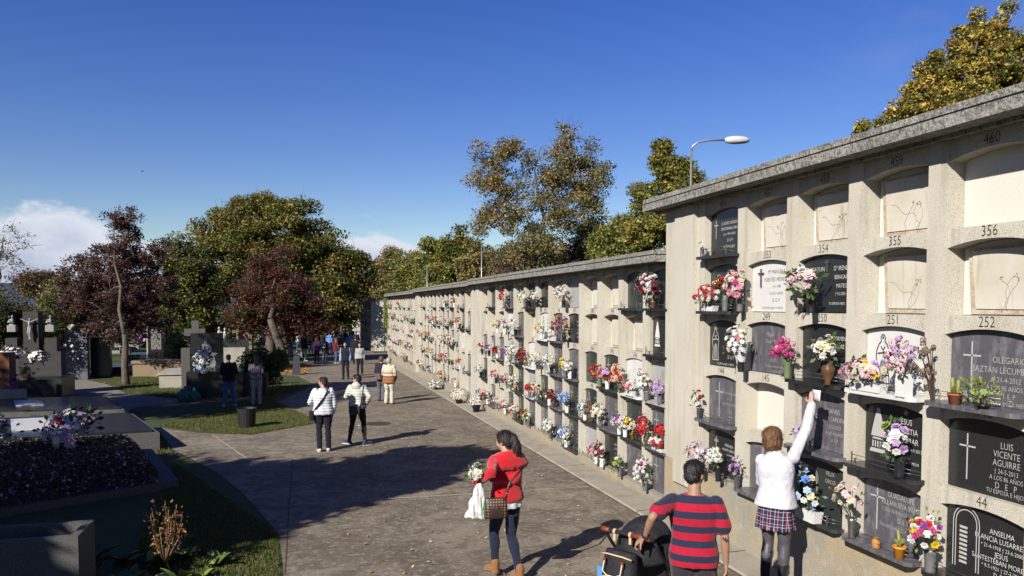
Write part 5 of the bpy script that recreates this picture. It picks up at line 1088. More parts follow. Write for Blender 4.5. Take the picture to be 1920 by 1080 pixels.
# --- woman in red ---
L1 = foot(950, 8.5); H1 = VH-R(30)
hdL = w2b(L1, H1, 1.66, atd(893, 905, 8.35)); hdR = hdL+Vector((.16, .02, .02))
eL, wL = ik(DEF['sL'], hdL, bend=(-.6, -.6, -.4)); eR, wR = ik(DEF['sR'], hdR+Vector((.05, .0, 0)), bend=(.8, -.7, -.3))
def drape(t, J):
    n = J['neck']; loft(t, [(n+Vector((0, -.005, -.135)), .235, .145), (n+Vector((0, -.01, -.10)), .245, .168), (n+Vector((0, -.01, -.04)), .215, .150), (n+Vector((0, -.005, .02)), .13, .105), (n+Vector((0, 0, .035)), .09, .08)], (1, 0, .06), 28)
def belly(bm_, J): pass
woman, JW = person('woman in a red sweater walking away with a ponytail and white flowers', L1, H1, 1.66,
    dict(eL=eL, wL=wL, eR=eR, wR=wR, kL=(-.08, .17, .50), aL=(-.09, .12, .12), tL=(-.10, .29, .05), kR=(.09, .06, .47), aR=(.08, -.16, .10), tR=(.09, .0, .03), head=(-.01, .035, 1.595)),
    redw, denim, None, hairm('dark_brown', (.022, .012, .009)), 'light', .0085, head_yaw=-28, head_pitch=-14, kind='f', topkind='sweater', hairkind='pony', torso_len=-.03, collar=drape, fat=.98, legs='slim', cv=.010, hands=dict(L=dict(curl=1.2, dir=(.3, .8, -.1), palm=(0, -.3, 1)), R=dict(curl=1.2, dir=(-.5, .7, 0), palm=(0, 0, 1))))
boot = cloth('tan_suede', (.30, .13, .05), .7, .9, .3, 20)
for s in 'LR':
    q = MB(); a, t_ = JW['a'+s], JW['t'+s]; limb(q, [a+Vector((0, -.01, .06)), a+Vector((0, -.015, -.02)), a+Vector((0, -.02, -.05))], [.050, .047, .046]); limb(q, [a+Vector((0, 0, -.04)), a.lerp(t_, .5)+Vector((0, 0, .0)), t_+Vector((0, .03, .0))], [.047, .043, .032]); remesh('ankle_boot', q, .009, boot, woman, 2)
q = MB(); P = JW['pelvis']; loft(q, [(P+Vector((0, 0, -.11)), .182, .137), (P+Vector((0, 0, .0)), .18, .134), (P+Vector((0, 0, .08)), .165, .12)]); remesh('shirt_hem', q, .012, whitec, woman, 1, lambda c: .005*np.sin(c[:, 0]*60))
# crossbody bag
mono = mat('brown_monogram', (.040, .022, .016), .45, [(30, 3, .4, .7, (.06, .035, .025), .5)], (12, .4, .02), 0, .4)
nt_ = mono.node_tree; chk = nt_.nodes.new('ShaderNodeTexVoronoi'); chk.inputs['Scale'].default_value = 34; chk.inputs['Randomness'].default_value = .12; tcn = nt_.nodes.new('ShaderNodeTexCoord'); nt_.links.new(tcn.outputs['Object'], chk.inputs['Vector'])
rg = nt_.nodes.new('ShaderNodeMapRange'); rg.inputs[1].default_value = .30; rg.inputs[2].default_value = .36; rg.inputs[3].default_value = .8; rg.inputs[4].default_value = 0; nt_.links.new(chk.outputs['Distance'], rg.inputs[0])
mxn = nt_.nodes.new('ShaderNodeMix'); mxn.data_type = 'RGBA'; pb_ = nt_.nodes['Principled BSDF']; src = pb_.inputs['Base Color'].links[0].from_socket; nt_.links.new(src, mxn.inputs[6]); mxn.inputs[7].default_value = (.20, .125, .07, 1); nt_.links.new(rg.outputs[0], mxn.inputs[0]); nt_.links.new(mxn.outputs[2], pb_.inputs['Base Color'])
bc = atd(930, 951, 8.14); bag = empty('handbag', 'small brown patterned crossbody bag hanging behind the woman in red', 'handbag', bc, -(VH-R(8)))
m_ = MB(); loft(m_, [((0, 0, -.115), .112, .030), ((0, 0, -.10), .126, .042), ((0, 0, 0), .122, .038), ((0, 0, .085), .116, .026), ((0, 0, .10), .108, .014)], (1, 0, 0), 28)
m_.build('pouch', mono, bag, fix=True)
m_ = MB()
for a, b in (((-.108, 0, .095), (.108, 0, .095)),): m_.tube([a, b], .007, 6)
m_.build('zip_edge', mat('dark_leather', (.03, .018, .014), .4), bag)
m_ = MB(); sh = bw(woman, (.145, -.115, 1.34)); loc_ = Matrix.Rotation((VH-R(8)), 3, 'Z') @ (sh-bc)
pp_ = [Vector((.105, 0, .09)), Vector((.115, -.01, .16)), Vector((.15, -.028, .28)), loc_+Vector((-.01, -.035, -.05)), loc_+Vector((.01, .03, .075)), loc_+Vector((-.0, .12, .03))]
for a, b in zip(pp_, pp_[1:]): 
    m_.tube([a, b], [.013, .013], 6)
m_.build('strap', mono, bag)
# flowers and plastic bag
hw_ = bw(woman, wL)
bouquet('small white lilies held by the woman in red', atd(897, 898, 8.3), [(W, 6), (CR, 1)], .085, .0, 'none', nb=12, br=.04, leaves=18, leafm=leafg, lean=(-.2, -.3, 0), name='held_flowers', cat='bouquet', seed=8)
q = MB(); bp = atd(899, 905, 8.28); pl_ = [(0, .02, .02), (-.06, .045, .03), (-.17, .075, .045), (-.30, .105, .06), (-.375, .120, .05), (-.385, .11, .03)]
loft(q, [((-.0+z*.10, 0, z), a, b) for z, a, b in pl_], (1, 0, 0), 24)
pbg = remesh('carrier_bag', q, .009, mat('white_plastic', (.82, .83, .82), .35, [(5, 5, .45, .7, (.68, .70, .70), .6)], (14, .7, .03), 0, .4, trans=.12), None, 1, lambda c: .007*np.sin(c[:, 0]*70+c[:, 2]*18)+.003*np.sin(c[:, 0]*160))
pbg.location = bp; pbg.rotation_euler = (0, 0, -(VH-R(5))); tag(pbg, 'white plastic carrier bag with a green print held by the woman in red', 'carrier bag')
m_ = MB()
for (u, v, s) in ((.052, -.20, .035), (.048, -.25, .04), (.05, -.295, .028)): m_.add([(u-s*.5, -.058, v-s), (u+s*.7, -.052, v-s*.4), (u+s*.5, -.052, v+s*.8), (u-s*.3, -.055, v+s*.2)], [(0, 1, 2, 3)])
o = m_.build('green_print', mat('green_print', (.02, .35, .06), .5), pbg)
# --- man in striped shirt ---
L2 = foot(1306, 6.35); H2 = VH+R(14)
def stripes(name, a, b, per, duty, off):
    m = mat(name, a, .85, [(20, 3, .4, .7, tuple(x*.8 for x in a), .5)], (14, .4, .02), 0, .12, sheen=.1)
    nt = m.node_tree; tc_ = nt.nodes.new('ShaderNodeTexCoord'); sp = nt.nodes.new('ShaderNodeSeparateXYZ'); nt.links.new(tc_.outputs['Object'], sp.inputs[0])
    def M(op, x, y):
        n = nt.nodes.new('ShaderNodeMath'); n.operation = op
        for i, v in enumerate((x, y)):
            if isinstance(v, (int, float)): n.inputs[i].default_value = v
            else: nt.links.new(v, n.inputs[i])
        return n.outputs[0]
    f = M('FRACT', M('ADD', M('MULTIPLY', sp.outputs[2], 1/per), off), 0); g = M('LESS_THAN', f, duty)
    x = nt.nodes.new('ShaderNodeMix'); x.data_type = 'RGBA'; nt.links.new(g, x.inputs[0]); b_ = nt.nodes['Principled BSDF']; nt.links.new(b_.inputs['Base Color'].links[0].from_socket, x.inputs[6]); x.inputs[7].default_value = (*b, 1); nt.links.new(x.outputs[2], b_.inputs['Base Color']); return m
strm = stripes('red_navy_stripes', (.42, .012, .035), (.012, .014, .032), .118, .47, .30)
hz = atd(1209, 1008, 6.42); T2 = w2b(L2, H2, 1.73, hz)
eL2, wL2 = ik((-.175, -.01, 1.375), T2, bend=(-.5, -.5, -.5))
man, JM = person('man in a red and navy striped shirt pushing a stroller', L2, H2, 1.73, dict(eL=eL2, wL=wL2, sL=(-.175, -.01, 1.375), sR=(.175, -.01, 1.375), eR=(.245, -.04, 1.12), wR=(.26, -.0, .86), head=(0, .03, 1.60), kR=(.12, .05, .49)),
    strm, cloth('charcoal', (.03, .03, .034)), cloth('dark_shoe', (.03, .03, .03)), hairm('black', (.010, .009, .009)), 'tan', .0085, head_yaw=28, head_pitch=-4, kind='m', sleeves=.36, foldamp=.6, topkind='shirt', hairkind='crop', fat=1.07, torso_len=.03, cv=.010,
    hands=dict(L=dict(curl=1.15, dir=(w2b(Vector((0, 0, 0)), H2, 1.72, CM @ Vector((-.7, -.55, -.3)))), palm=(0, .2, -1)), R=dict(curl=.6, dir=(.02, .1, -1), palm=(-1, 0, 0))))
m_ = MB(); M_ = Matrix.Rotation(R(-28), 3, 'Z')
for sg in (-1, 1): m_.tube([JM['head']+M_ @ Vector((sg*.079, -.02, .012)), JM['head']+M_ @ Vector((sg*.08, .04, .018)), JM['head']+M_ @ Vector((sg*.066, .10, .012))], .0035, 5)
m_.tube([JM['head']+M_ @ Vector((-.066, .10, .012)), JM['head']+M_ @ Vector((0, .115, .012)), JM['head']+M_ @ Vector((.066, .10, .012))], .0035, 5); m_.build('glasses', mat('dark_frame', (.02, .02, .02), .3), man)
m_ = MB(); d_ = (wL2-eL2).normalized(); m_.tube([wL2-d_*.035, wL2-d_*.015], [.037, .036], 14); m_.build('bracelet', blackc, man)
m_ = MB(); rd = random.Random(3); cx = JM['eR'].lerp(JM['wR'], .12); pts = []
for k in range(22): t = k/21; pts.append(cx+Vector((-.02+.045*t, -.047+.004*math.cos(t*9), .015*math.sin(t*19)+.008*math.sin(t*7)+.01)))
m_.tube(pts, .0022, 4); m_.build('tattoo', mat('tattoo_ink', (.06, .06, .07), .8), man)
# --- woman reaching up in white shirt and plaid skirt ---
L3 = foot(1461, 7.85); L3.z += .055; H3 = VH+R(42); h3 = 1.70
d_ = ray(1527, 745); tz = (4.985-CAM.x)/d_.x; T3 = CAM+d_*tz
T3b = w2b(L3, H3, h3, T3)
sR3 = Vector((.165, .02, 1.46)); eR3, wR3 = ik(sR3, T3b, .30, .27, bend=(.9, .1, -.3))
plaid = mat('navy_plaid', (.022, .028, .075), .85, [(20, 3, .4, .7, (.03, .03, .06), .4)], (150, .4, .005), 0, .12)
nt = plaid.node_tree; b_ = nt.nodes['Principled BSDF']; cur = b_.inputs['Base Color'].links[0].from_socket; tc_ = nt.nodes.new('ShaderNodeTexCoord'); sp = nt.nodes.new('ShaderNodeSeparateXYZ'); nt.links.new(tc_.outputs['Object'], sp.inputs[0])
for ax, sc, wd, cc, off in ((2, 13, .10, (.55, .20, .18), .0), (0, 13, .10, (.55, .20, .18), 0), (2, 13, .07, (.5, .5, .58), .35), (0, 13, .07, (.5, .5, .58), .35), (1, 13, .08, (.45, .2, .18), .2)):
    a_m = nt.nodes.new('ShaderNodeMath'); a_m.operation = 'MULTIPLY_ADD'; a_m.inputs[1].default_value = sc; a_m.inputs[2].default_value = off; nt.links.new(sp.outputs[ax], a_m.inputs[0])
    fr = nt.nodes.new('ShaderNodeMath'); fr.operation = 'FRACT'; nt.links.new(a_m.outputs[0], fr.inputs[0]); lt = nt.nodes.new('ShaderNodeMath'); lt.operation = 'LESS_THAN'; lt.inputs[1].default_value = wd; nt.links.new(fr.outputs[0], lt.inputs[0])
    ml = nt.nodes.new('ShaderNodeMath'); ml.operation = 'MULTIPLY'; ml.inputs[1].default_value = .36; nt.links.new(lt.outputs[0], ml.inputs[0])
    x = nt.nodes.new('ShaderNodeMix'); x.data_type = 'RGBA'; nt.links.new(ml.outputs[0], x.inputs[0]); nt.links.new(cur, x.inputs[6]); x.inputs[7].default_value = (*cc, 1); cur = x.outputs[2]
nt.links.new(cur, b_.inputs['Base Color'])
tights = mat('sheer_tights', (.075, .072, .085), .4, [(14, 4, .4, .7, (.12, .11, .125), .6)], None, 0, .4)
def scollar(t, J):
    n = J['neck']; loft(t, [(n+Vector((0, 0, -.05)), .095, .085), (n+Vector((0, 0, .0)), .075, .075), (n+Vector((0, -.01, .03)), .068, .07)], (1, 0, 0), 20)
def stock(name, J, s, mb):
    pass
shirtw = mat('white_shirt', (.60, .60, .67), .8, [(7, 4, .4, .7, (.62, .62, .69), .5)], (12, .5, .03), 0, .15)
reach, JR = person('woman in a white shirt and plaid skirt reaching up to wipe a headstone', L3, H3, h3,
    dict(pelvis=(0, 0, .98), waist=(.0, .01, 1.11), chest=(-.01, .02, 1.30), neck=(-.025, .03, 1.475), sR=sR3, sL=(-.165, .01, 1.385), eR=eR3, wR=wR3, eL=(-.205, .08, 1.13), wL=(-.12, .28, 1.10), head=(-.05, .04, 1.625), hL=(-.085, 0, .93), hR=(.085, 0, .93), kL=(-.09, .03, .52), kR=(.09, .01, .52), aL=(-.09, -.04, .10), aR=(.10, -.03, .10), tL=(-.11, .13, .03), tR=(.13, .14, .03)),
    shirtw, plaid, None, hairm('dark_blonde', (.16, .075, .03)), 'light', .0085, head_yaw=18, head_pitch=10, kind='f', topkind='sweater', hairkind='bob', skirt=(1.10, .70, .02), legs='tights', sock=tights, collar=scollar, fat=1.02, torso_len=-.015, hemw=.022, foldamp=.9, cv=.010,
    hands=dict(R=dict(curl=.55, dir=(.0, .15, 1), palm=(0, 1, 0), side=1), L=dict(curl=.4)))
for s in 'LR':
    q = MB(); a, k_, t_ = JR['a'+s], JR['k'+s], JR['t'+s]; limb(q, [k_.lerp(a, .22 if s == 'L' else .5), k_.lerp(a, .6)+Vector((0, -.012, 0)), a+Vector((0, 0, .02))], [.066, .056, .046]); limb(q, [a+Vector((0, -.01, -.05)), a.lerp(t_, .5), t_+Vector((0, .02, 0))], [.044, .042, .030]); q.obox(a+Vector((0, -.02, -.15)), .05, .055, .09)
    remesh('boot', q, .009, cloth('black_boot', (.008, .009, .014), .6, .5, .2), reach, 2)
q = MB(); c0 = bw(reach, wR3)+Vector((-.005, -.035, .055)); rd = random.Random(2)
q.add([c0+Vector((rd.uniform(-.01, .0), -u*.038, v*.036)) for u in range(4) for v in range(4)], [(i*4+j, i*4+j+1, i*4+j+5, i*4+j+4) for i in range(3) for j in range(3)], 0, True)
cl_ = q.build('cleaning_cloth', mat('white_cloth', (.72, .74, .78), .9, [(15, 4, .4, .7, (.6, .62, .68), .6)])); md = cl_.modifiers.new('s', 'SOLIDIFY'); md.thickness = .006; tag(cl_, 'white wipe held against the headstone in the raised hand', 'cloth')
# --- stroller, child, changing bag ---
SL = foot(1240, 7.05); HS = VH+R(43)
blackf = mat('black_fabric', (.014, .014, .017), .75, [(10, 4, .4, .7, (.025, .025, .03), .6)], (9, .7, .04), 0, .25); leather = mat('brown_leather', (.24, .055, .025), .45, [(16, 4, .4, .7, (.16, .035, .02), .6)], (60, .3, .005))
tanm = mat('tan_trim', (.62, .45, .28), .7); alum = mat('dark_aluminium', (.06, .06, .065), .35, [], None, .7)
hc = atd(1178, 1000, 6.6)
SL = Vector((hc.x+math.sin(HS)*.50, hc.y+math.cos(HS)*.50, 0)); SL.z = gz(SL.x, SL.y)
st = empty('stroller', 'black baby stroller with brown leather handlebar', 'stroller', SL, -HS)
hz_ = hc.z-SL.z
m_ = MB()
for s in (-.25, .25):
    m_.tube([(s, -.50, hz_-.01), (s, -.40, hz_-.14), (s, -.05, .55), (s, .25, .22), (s, .45, .12)], .014, 8); m_.tube([(s, -.02, .52), (s, -.18, .30), (s, -.28, .14)], .014, 8)
m_.tube([(-.25, .35, .17), (.25, .35, .17)], .012, 8); m_.tube([(-.25, -.26, .16), (.25, -.26, .16)], .012, 8); m_.build('frame', alum, st)
m_ = MB(); m_.tube([(-.25, -.49, hz_-.02), (-.25, -.52, hz_), (-.21, -.54, hz_+.005), (.21, -.54, hz_+.005), (.25, -.52, hz_), (.25, -.49, hz_-.02)], .019, 10); hb = m_.build('handlebar', blackf, st)
m_ = MB()
for a, b in ((-.245, -.16), (.06, .25)): m_.tube([(a, -.538, hz_+.005), (b, -.541, hz_+.005)], .0225, 12)
m_.build('grip', leather, hb)
m_ = MB(); 
for y in (-.12, .04): m_.tube([(y, -.54, hz_+.005), (y+.025, -.54, hz_+.005)], .0245, 12); m_.obox((y+.012, -.548, hz_-.075), .024, .006, .08)
m_.build('hook_strap', tanm, hb)
q = MB()        # hood: part of a sphere shell
vs = []; n1, n2 = 16, 12
for i in range(n1+1):
    th = R(-8)+R(118)*i/n1
    for j in range(n2+1):
        ph = math.pi*j/n2; rr = .285*(1-.03*(i % 4 == 0)); yy = -math.cos(th)*rr*math.sin(ph)*1.05; zz = math.sin(th)*rr*math.sin(ph); vs.append((math.cos(ph)*.26, -.20+yy, .84+zz*1.1))
q.add(vs, [(i*(n2+1)+j, i*(n2+1)+j+1, (i+1)*(n2+1)+j+1, (i+1)*(n2+1)+j) for i in range(n1) for j in range(n2)], 0, True)
cnp = q.build('canopy', blackf, st); md = cnp.modifiers.new('s', 'SOLIDIFY'); md.thickness = .012
q = MB(); q.obox((0, .07, .40), .40, .36, .05); q.obox((0, -.10, .40), .40, .05, .42, rx=R(18)); q.obox((0, .33, .18), .30, .05, .25, rx=R(-20)); q.obox((0, -.02, .16), .38, .46, .14)
remesh('seat', q, .015, blackf, st, 3)
for (x, y, r) in ((-.27, -.30, .13), (.27, -.30, .13), (-.2, .45, .10), (.2, .45, .10)):
    whl = MB(); k = 24
    whl.tube([(x+.0, y+r*math.cos(2*math.pi*i/k), .0+r+r*math.sin(2*math.pi*i/k)) for i in range(k+1)], .018, 8, cap=False); wo = whl.build('wheel', mat('rubber', (.02, .02, .02), .8), st)
    hb_ = MB(); hb_.tube([(x-.012, y, r), (x+.012, y, r)], .05, 14); hb_.tube([(x-.02, y, r), (x+.02, y, r)], .02, 10)
    for i in range(6): a = i*math.pi/3; hb_.tube([(x, y, r), (x, y+(r-.015)*math.cos(a), r+(r-.015)*math.sin(a))], .008, 5)
    hb_.build('hub', alum, wo)
m_ = MB(); k = 20; m_.tube([(.275, .02+.035*math.cos(2*math.pi*i/k), .58+.035*math.sin(2*math.pi*i/k)) for i in range(k+1)], .006, 6, cap=False); m_.build('hinge_ring', mat('white_ring', (.75, .75, .75), .4), st)
# changing bag hung behind the handle
BP = Vector((SL.x-math.sin(HS)*.62, SL.y-math.cos(HS)*.62, hc.z-.06)); cb = empty('changing_bag', 'black changing bag with tan trim hung from the stroller handle', 'bag', BP, -HS)
q = MB(); loft(q, [((0, 0, -.44), .14, .07), ((0, 0, -.42), .155, .09), ((0, .01, -.25), .16, .095), ((0, .02, -.12), .155, .085), ((0, .03, -.07), .145, .06)], (1, 0, 0), 24); remesh('bag_body', q, .01, blackf, cb, 1)
def trim(pts, name='trim', r=.007, m=None): m_ = MB(); m_.tube(pts, r, 6); m_.build(name, m or tanm, cb)
trim([(-.155, -.055, -.10), (-.08, -.072, -.085), (.08, -.072, -.085), (.155, -.055, -.10)], r=.008); trim([(-.15, -.085, -.295), (-.08, -.10, -.27), (.07, -.10, -.27), (.135, -.09, -.30), (.15, -.08, -.38)], r=.008)
trim([(-.09, -.10, -.14), (-.09, -.125, -.22), (-.04, -.135, -.245), (.04, -.135, -.245), (.09, -.125, -.22), (.09, -.10, -.14)], 'loop_handle', .0055, mat('cream_piping', (.7, .65, .55), .6))
m_ = MB()
for s in (-.09, .09): m_.obox((s, -.098, -.165), .026, .008, .05)
m_.build('leather_tab', leather, cb)
m_ = MB(); m_.obox((-.185, -.0, -.36), .05, .07, .13); m_.build('side_bottle', mat('blue_bottle', (.10, .30, .65), .35), cb)
m_ = MB(); m_.ell((.165, -.06, -.27), .022, .022, .03); m_.build('red_charm', mat('red_charm', (.6, .02, .02), .4), cb)
chd = 1.05; CP = Vector((SL.x+math.sin(HS)*.05, SL.y+math.cos(HS)*.05, SL.z+.02)); CH = HS+R(12)
ch, JC = person('child with brown hair and a white top sitting in the stroller', CP, CH, chd,
    dict(pelvis=(0, .0, .78), waist=(0, .02, .90), chest=(0, .05, 1.08), neck=(0, .08, 1.25), head=(.10, .12, 1.42), sL=(-.15, .06, 1.19), sR=(.15, .06, 1.19), eL=(-.2, .16, .98), eR=(.26, .18, 1.02), wL=(-.12, .36, .95), wR=(.36, .36, .96), hL=(-.09, .05, .75), hR=(.09, .05, .75), kL=(-.11, .45, .72), kR=(.11, .45, .72), aL=(-.11, .5, .34), aR=(.11, .5, .34), tL=(-.12, .68, .30), tR=(.12, .68, .30)),
    whitec, navy, None, hairm('child_brown', (.07, .035, .018)), 'light', .011, head_yaw=22, kind='f', topkind='sweater', hairkind='short', fat=1.1)
# --- two women in white jackets ---
def pgp(px_, py_): return gp(px_, py_)
puff = mat('white_puffer', (.68, .71, .76), .45, [(8, 3, .4, .7, (.60, .63, .69), .5)], (30, .25, .01), 0, .35); puff2 = mat('cream_puffer', (.55, .56, .50), .45, [(8, 3, .4, .7, (.46, .47, .43), .5)], (30, .25, .01), 0, .35); puffs = mat('slate_panel', (.12, .13, .17), .6)
dbr = hairm('short_dark', (.022, .012, .009))
La = pgp(607, 846); a1, J1 = person('woman in a white quilted jacket with a black crossbody strap', La, VH-R(14), 1.62, dict(eL=(-.30, .02, 1.14), wL=(-.22, .20, 1.04), eR=(.25, -.03, 1.12), wR=(.22, .02, .88), aL=(-.09, -.06, .085), tL=(-.12, .12, .03)),
    puff, cloth('navy_trousers', (.006, .008, .02)), cloth('white_trainer', (.62, .64, .68), .8, .6, .2), dbr, 'light', .012, head_yaw=-62, kind='f', topkind='puffer', hairkind='short', fat=1.22, torso_len=.03)
m_ = MB(); pts = [(.09, -.15, 1.40), (.03, -.18, 1.28), (-.08, -.19, 1.14), (-.17, -.17, 1.02), (-.22, -.09, .93)]
for a, b in zip(pts, pts[1:]): m_.tube([a, b], .017, 6)
m_.tube([(.09, -.15, 1.40), (.10, -.09, 1.475), (.10, -.0, 1.47), (.08, .09, 1.40)], .017, 6); m_.build('strap', blackc, a1)
q = MB(); q.obox((0, 0, -.12), .09, .22, .22); hbg = remesh('handbag', q, .015, blackc, None, 3); p_ = bw(a1, (-.245, -.02, .86)); hbg.location = p_; hbg.rotation_euler = (0, 0, -(VH)); tag(hbg, 'black handbag at the left hip of the woman in white', 'handbag')
Lb = pgp(671, 834); slate = lambda c: ((np.abs(c[:, 0]) > .135) & (c[:, 2] < 1.18) & (np.abs(c[:, 0]) < .215)).astype(int)
a2, J2 = person('woman in sunglasses and a cream quilted jacket with a hood, legs apart', Lb, VH+R(10), 1.62, dict(pelvis=(.0, 0, .94), eL=(-.29, -.02, 1.16), wL=(-.20, .18, 1.12), eR=(.34, -.08, 1.18), wR=(.20, .06, 1.0), kL=(-.16, .05, .49), aL=(-.24, .05, .085), tL=(-.40, .12, .03), kR=(.15, .02, .50), aR=(.20, -.05, .085), tR=(.30, .08, .03), head=(-.03, .05, 1.59)),
    puff2, blackc, cloth('navy_trainer', (.03, .04, .10), .8, .6, .2), hairm('short_black', (.012, .009, .008)), 'light', .012, head_yaw=-78, kind='f', topkind='puffer', hairkind='short', fat=1.1, hood=True, torso_len=-.02, topmats=[puff2, puffs], matfn_top=slate, legs='slim')
m_ = MB(); HM = Matrix.Rotation(R(78), 3, 'Z')
for sg in (-1, 1): m_.ell(J2['head']+HM @ Vector((sg*.032, .094, .010)), .026, .010, .019, 10, 6, 0, HM); m_.tube([J2['head']+HM @ Vector((sg*.055, .088, .018)), J2['head']+HM @ Vector((sg*.078, -.0, .012))], .004, 5)
m_.build('sunglasses', mat('black_lens', (.008, .008, .008), .15), a2)
q = MB(); q.obox((0, 0, -.1), .24, .10, .19); hbg = remesh('handbag', q, .013, cloth('taupe', (.07, .06, .055)), None, 3); hbg.location = bw(a2, (.0, -.20, .88)); hbg.rotation_euler = (0, 0, -VH); tag(hbg, 'small taupe shoulder bag behind the woman in sunglasses', 'handbag')
m_ = MB(); pts = [(.12, 0, .08), (.17, .02, .25), (.19, .04, .48), (.17, .10, .62)]; m_.tube(pts, .010, 6); o = m_.build('strap', blackc, hbg)
# --- elderly couple near the wall ---
Lc = pgp(730, 758); sweater = mat('banded_sweater', (.62, .55, .43), .9, [(14, 3, .4, .7, (.54, .47, .36), .5)], (120, .3, .006)); ba = mat('rust_band', (.34, .13, .05), .9); bb_ = mat('dark_band', (.10, .07, .05), .9)
bands = lambda c: np.where(c[:, 2] < 1.02, 1, np.where((c[:, 2] < 1.06), 2, np.where((c[:, 2] > 1.14) & (c[:, 2] < 1.18), 1, 0)))
p7, _ = person('grey haired elderly woman in a cream, brown and rust banded sweater and white trousers', Lc, VH+R(12), 1.56, dict(eR=(.26, -.06, 1.13), wR=(.22, .12, .95), eL=(-.24, -.02, 1.12), wL=(-.2, .14, 1.0)), sweater, cloth('cream_trousers', (.60, .56, .47), .85), cloth('tan_shoe', (.35, .20, .12)), hairm('grey', (.30, .30, .30)), 'light', .014, head_yaw=5, kind='f', topkind='coat', hairkind='curly', fat=1.2, torso_len=.10, topmats=[sweater, ba, bb_], matfn_top=bands, legs='wide')
p8_, _ = person('curly haired elderly woman in a dark navy cardigan and grey trousers', pgp(716, 752), VH+R(5), 1.55, dict(wL=(-.22, .12, .95)), cloth('navy_cardigan', (.018, .02, .035)), cloth('slate_trousers', (.10, .11, .15)), cloth('black_shoe', (.02, .02, .02)), hairm('auburn', (.10, .045, .03)), 'light', .014, head_yaw=10, kind='f', topkind='coat', hairkind='curly', fat=1.15, torso_len=.06, legs='wide')
q = MB(); q.obox((0, 0, -.12), .18, .10, .2); hb_ = remesh('handbag', q, .015, cloth('dusty_pink', (.22, .13, .12)), None, 3); hb_.location = bw(p8_, (-.10, -.17, .98)); tag(hb_, 'dusty pink handbag between the two elderly women', 'handbag')
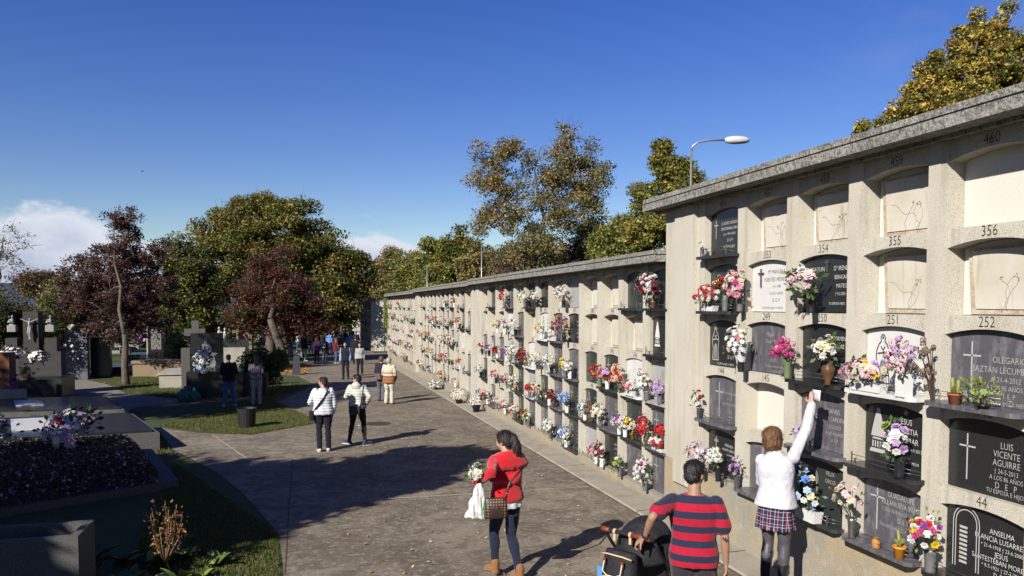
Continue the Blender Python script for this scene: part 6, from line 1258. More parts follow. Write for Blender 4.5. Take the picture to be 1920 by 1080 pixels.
# --- people further off ---
DUPS = []
far_ = [
 ('man in a dark vest with pale blue sleeves walking towards the camera', 648, 711, VH+R(180), 1.74, 'm', (.012, .014, .025), (.01, .012, .02), (.015, .01, .01), 'crop', dict(), 'coat', (.30, .38, .60)),
 ('woman in a pale grey shirt and black trousers walking towards the camera', 675, 704, VH+R(172), 1.62, 'f', (.40, .41, .44), (.01, .01, .012), (.09, .04, .03), 'short', dict(), 'shirt', None),
 ('woman with a dark purple coat and a red scarf at the waist', 594, 683, VH+R(20), 1.66, 'f', (.06, .012, .09), (.02, .02, .035), (.10, .05, .03), 'long', dict(), 'coat', None),
 ('person carrying a pale blue backpack over a black top', 609, 679, VH+R(10), 1.58, 'f', (.02, .02, .03), (.07, .09, .15), (.02, .012, .01), 'short', dict(kR=(.1, .1, .5)), 'coat', None),
 ('woman in a dark red coat and white shoes carrying a white bundle', 630, 682, VH+R(60), 1.60, 'f', (.16, .01, .02), (.08, .10, .17), (.16, .05, .04), 'short', dict(wR=(.15, .3, 1.2), eR=(.25, .12, 1.15), wL=(-.1, .3, 1.2)), 'coat', None),
 ('tall man in a light blue shirt with his back turned in the crowd', 656, 676, VH+R(5), 1.84, 'm', (.14, .26, .62), (.015, .015, .03), (.012, .01, .01), 'crop', dict(), 'shirt', None),
 ('person in an olive jacket with a pale scarf in the crowd', 641, 674, VH-R(10), 1.74, 'm', (.10, .095, .055), (.015, .015, .02), (.08, .05, .035), 'short', dict(), 'coat', None),
 ('person in black standing right of the light blue shirt', 667, 684, VH+R(0), 1.76, 'm', (.01, .01, .012), (.01, .01, .012), (.012, .01, .01), 'crop', dict(), 'coat', None),
 ('man in a black jacket and pale grey trousers with white trainers', 573, 678, VH+R(80), 1.72, 'm', (.012, .015, .018), (.32, .33, .33), (.02, .012, .01), 'crop', dict(wR=(.15, .3, 1.1), eR=(.25, .1, 1.12)), 'coat', None),
 ('person in a white jacket with blue jeans raising both arms', 559, 660, VH+R(40), 1.66, 'f', (.66, .66, .68), (.05, .08, .17), (.25, .12, .06), 'long', dict(wR=(.2, .25, 1.5), eR=(.27, .15, 1.3), wL=(-.15, .3, 1.4), eL=(-.25, .15, 1.25)), 'coat', None),
 ('person in a black jacket beside the stone marker post', 541, 655, VH+R(30), 1.66, 'm', (.008, .008, .01), (.02, .02, .03), (.02, .012, .01), 'crop', dict(), 'coat', None),
 ('person in a beige sweater walking off in the middle of the path', 622, 640, VH, 1.68, 'f', (.42, .30, .19), (.03, .04, .08), (.20, .10, .05), 'short', dict(), 'shirt', None),
 ('person in dark blue standing in the shade left of the path', 594, 635, VH, 1.74, 'm', (.02, .03, .07), (.01, .01, .02), (.012, .01, .01), 'crop', dict(), 'coat', None),
 ('person in black in the shade beside the dark blue jacket', 588, 634, VH+R(20), 1.72, 'f', (.01, .01, .012), (.01, .01, .012), (.012, .01, .01), 'long', dict(), 'coat', None),
 ('distant person in navy in front of the detached niches', 604, 632, VH+R(10), 1.7, 'm', (.015, .02, .05), (.01, .01, .02), (.03, .02, .015), 'crop', dict(), 'coat', None),
 ('distant person in black right of the beige sweater', 628, 634, VH-R(10), 1.72, 'm', (.01, .01, .012), (.01, .01, .012), (.012, .01, .01), 'crop', dict(), 'coat', None),
 ('distant person in a white top near the red leaved tree', 575, 630, VH+R(30), 1.68, 'f', (.6, .58, .55), (.02, .03, .05), (.04, .025, .02), 'short', dict(), 'shirt', None),
 ('distant person in a brown coat left of the white top', 565, 632, VH-R(30), 1.66, 'f', (.22, .12, .06), (.02, .02, .03), (.06, .03, .02), 'short', dict(), 'coat', None),
 ('distant person in grey facing the detached niches', 640, 632, VH+R(70), 1.7, 'm', (.10, .10, .12), (.02, .02, .04), (.02, .012, .01), 'crop', dict(), 'coat', None),
 ('distant person in a dark jacket deep in the shade', 612, 628, VH, 1.7, 'm', (.03, .02, .03), (.01, .01, .012), (.02, .012, .01), 'crop', dict(), 'coat', None),
 ('man in a black jacket and blue jeans at the wreathed grave', 430, 763, VH-R(20), 1.72, 'm', (.008, .008, .01), (.05, .11, .30), (.012, .01, .01), 'crop', dict(wL=(-.1, .22, 1.1), wR=(.1, .22, 1.0), aL=(-.16, -.03, .085), aR=(.18, .02, .085)), 'coat', None),
 ('woman in a patterned blouse and pale trousers facing the wreathed grave', 481, 759, VH-R(15), 1.66, 'f', (.085, .08, .13), (.32, .34, .37), (.012, .008, .008), 'long', dict(wL=(-.1, .22, 1.1), wR=(.1, .22, 1.1)), 'shirt', None),
 ('adult in dark purple clothes and white trainers in deep shade at left', 122, 712, VH-R(15), 1.76, 'm', (.02, .012, .03), (.03, .025, .08), (.012, .01, .01), 'crop', dict(), 'coat', None),
 ('child in a light blue top beside the child in red', 150, 710, VH+R(15), 1.12, 'f', (.22, .30, .45), (.10, .11, .10), (.012, .01, .01), 'short', dict(), 'shirt', None),
 ('child in a red dress in the shade at left', 163, 707, VH+R(10), 1.12, 'f', (.45, .03, .05), (.35, .38, .5), (.06, .03, .02), 'long', dict(), 'shirt', None)]
for k, (lb, x, y, hd, hh, kd, tc1, bc1, hc1, hk, JJ, tk, slv) in enumerate(far_):
    tm = cloth('c%d' % k, tc1, .7); tm.name = 'coat_cloth'
    if 'patterned' in lb: tm = mat('leopard_print', (.30, .28, .33), .8, [(30, 3, .46, .52, (.02, .02, .03), 1)])
    kw = {}
    if slv: sm_ = cloth('s%d' % k, slv); kw = dict(topmats=[tm, sm_], matfn_top=lambda c: (np.abs(c[:, 0]) > .185).astype(int))
    sh = cloth('pale_shoe', (.6, .6, .62)) if ('white' in lb or 'patterned' in lb or 'jeans' in lb) else cloth('dark_shoe', (.03, .03, .03))
    po, _ = person(lb, pgp(x, y), hd, hh, JJ, tm, cloth('b%d' % k, bc1), sh, hairm('h%d' % k, hc1), 'light', .02 if y > 690 else .026, kind=kd, topkind=tk, hairkind=hk, fat=1.08, torso_len=.04 if tk == 'coat' else 0, group=None, **kw)
    if 'backpack' in lb:
        q = MB(); q.obox((0, 0, -.2), .28, .16, .4); bo = remesh('backpack', q, .025, cloth('pale_blue', (.30, .34, .48)), None, 3); bo.location = bw(po, (0, -.22, 1.22)); bo.rotation_euler = po.rotation_euler; tag(bo, 'pale blue backpack worn by the person left of the dark red coat', 'backpack')

    if k in (2, 3, 5, 7, 8, 10, 15, 11): DUPS.append(po) if k not in (3,) else None
DUPS2 = [(570, 668, 'visitor in black just right of the stone marker post', 4), (583, 664, 'visitor in a dark coat between marker post and purple coat', 3), (600, 640, 'distant walker in black nearest the detached niches, left side', 4), (645, 643, 'distant walker in dark red close to the detached niches', 2), (618, 667, 'visitor in navy behind the pale blue backpack', 1), (592, 656, 'visitor in beige just behind the purple coat', 5), (637, 660, 'short visitor in black beside the olive jacket', 3), (606, 661, 'visitor in black in the gap left of the backpack', 4), (586, 652, 'walker in black at the left side of the far crowd', 0), (600, 650, 'walker in dark red seen between the purple coat and the backpack', 2), (617, 655, 'short walker in black behind the dark red coat', 3), (633, 650, 'walker in dark clothes behind the olive jacket', 4), (648, 655, 'tall walker in black beside the shaded niche wall', 3), (580, 645, 'walker in pale blue far behind the black jacket', 1), (612, 647, 'walker in beige far behind the backpack', 5), (668, 662, 'visitor in black close to the far niche wall', 2), (552, 648, 'visitor in dark clothes under the red leaved tree', 4), (626, 662, 'visitor in black just behind the white shoes', 4), (660, 650, 'visitor in blue beside the detached block', 1)]
for k, (x, y, lb, j) in enumerate(DUPS2):
    src = DUPS[j % len(DUPS)]; c = src.copy(); scene.collection.objects.link(c); p = pgp(x, y); c.location = p; c.rotation_euler = (0, 0, -(VH+R(37*k % 90-40))); c['label'] = lb; c['group'] = 'visitors far down the path'
    for ch in list(src.children):
        d = ch.copy(); scene.collection.objects.link(d); d.parent = c
# ---------------- the graves on the left ----------------
sand = mat('sandstone', (.31, .235, .155), .9, [(3, 5, .4, .7, (.28, .18, .10), .7), (50, 3, .5, .7, (.5, .38, .25), .5)], (60, .5, .01))
grank = mat('rough_granite', (.085, .082, .08), .8, [(90, 3, .52, .66, (.24, .235, .22), .8), (60, 3, .58, .7, (.06, .06, .06), .7)], (80, .4, .006))
pstone = mat('pale_stone', (.44, .41, .34), .85, [(4, 5, .45, .7, (.34, .30, .24), .7), (60, 3, .55, .7, (.25, .23, .2), .5)], (60, .4, .008))
stat = mat('statue_stone', (.34, .33, .31), .8)
def gpl(px_, py_): p = gp(px_, py_); return p
def box_at(m_, x0, x1, ybase, ytop, py_, depth, dz0=0, mi=0):
    """box whose front face spans photo pixels x0..x1, from the ground at row py_ up to photo row ytop"""
    a = gp(x0, py_); b = gp(x1, py_); t = at(x0, ytop, a.y)
    m_.box(a.x, a.x+(b.x-a.x), a.y, a.y+depth, a.z-.05 if not dz0 else a.z+dz0, t.z, mi); return a, b, t
def grave(label, px0, px1, pyb, pyt, depth, m, cat='tomb', name='tomb', lid=None, lidm=None, group=None):
    r = empty(name, label, cat, gp((px0+px1)/2, pyb), 0, group); o = r.location
    m_ = MB(); a = gp(px0, pyb); b = gp(px1, pyb); t = at(px0, pyt, a.y)
    m_.box(a.x-o.x, b.x-o.x, 0, depth, -.1, t.z-o.z-(lid or 0)); m_.build('base', m, r)
    if lid: m_ = MB(); m_.box(a.x-o.x-.06, b.x-o.x+.06, -.06, depth+.06, t.z-o.z-lid+.001, t.z-o.z); m_.build('lid', lidm or m, r)
    return r, (a.x-o.x, b.x-o.x, t.z-o.z)
def cross_part(r, x, y, z, s, m, name='cross'):
    c = MB(); w_ = s*.13; c.box(x-w_, x+w_, y-w_*.8, y+w_*.8, z, z+s*1.6); c.box(x-s*.5, x-w_-.001, y-w_*.79, y+w_*.79, z+s*.95, z+s*1.2); c.box(x+w_+.001, x+s*.5, y-w_*.79, y+w_*.79, z+s*.95, z+s*1.2); return c.build(name, m, r)
# seated figure headstone with the wreath
r, (x0, x1, zt) = grave('low black granite tomb base behind the man in blue jeans', 352, 455, 748, 697, 2.0, blackg)
gx = gp(357, 742); gx2 = gp(418, 742); Yh = gx.y+.5; tl = at(357, 625, Yh); tr_ = at(418, 625, Yh); bl = at(357, 697, Yh)
hr = empty('memorial', 'black headstone with a large pale seated mourning figure etched on it', 'headstone', (tl.x, Yh, bl.z))
W_ = tr_.x-tl.x; Hh = tl.z-bl.z; m_ = MB(); m_.box(0, W_, 0, .14, -.6, Hh); hd_ = m_.build('headstone', blackg, hr)
e = MB(); F = lambda u, v: (u*W_, -.004, v*Hh)
def pol(p): e.add([F(*q) for q in p], [tuple(range(len(p)))[::-1]])
pol([(.46+.055*math.cos(a), .80+.07*math.sin(a)) for a in [i*.52 for i in range(12)]]); pol([(.36, .55), (.30, .66), (.40, .73), (.53, .73), (.66, .66), (.62, .52), (.50, .46)]); pol([(.14, .30), (.22, .55), (.35, .54), (.42, .36), (.30, .2), (.16, .18)]); pol([(.43, .34), (.52, .45), (.65, .50), (.84, .47), (.70, .40), (.78, .22), (.70, .06), (.60, .1), (.50, .2)]); pol([(.28, .17), (.36, .30), (.48, .26), (.56, .10), (.40, .04)])
e.build('etched_figure', mat('etched_grey', (.30, .31, .33), .6, [(12, 5, .42, .6, (.12, .12, .13), .9)]), hd_)
c = gp(385, 748); wr = (c.x, c.y+.15, at(385, 697, c.y).z)
bouquet('large wreath of white chrysanthemums leaning on the etched headstone', wr, [(W, 8), (PB, 1)], .75, .02, 'none', nb=46, br=.11, kind='pom', squash=(.35, .95, .65), leaves=90, leafm=leafd, lean=(-.1, 0, 0), name='wreath', cat='wreath', rise=.35)
r, (x0, x1, zt) = grave('pale stone tomb box left of the etched black headstone', 300, 350, 728, 699, 2.6, pstone, lid=.08, lidm=pstone)
r, _ = grave('narrow upright grey stone pillar at the left of the etched headstone', 341, 357, 735, 653, .5, grank, 'pillar', 'pillar')
r, _ = grave('broad pale granite headstone right of the etched black headstone', 417, 460, 728, 652, .3, pstone, 'headstone', 'gravestone')
r, _ = grave('stepped black granite tomb behind the patterned blouse', 440, 500, 745, 700, 1.8, blackg)
r, _ = grave('dark slab headstone standing behind the broad pale headstone', 425, 466, 700, 637, .3, darkg, 'headstone', 'gravestone')
# ochre gabled tomb
o = gp(460, 676); r = empty('gabled_tomb', 'ochre gabled tomb in front of the red leaved tree', 'tomb', o); a = at(447, 620, o.y); b = at(472, 620, o.y); hw = (b.x-a.x)/2; hh = a.z-o.z
m_ = MB(); m_.prism([(-hw, -.1), (hw, -.1), (hw, hh-.3), (0, hh), (-hw, hh-.3)], 0, 1.8, 0, lambda u, v, w_: (u, w_, v)); m_.build('wall', sand, r, fix=True)
m_ = MB(); m_.prism([(-hw-.1, hh-.36), (0, hh+.001), (hw+.1, hh-.36), (hw+.1, hh-.28), (0, hh+.12), (-hw-.1, hh-.28)], -.1, 1.9, 0, lambda u, v, w_: (u, w_, v)); m_.build('roof', mat('brown_slab', (.12, .07, .04), .9), r, fix=True)
# tall black headstone with lines of text and its sandstone tomb
Yb = gp(292, 700).y+2.2; a = at(277, 616, Yb); b = at(307, 658, Yb); r = empty('gravestone', 'tall black headstone with nine lines of white lettering above the sandstone tomb', 'headstone', (a.x, Yb, b.z))
m_ = MB(); m_.box(0, b.x-a.x, 0, .2, -1.5, a.z-b.z); hd_ = m_.build('headstone', blackg, r); m_ = MB(); m_.box(-.08, -.005, -.02, .22, -1.5, a.z-b.z+.04); m_.build('side_post', pstone, r)
t = MB(); Wd = b.x-a.x; Hh = a.z-b.z
for k in range(9):
    g, f = text_geo(['IIIII III IIII', 'III IIIIIII II', 'IIIIIII IIIIII'][k % 3], .17); t.add([(Wd*.52+u*.85, -.004, Hh*(.92-.1*k)+v) for u, v in g], f)
t.build('inscription', letw, hd_)
r, (x0, x1, zt) = grave('long sandstone tomb with a projecting slab right of the purple tree', 252, 345, 706, 676, 1.6, sand, lid=.13, lidm=sand)
r, (x0, x1, zt) = grave('polished black tomb slab below the lettered black headstone', 245, 332, 690, 664, 2.2, blackg)
c = gp(285, 700); bouquet('small white and yellow flowers on the sandstone tomb', (c.x, c.y+.4, at(285, 677, c.y).z), [(W, 3), (YE, 1)], .2, .05, 'black', .08, nb=10, br=.06, name='flower_pot', cat='flower pot', seed=3)
c = gp(292, 690); bouquet('dark spray with tiny white blooms on the black slab', (c.x, c.y+.6, at(290, 664, c.y).z+.02), [(W, 1)], .35, .1, 'black', .1, nb=34, br=.035, leaves=60, leafm=leafd, squash=(1, 1.2, .7), name='flower_pot', cat='flower pot', seed=4)
# grey and black headstones behind the children
r, _ = grave('plain grey headstone with small white flowers along its top', 125, 163, 712, 616, .4, mat('slate_stone', (.14, .145, .17), .7, [(4, 4, .4, .7, (.10, .10, .12), .6)]), 'headstone', 'gravestone')
r, _ = grave('broad black headstone just left of the purple tree trunk', 172, 206, 708, 632, .4, blackg, 'headstone', 'gravestone'); r, _ = grave('low dark grave slab behind the left paving', 205, 236, 702, 688, 2, darkg)
c = at(145, 616, gp(145, 712).y+.2); bouquet('row of white flowers on top of the plain grey headstone', c, [(W, 5), (YE, 1)], .5, .02, 'none', nb=14, br=.09, squash=(.3, 1.3, .2), leaves=10, rise=.1, name='cut_flowers', cat='flowers', seed=5)
c = gp(150, 712); bouquet('pale blue and white spiky flowers above the two children', (c.x, c.y-.3, at(150, 672, c.y).z), [(PB, 2), (W, 1)], .55, .0, 'none', nb=16, br=.07, leaves=60, leafm=mat('blue_white_petal', (.40, .48, .60), .6), name='cut_flowers', cat='flowers', seed=6)
# crucifix monument
Yc = gp(55, 742).y; a = at(2, 592, Yc); b = at(112, 592, Yc); base = gp(55, 742)
cr = empty('monument', 'dark grave monument with a pale crucified figure between two stone statues', 'monument', (a.x, Yc, base.z)); Wd = b.x-a.x; Hh = a.z-base.z
m_ = MB(); m_.box(0, Wd, 0, .6, -.2, Hh*.55); m_.box(Wd*.36, Wd*.62, .02, .58, Hh*.55+.001, Hh+.15); m_.box(Wd*.05, Wd*.25, .03, .57, Hh*.55+.001, Hh*.72); m_.box(Wd*.72, Wd*.93, .03, .57, Hh*.55+.001, Hh*.72); m_.box(-.3, Wd+.3, -1.0, -.001, -.2, Hh*.2); m_.build('base', mat('dark_monument', (.045, .042, .04), .8, [(6, 4, .4, .7, (.07, .07, .07), .6)]), cr)
q = MB(); cx = at(57, 610, Yc).x-a.x; zc = at(57, 612, Yc).z-base.z; yy = -.09; K = .52
X_ = lambda x, y, z: (cx+x*K, yy+y*K, zc+z*K)
limb(q, [X_(0, 0, -.05), X_(0, -.03, .22), X_(0, 0, .38)], [.09*K, .10*K, .07*K]); q.ell(X_(.03, -.04, .52), .075*K, .085*K, .10*K)
for s in (-1, 1):
    limb(q, [X_(s*.12, 0, .34), X_(s*.33, 0, .43), X_(s*.55, 0, .56)], [.05*K, .042*K, .03*K]); limb(q, [X_(s*.05, 0, -.05), X_(s*.07-.03, -.09, -.42), X_(s*.03, 0, -.80), X_(s*.03, -.06, -.92)], [.085*K, .065*K, .045*K, .035*K])
remesh('carved_figure', q, .012, stat, cr, 1)
for px_, nm in ((18, 'a'), (90, 'b')):
    q = MB(); sx_ = at(px_, 600, Yc).x-a.x; z0 = at(px_, 612, Yc).z-base.z; K = .55; Y_ = lambda x, y, z: (sx_+x*K, .25+y*K, z0+z*K)
    q.obox(Y_(0, 0, -.4), .3, .26, .26); limb(q, [Y_(0, 0, .1), Y_(0, 0, .42)], [.17*K, .12*K]); q.ell(Y_(.03, -.03, .66), .085*K, .09*K, .11*K); limb(q, [Y_(-.12, -.05, .45), Y_(-.2, -.2, .25), Y_(0, -.25, .32)], [.055*K, .05*K, .04*K])
    remesh('statue', q, .02, stat, cr, 1)
for k, (x, y, rr) in enumerate(((28, 668, .5), (52, 660, .7), (92, 668, .5))):
    c = gp(x, 752); bouquet(['left', 'largest middle', 'right'][k]+' heap of white flowers at the foot of the crucifix monument', (c.x, c.y-.3, at(x, 672, c.y-.3).z-.1), [(W, 1), (LI, .1)], rr, .0, 'none', nb=40, br=.09, squash=(.6, .9, .45), leaves=50, leafm=leafd, kind='daisy', name='cut_flowers', cat='flowers', rise=.3, seed=20+k)
r, _ = grave('dark raised grave with a small brick box, in front of the crucifix monument', 8, 112, 752, 712, 1.6, darkg)
r, _ = grave('small brown box with yellow blooms on the dark raised grave', 38, 52, 752, 690, .35, sand, 'planter', 'planter')
c = gp(58, 752); bouquet('yellow and green flowers beside the small brown box', (c.x, c.y+.2, at(58, 712, c.y).z), [(YE, 3), (CR, 2)], .3, .05, 'black', .1, nb=14, br=.06, leafm=leafy, name='flower_pot', cat='flower pot', seed=7)
r, _ = grave('orange brick pillar at the left edge of the photo', -30, 17, 765, 662, .6, mat('orange_brick', (.17, .075, .04), .9, [(6, 4, .4, .7, (.2, .08, .04), .7)], (30, .5, .01)), 'pillar', 'brick_pillar')
# stone planter with purple flower
r, (x0, x1, zt) = grave('pale stone planter with purple orchids at the left edge', -10, 36, 775, 733, .6, pstone, 'planter', 'planter')
c = gp(30, 775); bouquet('purple orchids rising from the pale stone planter', (c.x, c.y+.2, at(30, 733, c.y).z), [(PU, 3), (MG, 1)], .30, .0, 'none', nb=16, br=.06, squash=(.6, .6, 1), leaves=14, name='orchid', cat='orchid', seed=9, rise=.7)
# rows of flat dark graves with marble plates
def slabgrave(label, p0, p1, p2, p3, h, m, plate=None, lip=.05):
    P = [gp(*p) for p in (p0, p1, p2, p3)]; c = sum(P, Vector())/4; r = empty('grave', label, 'grave', c); k = lambda p, s=1.0: ((p.x-c.x)*s, (p.y-c.y)*s)
    m_ = MB(); m_.prism([k(p) for p in P], -.15, h); m_.build('kerb', grank, r, fix=True); m_ = MB(); m_.prism([k(p, .93) for p in P], h+.001, h+lip); m_.build('slab', m, r, fix=True)
    if plate:
        for (u, v, w_, d_) in plate:
            q = MB(); e1 = (P[1]-P[0]); e2 = (P[3]-P[0]); o_ = P[0]-c+e1*u+e2*v
            q.prism([(o_.x, o_.y), (o_.x+e1.x*w_, o_.y+e1.y*w_), (o_.x+e1.x*w_+e2.x*d_, o_.y+e1.y*w_+e2.y*d_), (o_.x+e2.x*d_, o_.y+e2.y*d_)], h+lip+.001, h+lip+.03); q.build('marble_plate', palem, r, fix=True)
    return r, h+lip
slabgrave('far dark grave slab behind the lit marble plates', (-40, 800), (235, 792), (200, 768), (-40, 775), .38, blackg, [(.26, .3, .2, .4)])
slabgrave('dark grave slab with a white marble plate under the big bouquet', (-60, 868), (300, 845), (250, 808), (-50, 822), .42, blackg, [(.22, .3, .3, .5)])
bouquet('large spray of white lilies with red and purple flowers on the dark slab', gp(160, 842, .45), [(W, 9), (RD, 1), (PU, 1), (LI, 2)], .62, .06, 'black', .2, nb=90, br=.10, squash=(.75, 1.1, .62), leaves=120, leafm=leafd, kind='daisy', name='flower_pot', cat='flower arrangement', group=None, seed=11, rise=.5)
bouquet('white flower heap at the left edge on the dark slab', gp(10, 852, .45), [(W, 9), (LI, 1)], .5, .06, 'black', .2, nb=60, br=.085, squash=(.8, 1, .7), leaves=80, leafm=leafd, kind='daisy', name='flower_pot', cat='flower arrangement', seed=12, rise=.5)
# heather box
P = [gp(*p) for p in ((-90, 985), (335, 915), (285, 858), (-60, 872))]; c = sum(P, Vector())/4; r = empty('planted_grave', 'wide grave box filled with clipped heather dotted with tiny pink blooms', 'planted grave', c)
m_ = MB(); m_.prism([(p.x-c.x, p.y-c.y) for p in P], -.15, .16); m_.build('kerb', grank, r, fix=True)
rs = np.random.RandomState(5); n = 26000; u = rs.rand(n); v = rs.rand(n); A = [np.array(p-c) for p in P]
uu = .02+.88*u; vv_ = .01+.93*v; Q = ((1-uu)*(1-vv_))[:, None]*A[0]+(uu*(1-vv_))[:, None]*A[1]+(uu*vv_)[:, None]*A[2]+((1-uu)*vv_)[:, None]*A[3]
hgt = .16+.40*np.minimum(1, np.minimum.reduce([uu, .92-uu, vv_, .96-vv_])*9).clip(0)**.5; Q[:, 2] = hgt*(1-.75*rs.rand(n)**2)+.02*rs.normal(size=n)+A[0][2]*0
cols = np.array([(.05, .045, .02), (.09, .05, .035), (.035, .05, .018)])[rs.randint(0, 3, n)]; cols[rs.rand(n) < .10] = (.50, .36, .38)
leaf_mesh('heather', Q, .055, cols, rs, r)
# long stone planter, chips and rose
r, (x0, x1, zt) = grave('rough granite trough planter at the bottom left corner', -60, 142, 1150, 1012, .0001+.9, grank, 'planter', 'planter')
o_ = r.location
for ch in list(scene.objects):
    if ch.parent == r: bpy.data.objects.remove(ch)
m_ = MB(); x1_, dd, hh = x1, .62, zt
m_.box(x0, x1_, 0, .08, -.3, hh); m_.box(x0, x1_, dd-.08, dd, -.3, hh-.0); m_.box(x1_-.08, x1_, .081, dd-.081, -.3, hh-.001); m_.box(x0, x1_-.081, .081, dd-.081, -.3, hh-.14); m_.build('trough', grank, r)
def dead(p, label, h=.6, n=9, seed=1):
    rs_ = random.Random(seed); r = empty('rose_bush', label, 'rose bush', p); m_ = MB(); T_ = []
    m_.tube([(0, 0, 0), (.01, 0, .12), (-.02, 0, .2)], [.012, .011, .010], 6)
    for k in range(n):
        a = rs_.uniform(0, 6.28); s = rs_.uniform(.06, .2); z1 = h*rs_.uniform(.55, 1); p1 = Vector((math.cos(a)*s*.7, math.sin(a)*s*.7, .2+(z1-.2)*.45)); p2 = Vector((math.cos(a)*s, math.sin(a)*s, z1)); m_.tube([(-.02, 0, .18), p1, p2], [.008, .006, .003], 5); T_ += [p1.lerp(p2, f) for f in (.0, .25, .5, .75, 1, .9, .4, .6)]
    m_.build('stem', mat('rose_stem', (.28, .17, .10), .7), r)
    Pn = np.array([t+Vector((rs_.gauss(0, .03), rs_.gauss(0, .03), rs_.gauss(0, .03))) for t in T_ for _ in range(3)]); rs2 = np.random.RandomState(seed)
    leaf_mesh('foliage', Pn, .045, np.array([(.28, .12, .04), (.20, .15, .04), (.32, .20, .06), (.14, .05, .03)])[rs2.randint(0, 4, len(Pn))], rs2, r)
    m_ = MB()
    for t in (T_[4], T_[12]): m_.ell(t+Vector((0, 0, .015)), .012, .012, .015)
    m_.build('rose_hip', mat('rose_hip', (.5, .08, .04), .5), r)
c = gp(315, 1085); dead(c, 'leggy rose bush with rusty autumn leaves beside the lit grass', .86, 14, 3)
# broad leaved ground plants
def rosette(p, label, n, L_, seed, cols):
    rs_ = random.Random(seed); r = empty('leafy_plant', label, 'plant', p, 0, 'broad leaved plants by the trough'); m_ = MB()
    for k in range(n):
        a = rs_.uniform(0, 6.28); l = L_*rs_.uniform(.6, 1.1); up = rs_.uniform(.5, 1.1); wd = l*.2; e = Vector((math.cos(a), math.sin(a), 0)); s = Vector((-e.y, e.x, 0)); b = Vector((rs_.gauss(0, .05), rs_.gauss(0, .05), 0)); rows = []
        for i in range(6):
            f = i/5; c_ = b+e*l*f*.75+Vector((0, 0, l*up*(f-.45*f*f)*1.0)); w2 = wd*math.sin(math.pi*(.12+.88*f)**.8)*(1 if i < 5 else .1)*rs_.uniform(.8, 1.15); rows.append((c_-s*w2+Vector((0, 0, .02)), c_, c_+s*w2+Vector((0, 0, .02))))
        vs = [q for rw in rows for q in rw]; m_.add(vs, [(3*i+j, 3*i+j+1, 3*i+j+4, 3*i+j+3) for i in range(5) for j in range(2)], rs_.randrange(len(cols)), True)
    m_.build('foliage', cols, r)
LC = [leafg, leafy, mat('broad_leaf', (.07, .13, .02), .45, [(12, 3, .4, .7, (.15, .20, .04), .7)], None, 0, .4)]
pls = [(200, 1110), (240, 1095), (280, 1105), (330, 1100), (370, 1090), (390, 1120), (160, 1080), (300, 1060), (350, 1050), (230, 1060), (180, 1050), (260, 1130), (400, 1065), (120, 1100)]
for k, p in enumerate(pls): rosette(gp(*p), ['%s %s clump of broad leaves near the trough planter' % (a_, b_) for a_ in ('bright', 'dark', 'ragged') for b_ in ('wide', 'small', 'upright', 'low', 'torn')][k], 13, .28, 30+k, LC)
# bushes
def bush(label, px_, pyb, rx, ryt, cols, n=5000, leaf=.07, seed=1, name='bush', grp=None):
    b = gp(px_, pyb); k = (b-CAM).length/FPX; h = (pyb-ryt)*k; R_x = rx*k; rs_ = np.random.RandomState(seed); r = empty(name, label, 'bush', b, 0, grp)
    d = rs_.normal(size=(n, 3)); d /= np.linalg.norm(d, axis=1)[:, None]; rr = rs_.rand(n)**.35; lump = 1+.18*np.sin(d[:, 0]*7+seed)+.15*np.sin(d[:, 2]*9+d[:, 1]*6); P = d*(rr*lump)[:, None]*np.array([R_x, R_x, h/2]); P[:, 2] += h/2; P[:, 2] = np.abs(P[:, 2])
    leaf_mesh('foliage', P, leaf, np.array(cols)[rs_.randint(0, len(cols), n)]*(1+.2*rs_.normal(size=(n, 1))).clip(.3, 2), rs_, r)
    m_ = MB()
    for q in range(6): a = q*1.05; m_.tube([(0, 0, -.05), (math.cos(a)*R_x*.3, math.sin(a)*R_x*.3, h*.4), (math.cos(a)*R_x*.6, math.sin(a)*R_x*.6, h*.8)], [.03, .02, .01], 5)
    m_.build('stem', barkm, r)
GL = [(.03, .06, .012), (.05, .09, .02), (.02, .04, .01)]
bush('glossy dark green bush behind the woman in the patterned blouse', 488, 735, 34, 655, GL, 7000, .10, 1); bush('smaller bush with yellow tinted leaves at the foot of the red tree', 522, 690, 15, 655, [(.10, .12, .02), (.06, .09, .02)], 2500, .12, 2)
bush('tall narrow variegated shrub left of the pale stone tomb', 325, 700, 14, 620, [(.10, .13, .03), (.30, .32, .2), (.05, .08, .02)], 4000, .12, 3); bush('dark shrub in shade beside the etched black headstone', 345, 700, 10, 640, GL, 1600, .12, 4)
# bin
o = gp(463, 803); r = empty('litter_bin', 'black ribbed litter bin standing on the lit grass', 'litter bin', o); k = .5*34/1450*(o-CAM).length
hh = (803-767)/1450*(o-CAM).length; m_ = MB(); n = 40; vs = []
for (rr, z) in ((.82, 0), (.97, hh*.97), (1.03, hh*.97), (1.03, hh), (.93, hh), (.88, hh*.9), (.75, .04)):
    for i in range(n): t = 2*math.pi*i/n; q = rr*k*(1-.02*(i % 2)); vs.append((q*math.cos(t), q*math.sin(t), z))
m_.add(vs, [(j*n+i, j*n+(i+1) % n, (j+1)*n+(i+1) % n, (j+1)*n+i) for j in range(6) for i in range(n)]+[tuple(6*n+i for i in range(n))], 0); m_.build('bin_body', mat('bin_plastic', (.012, .012, .013), .6), r)
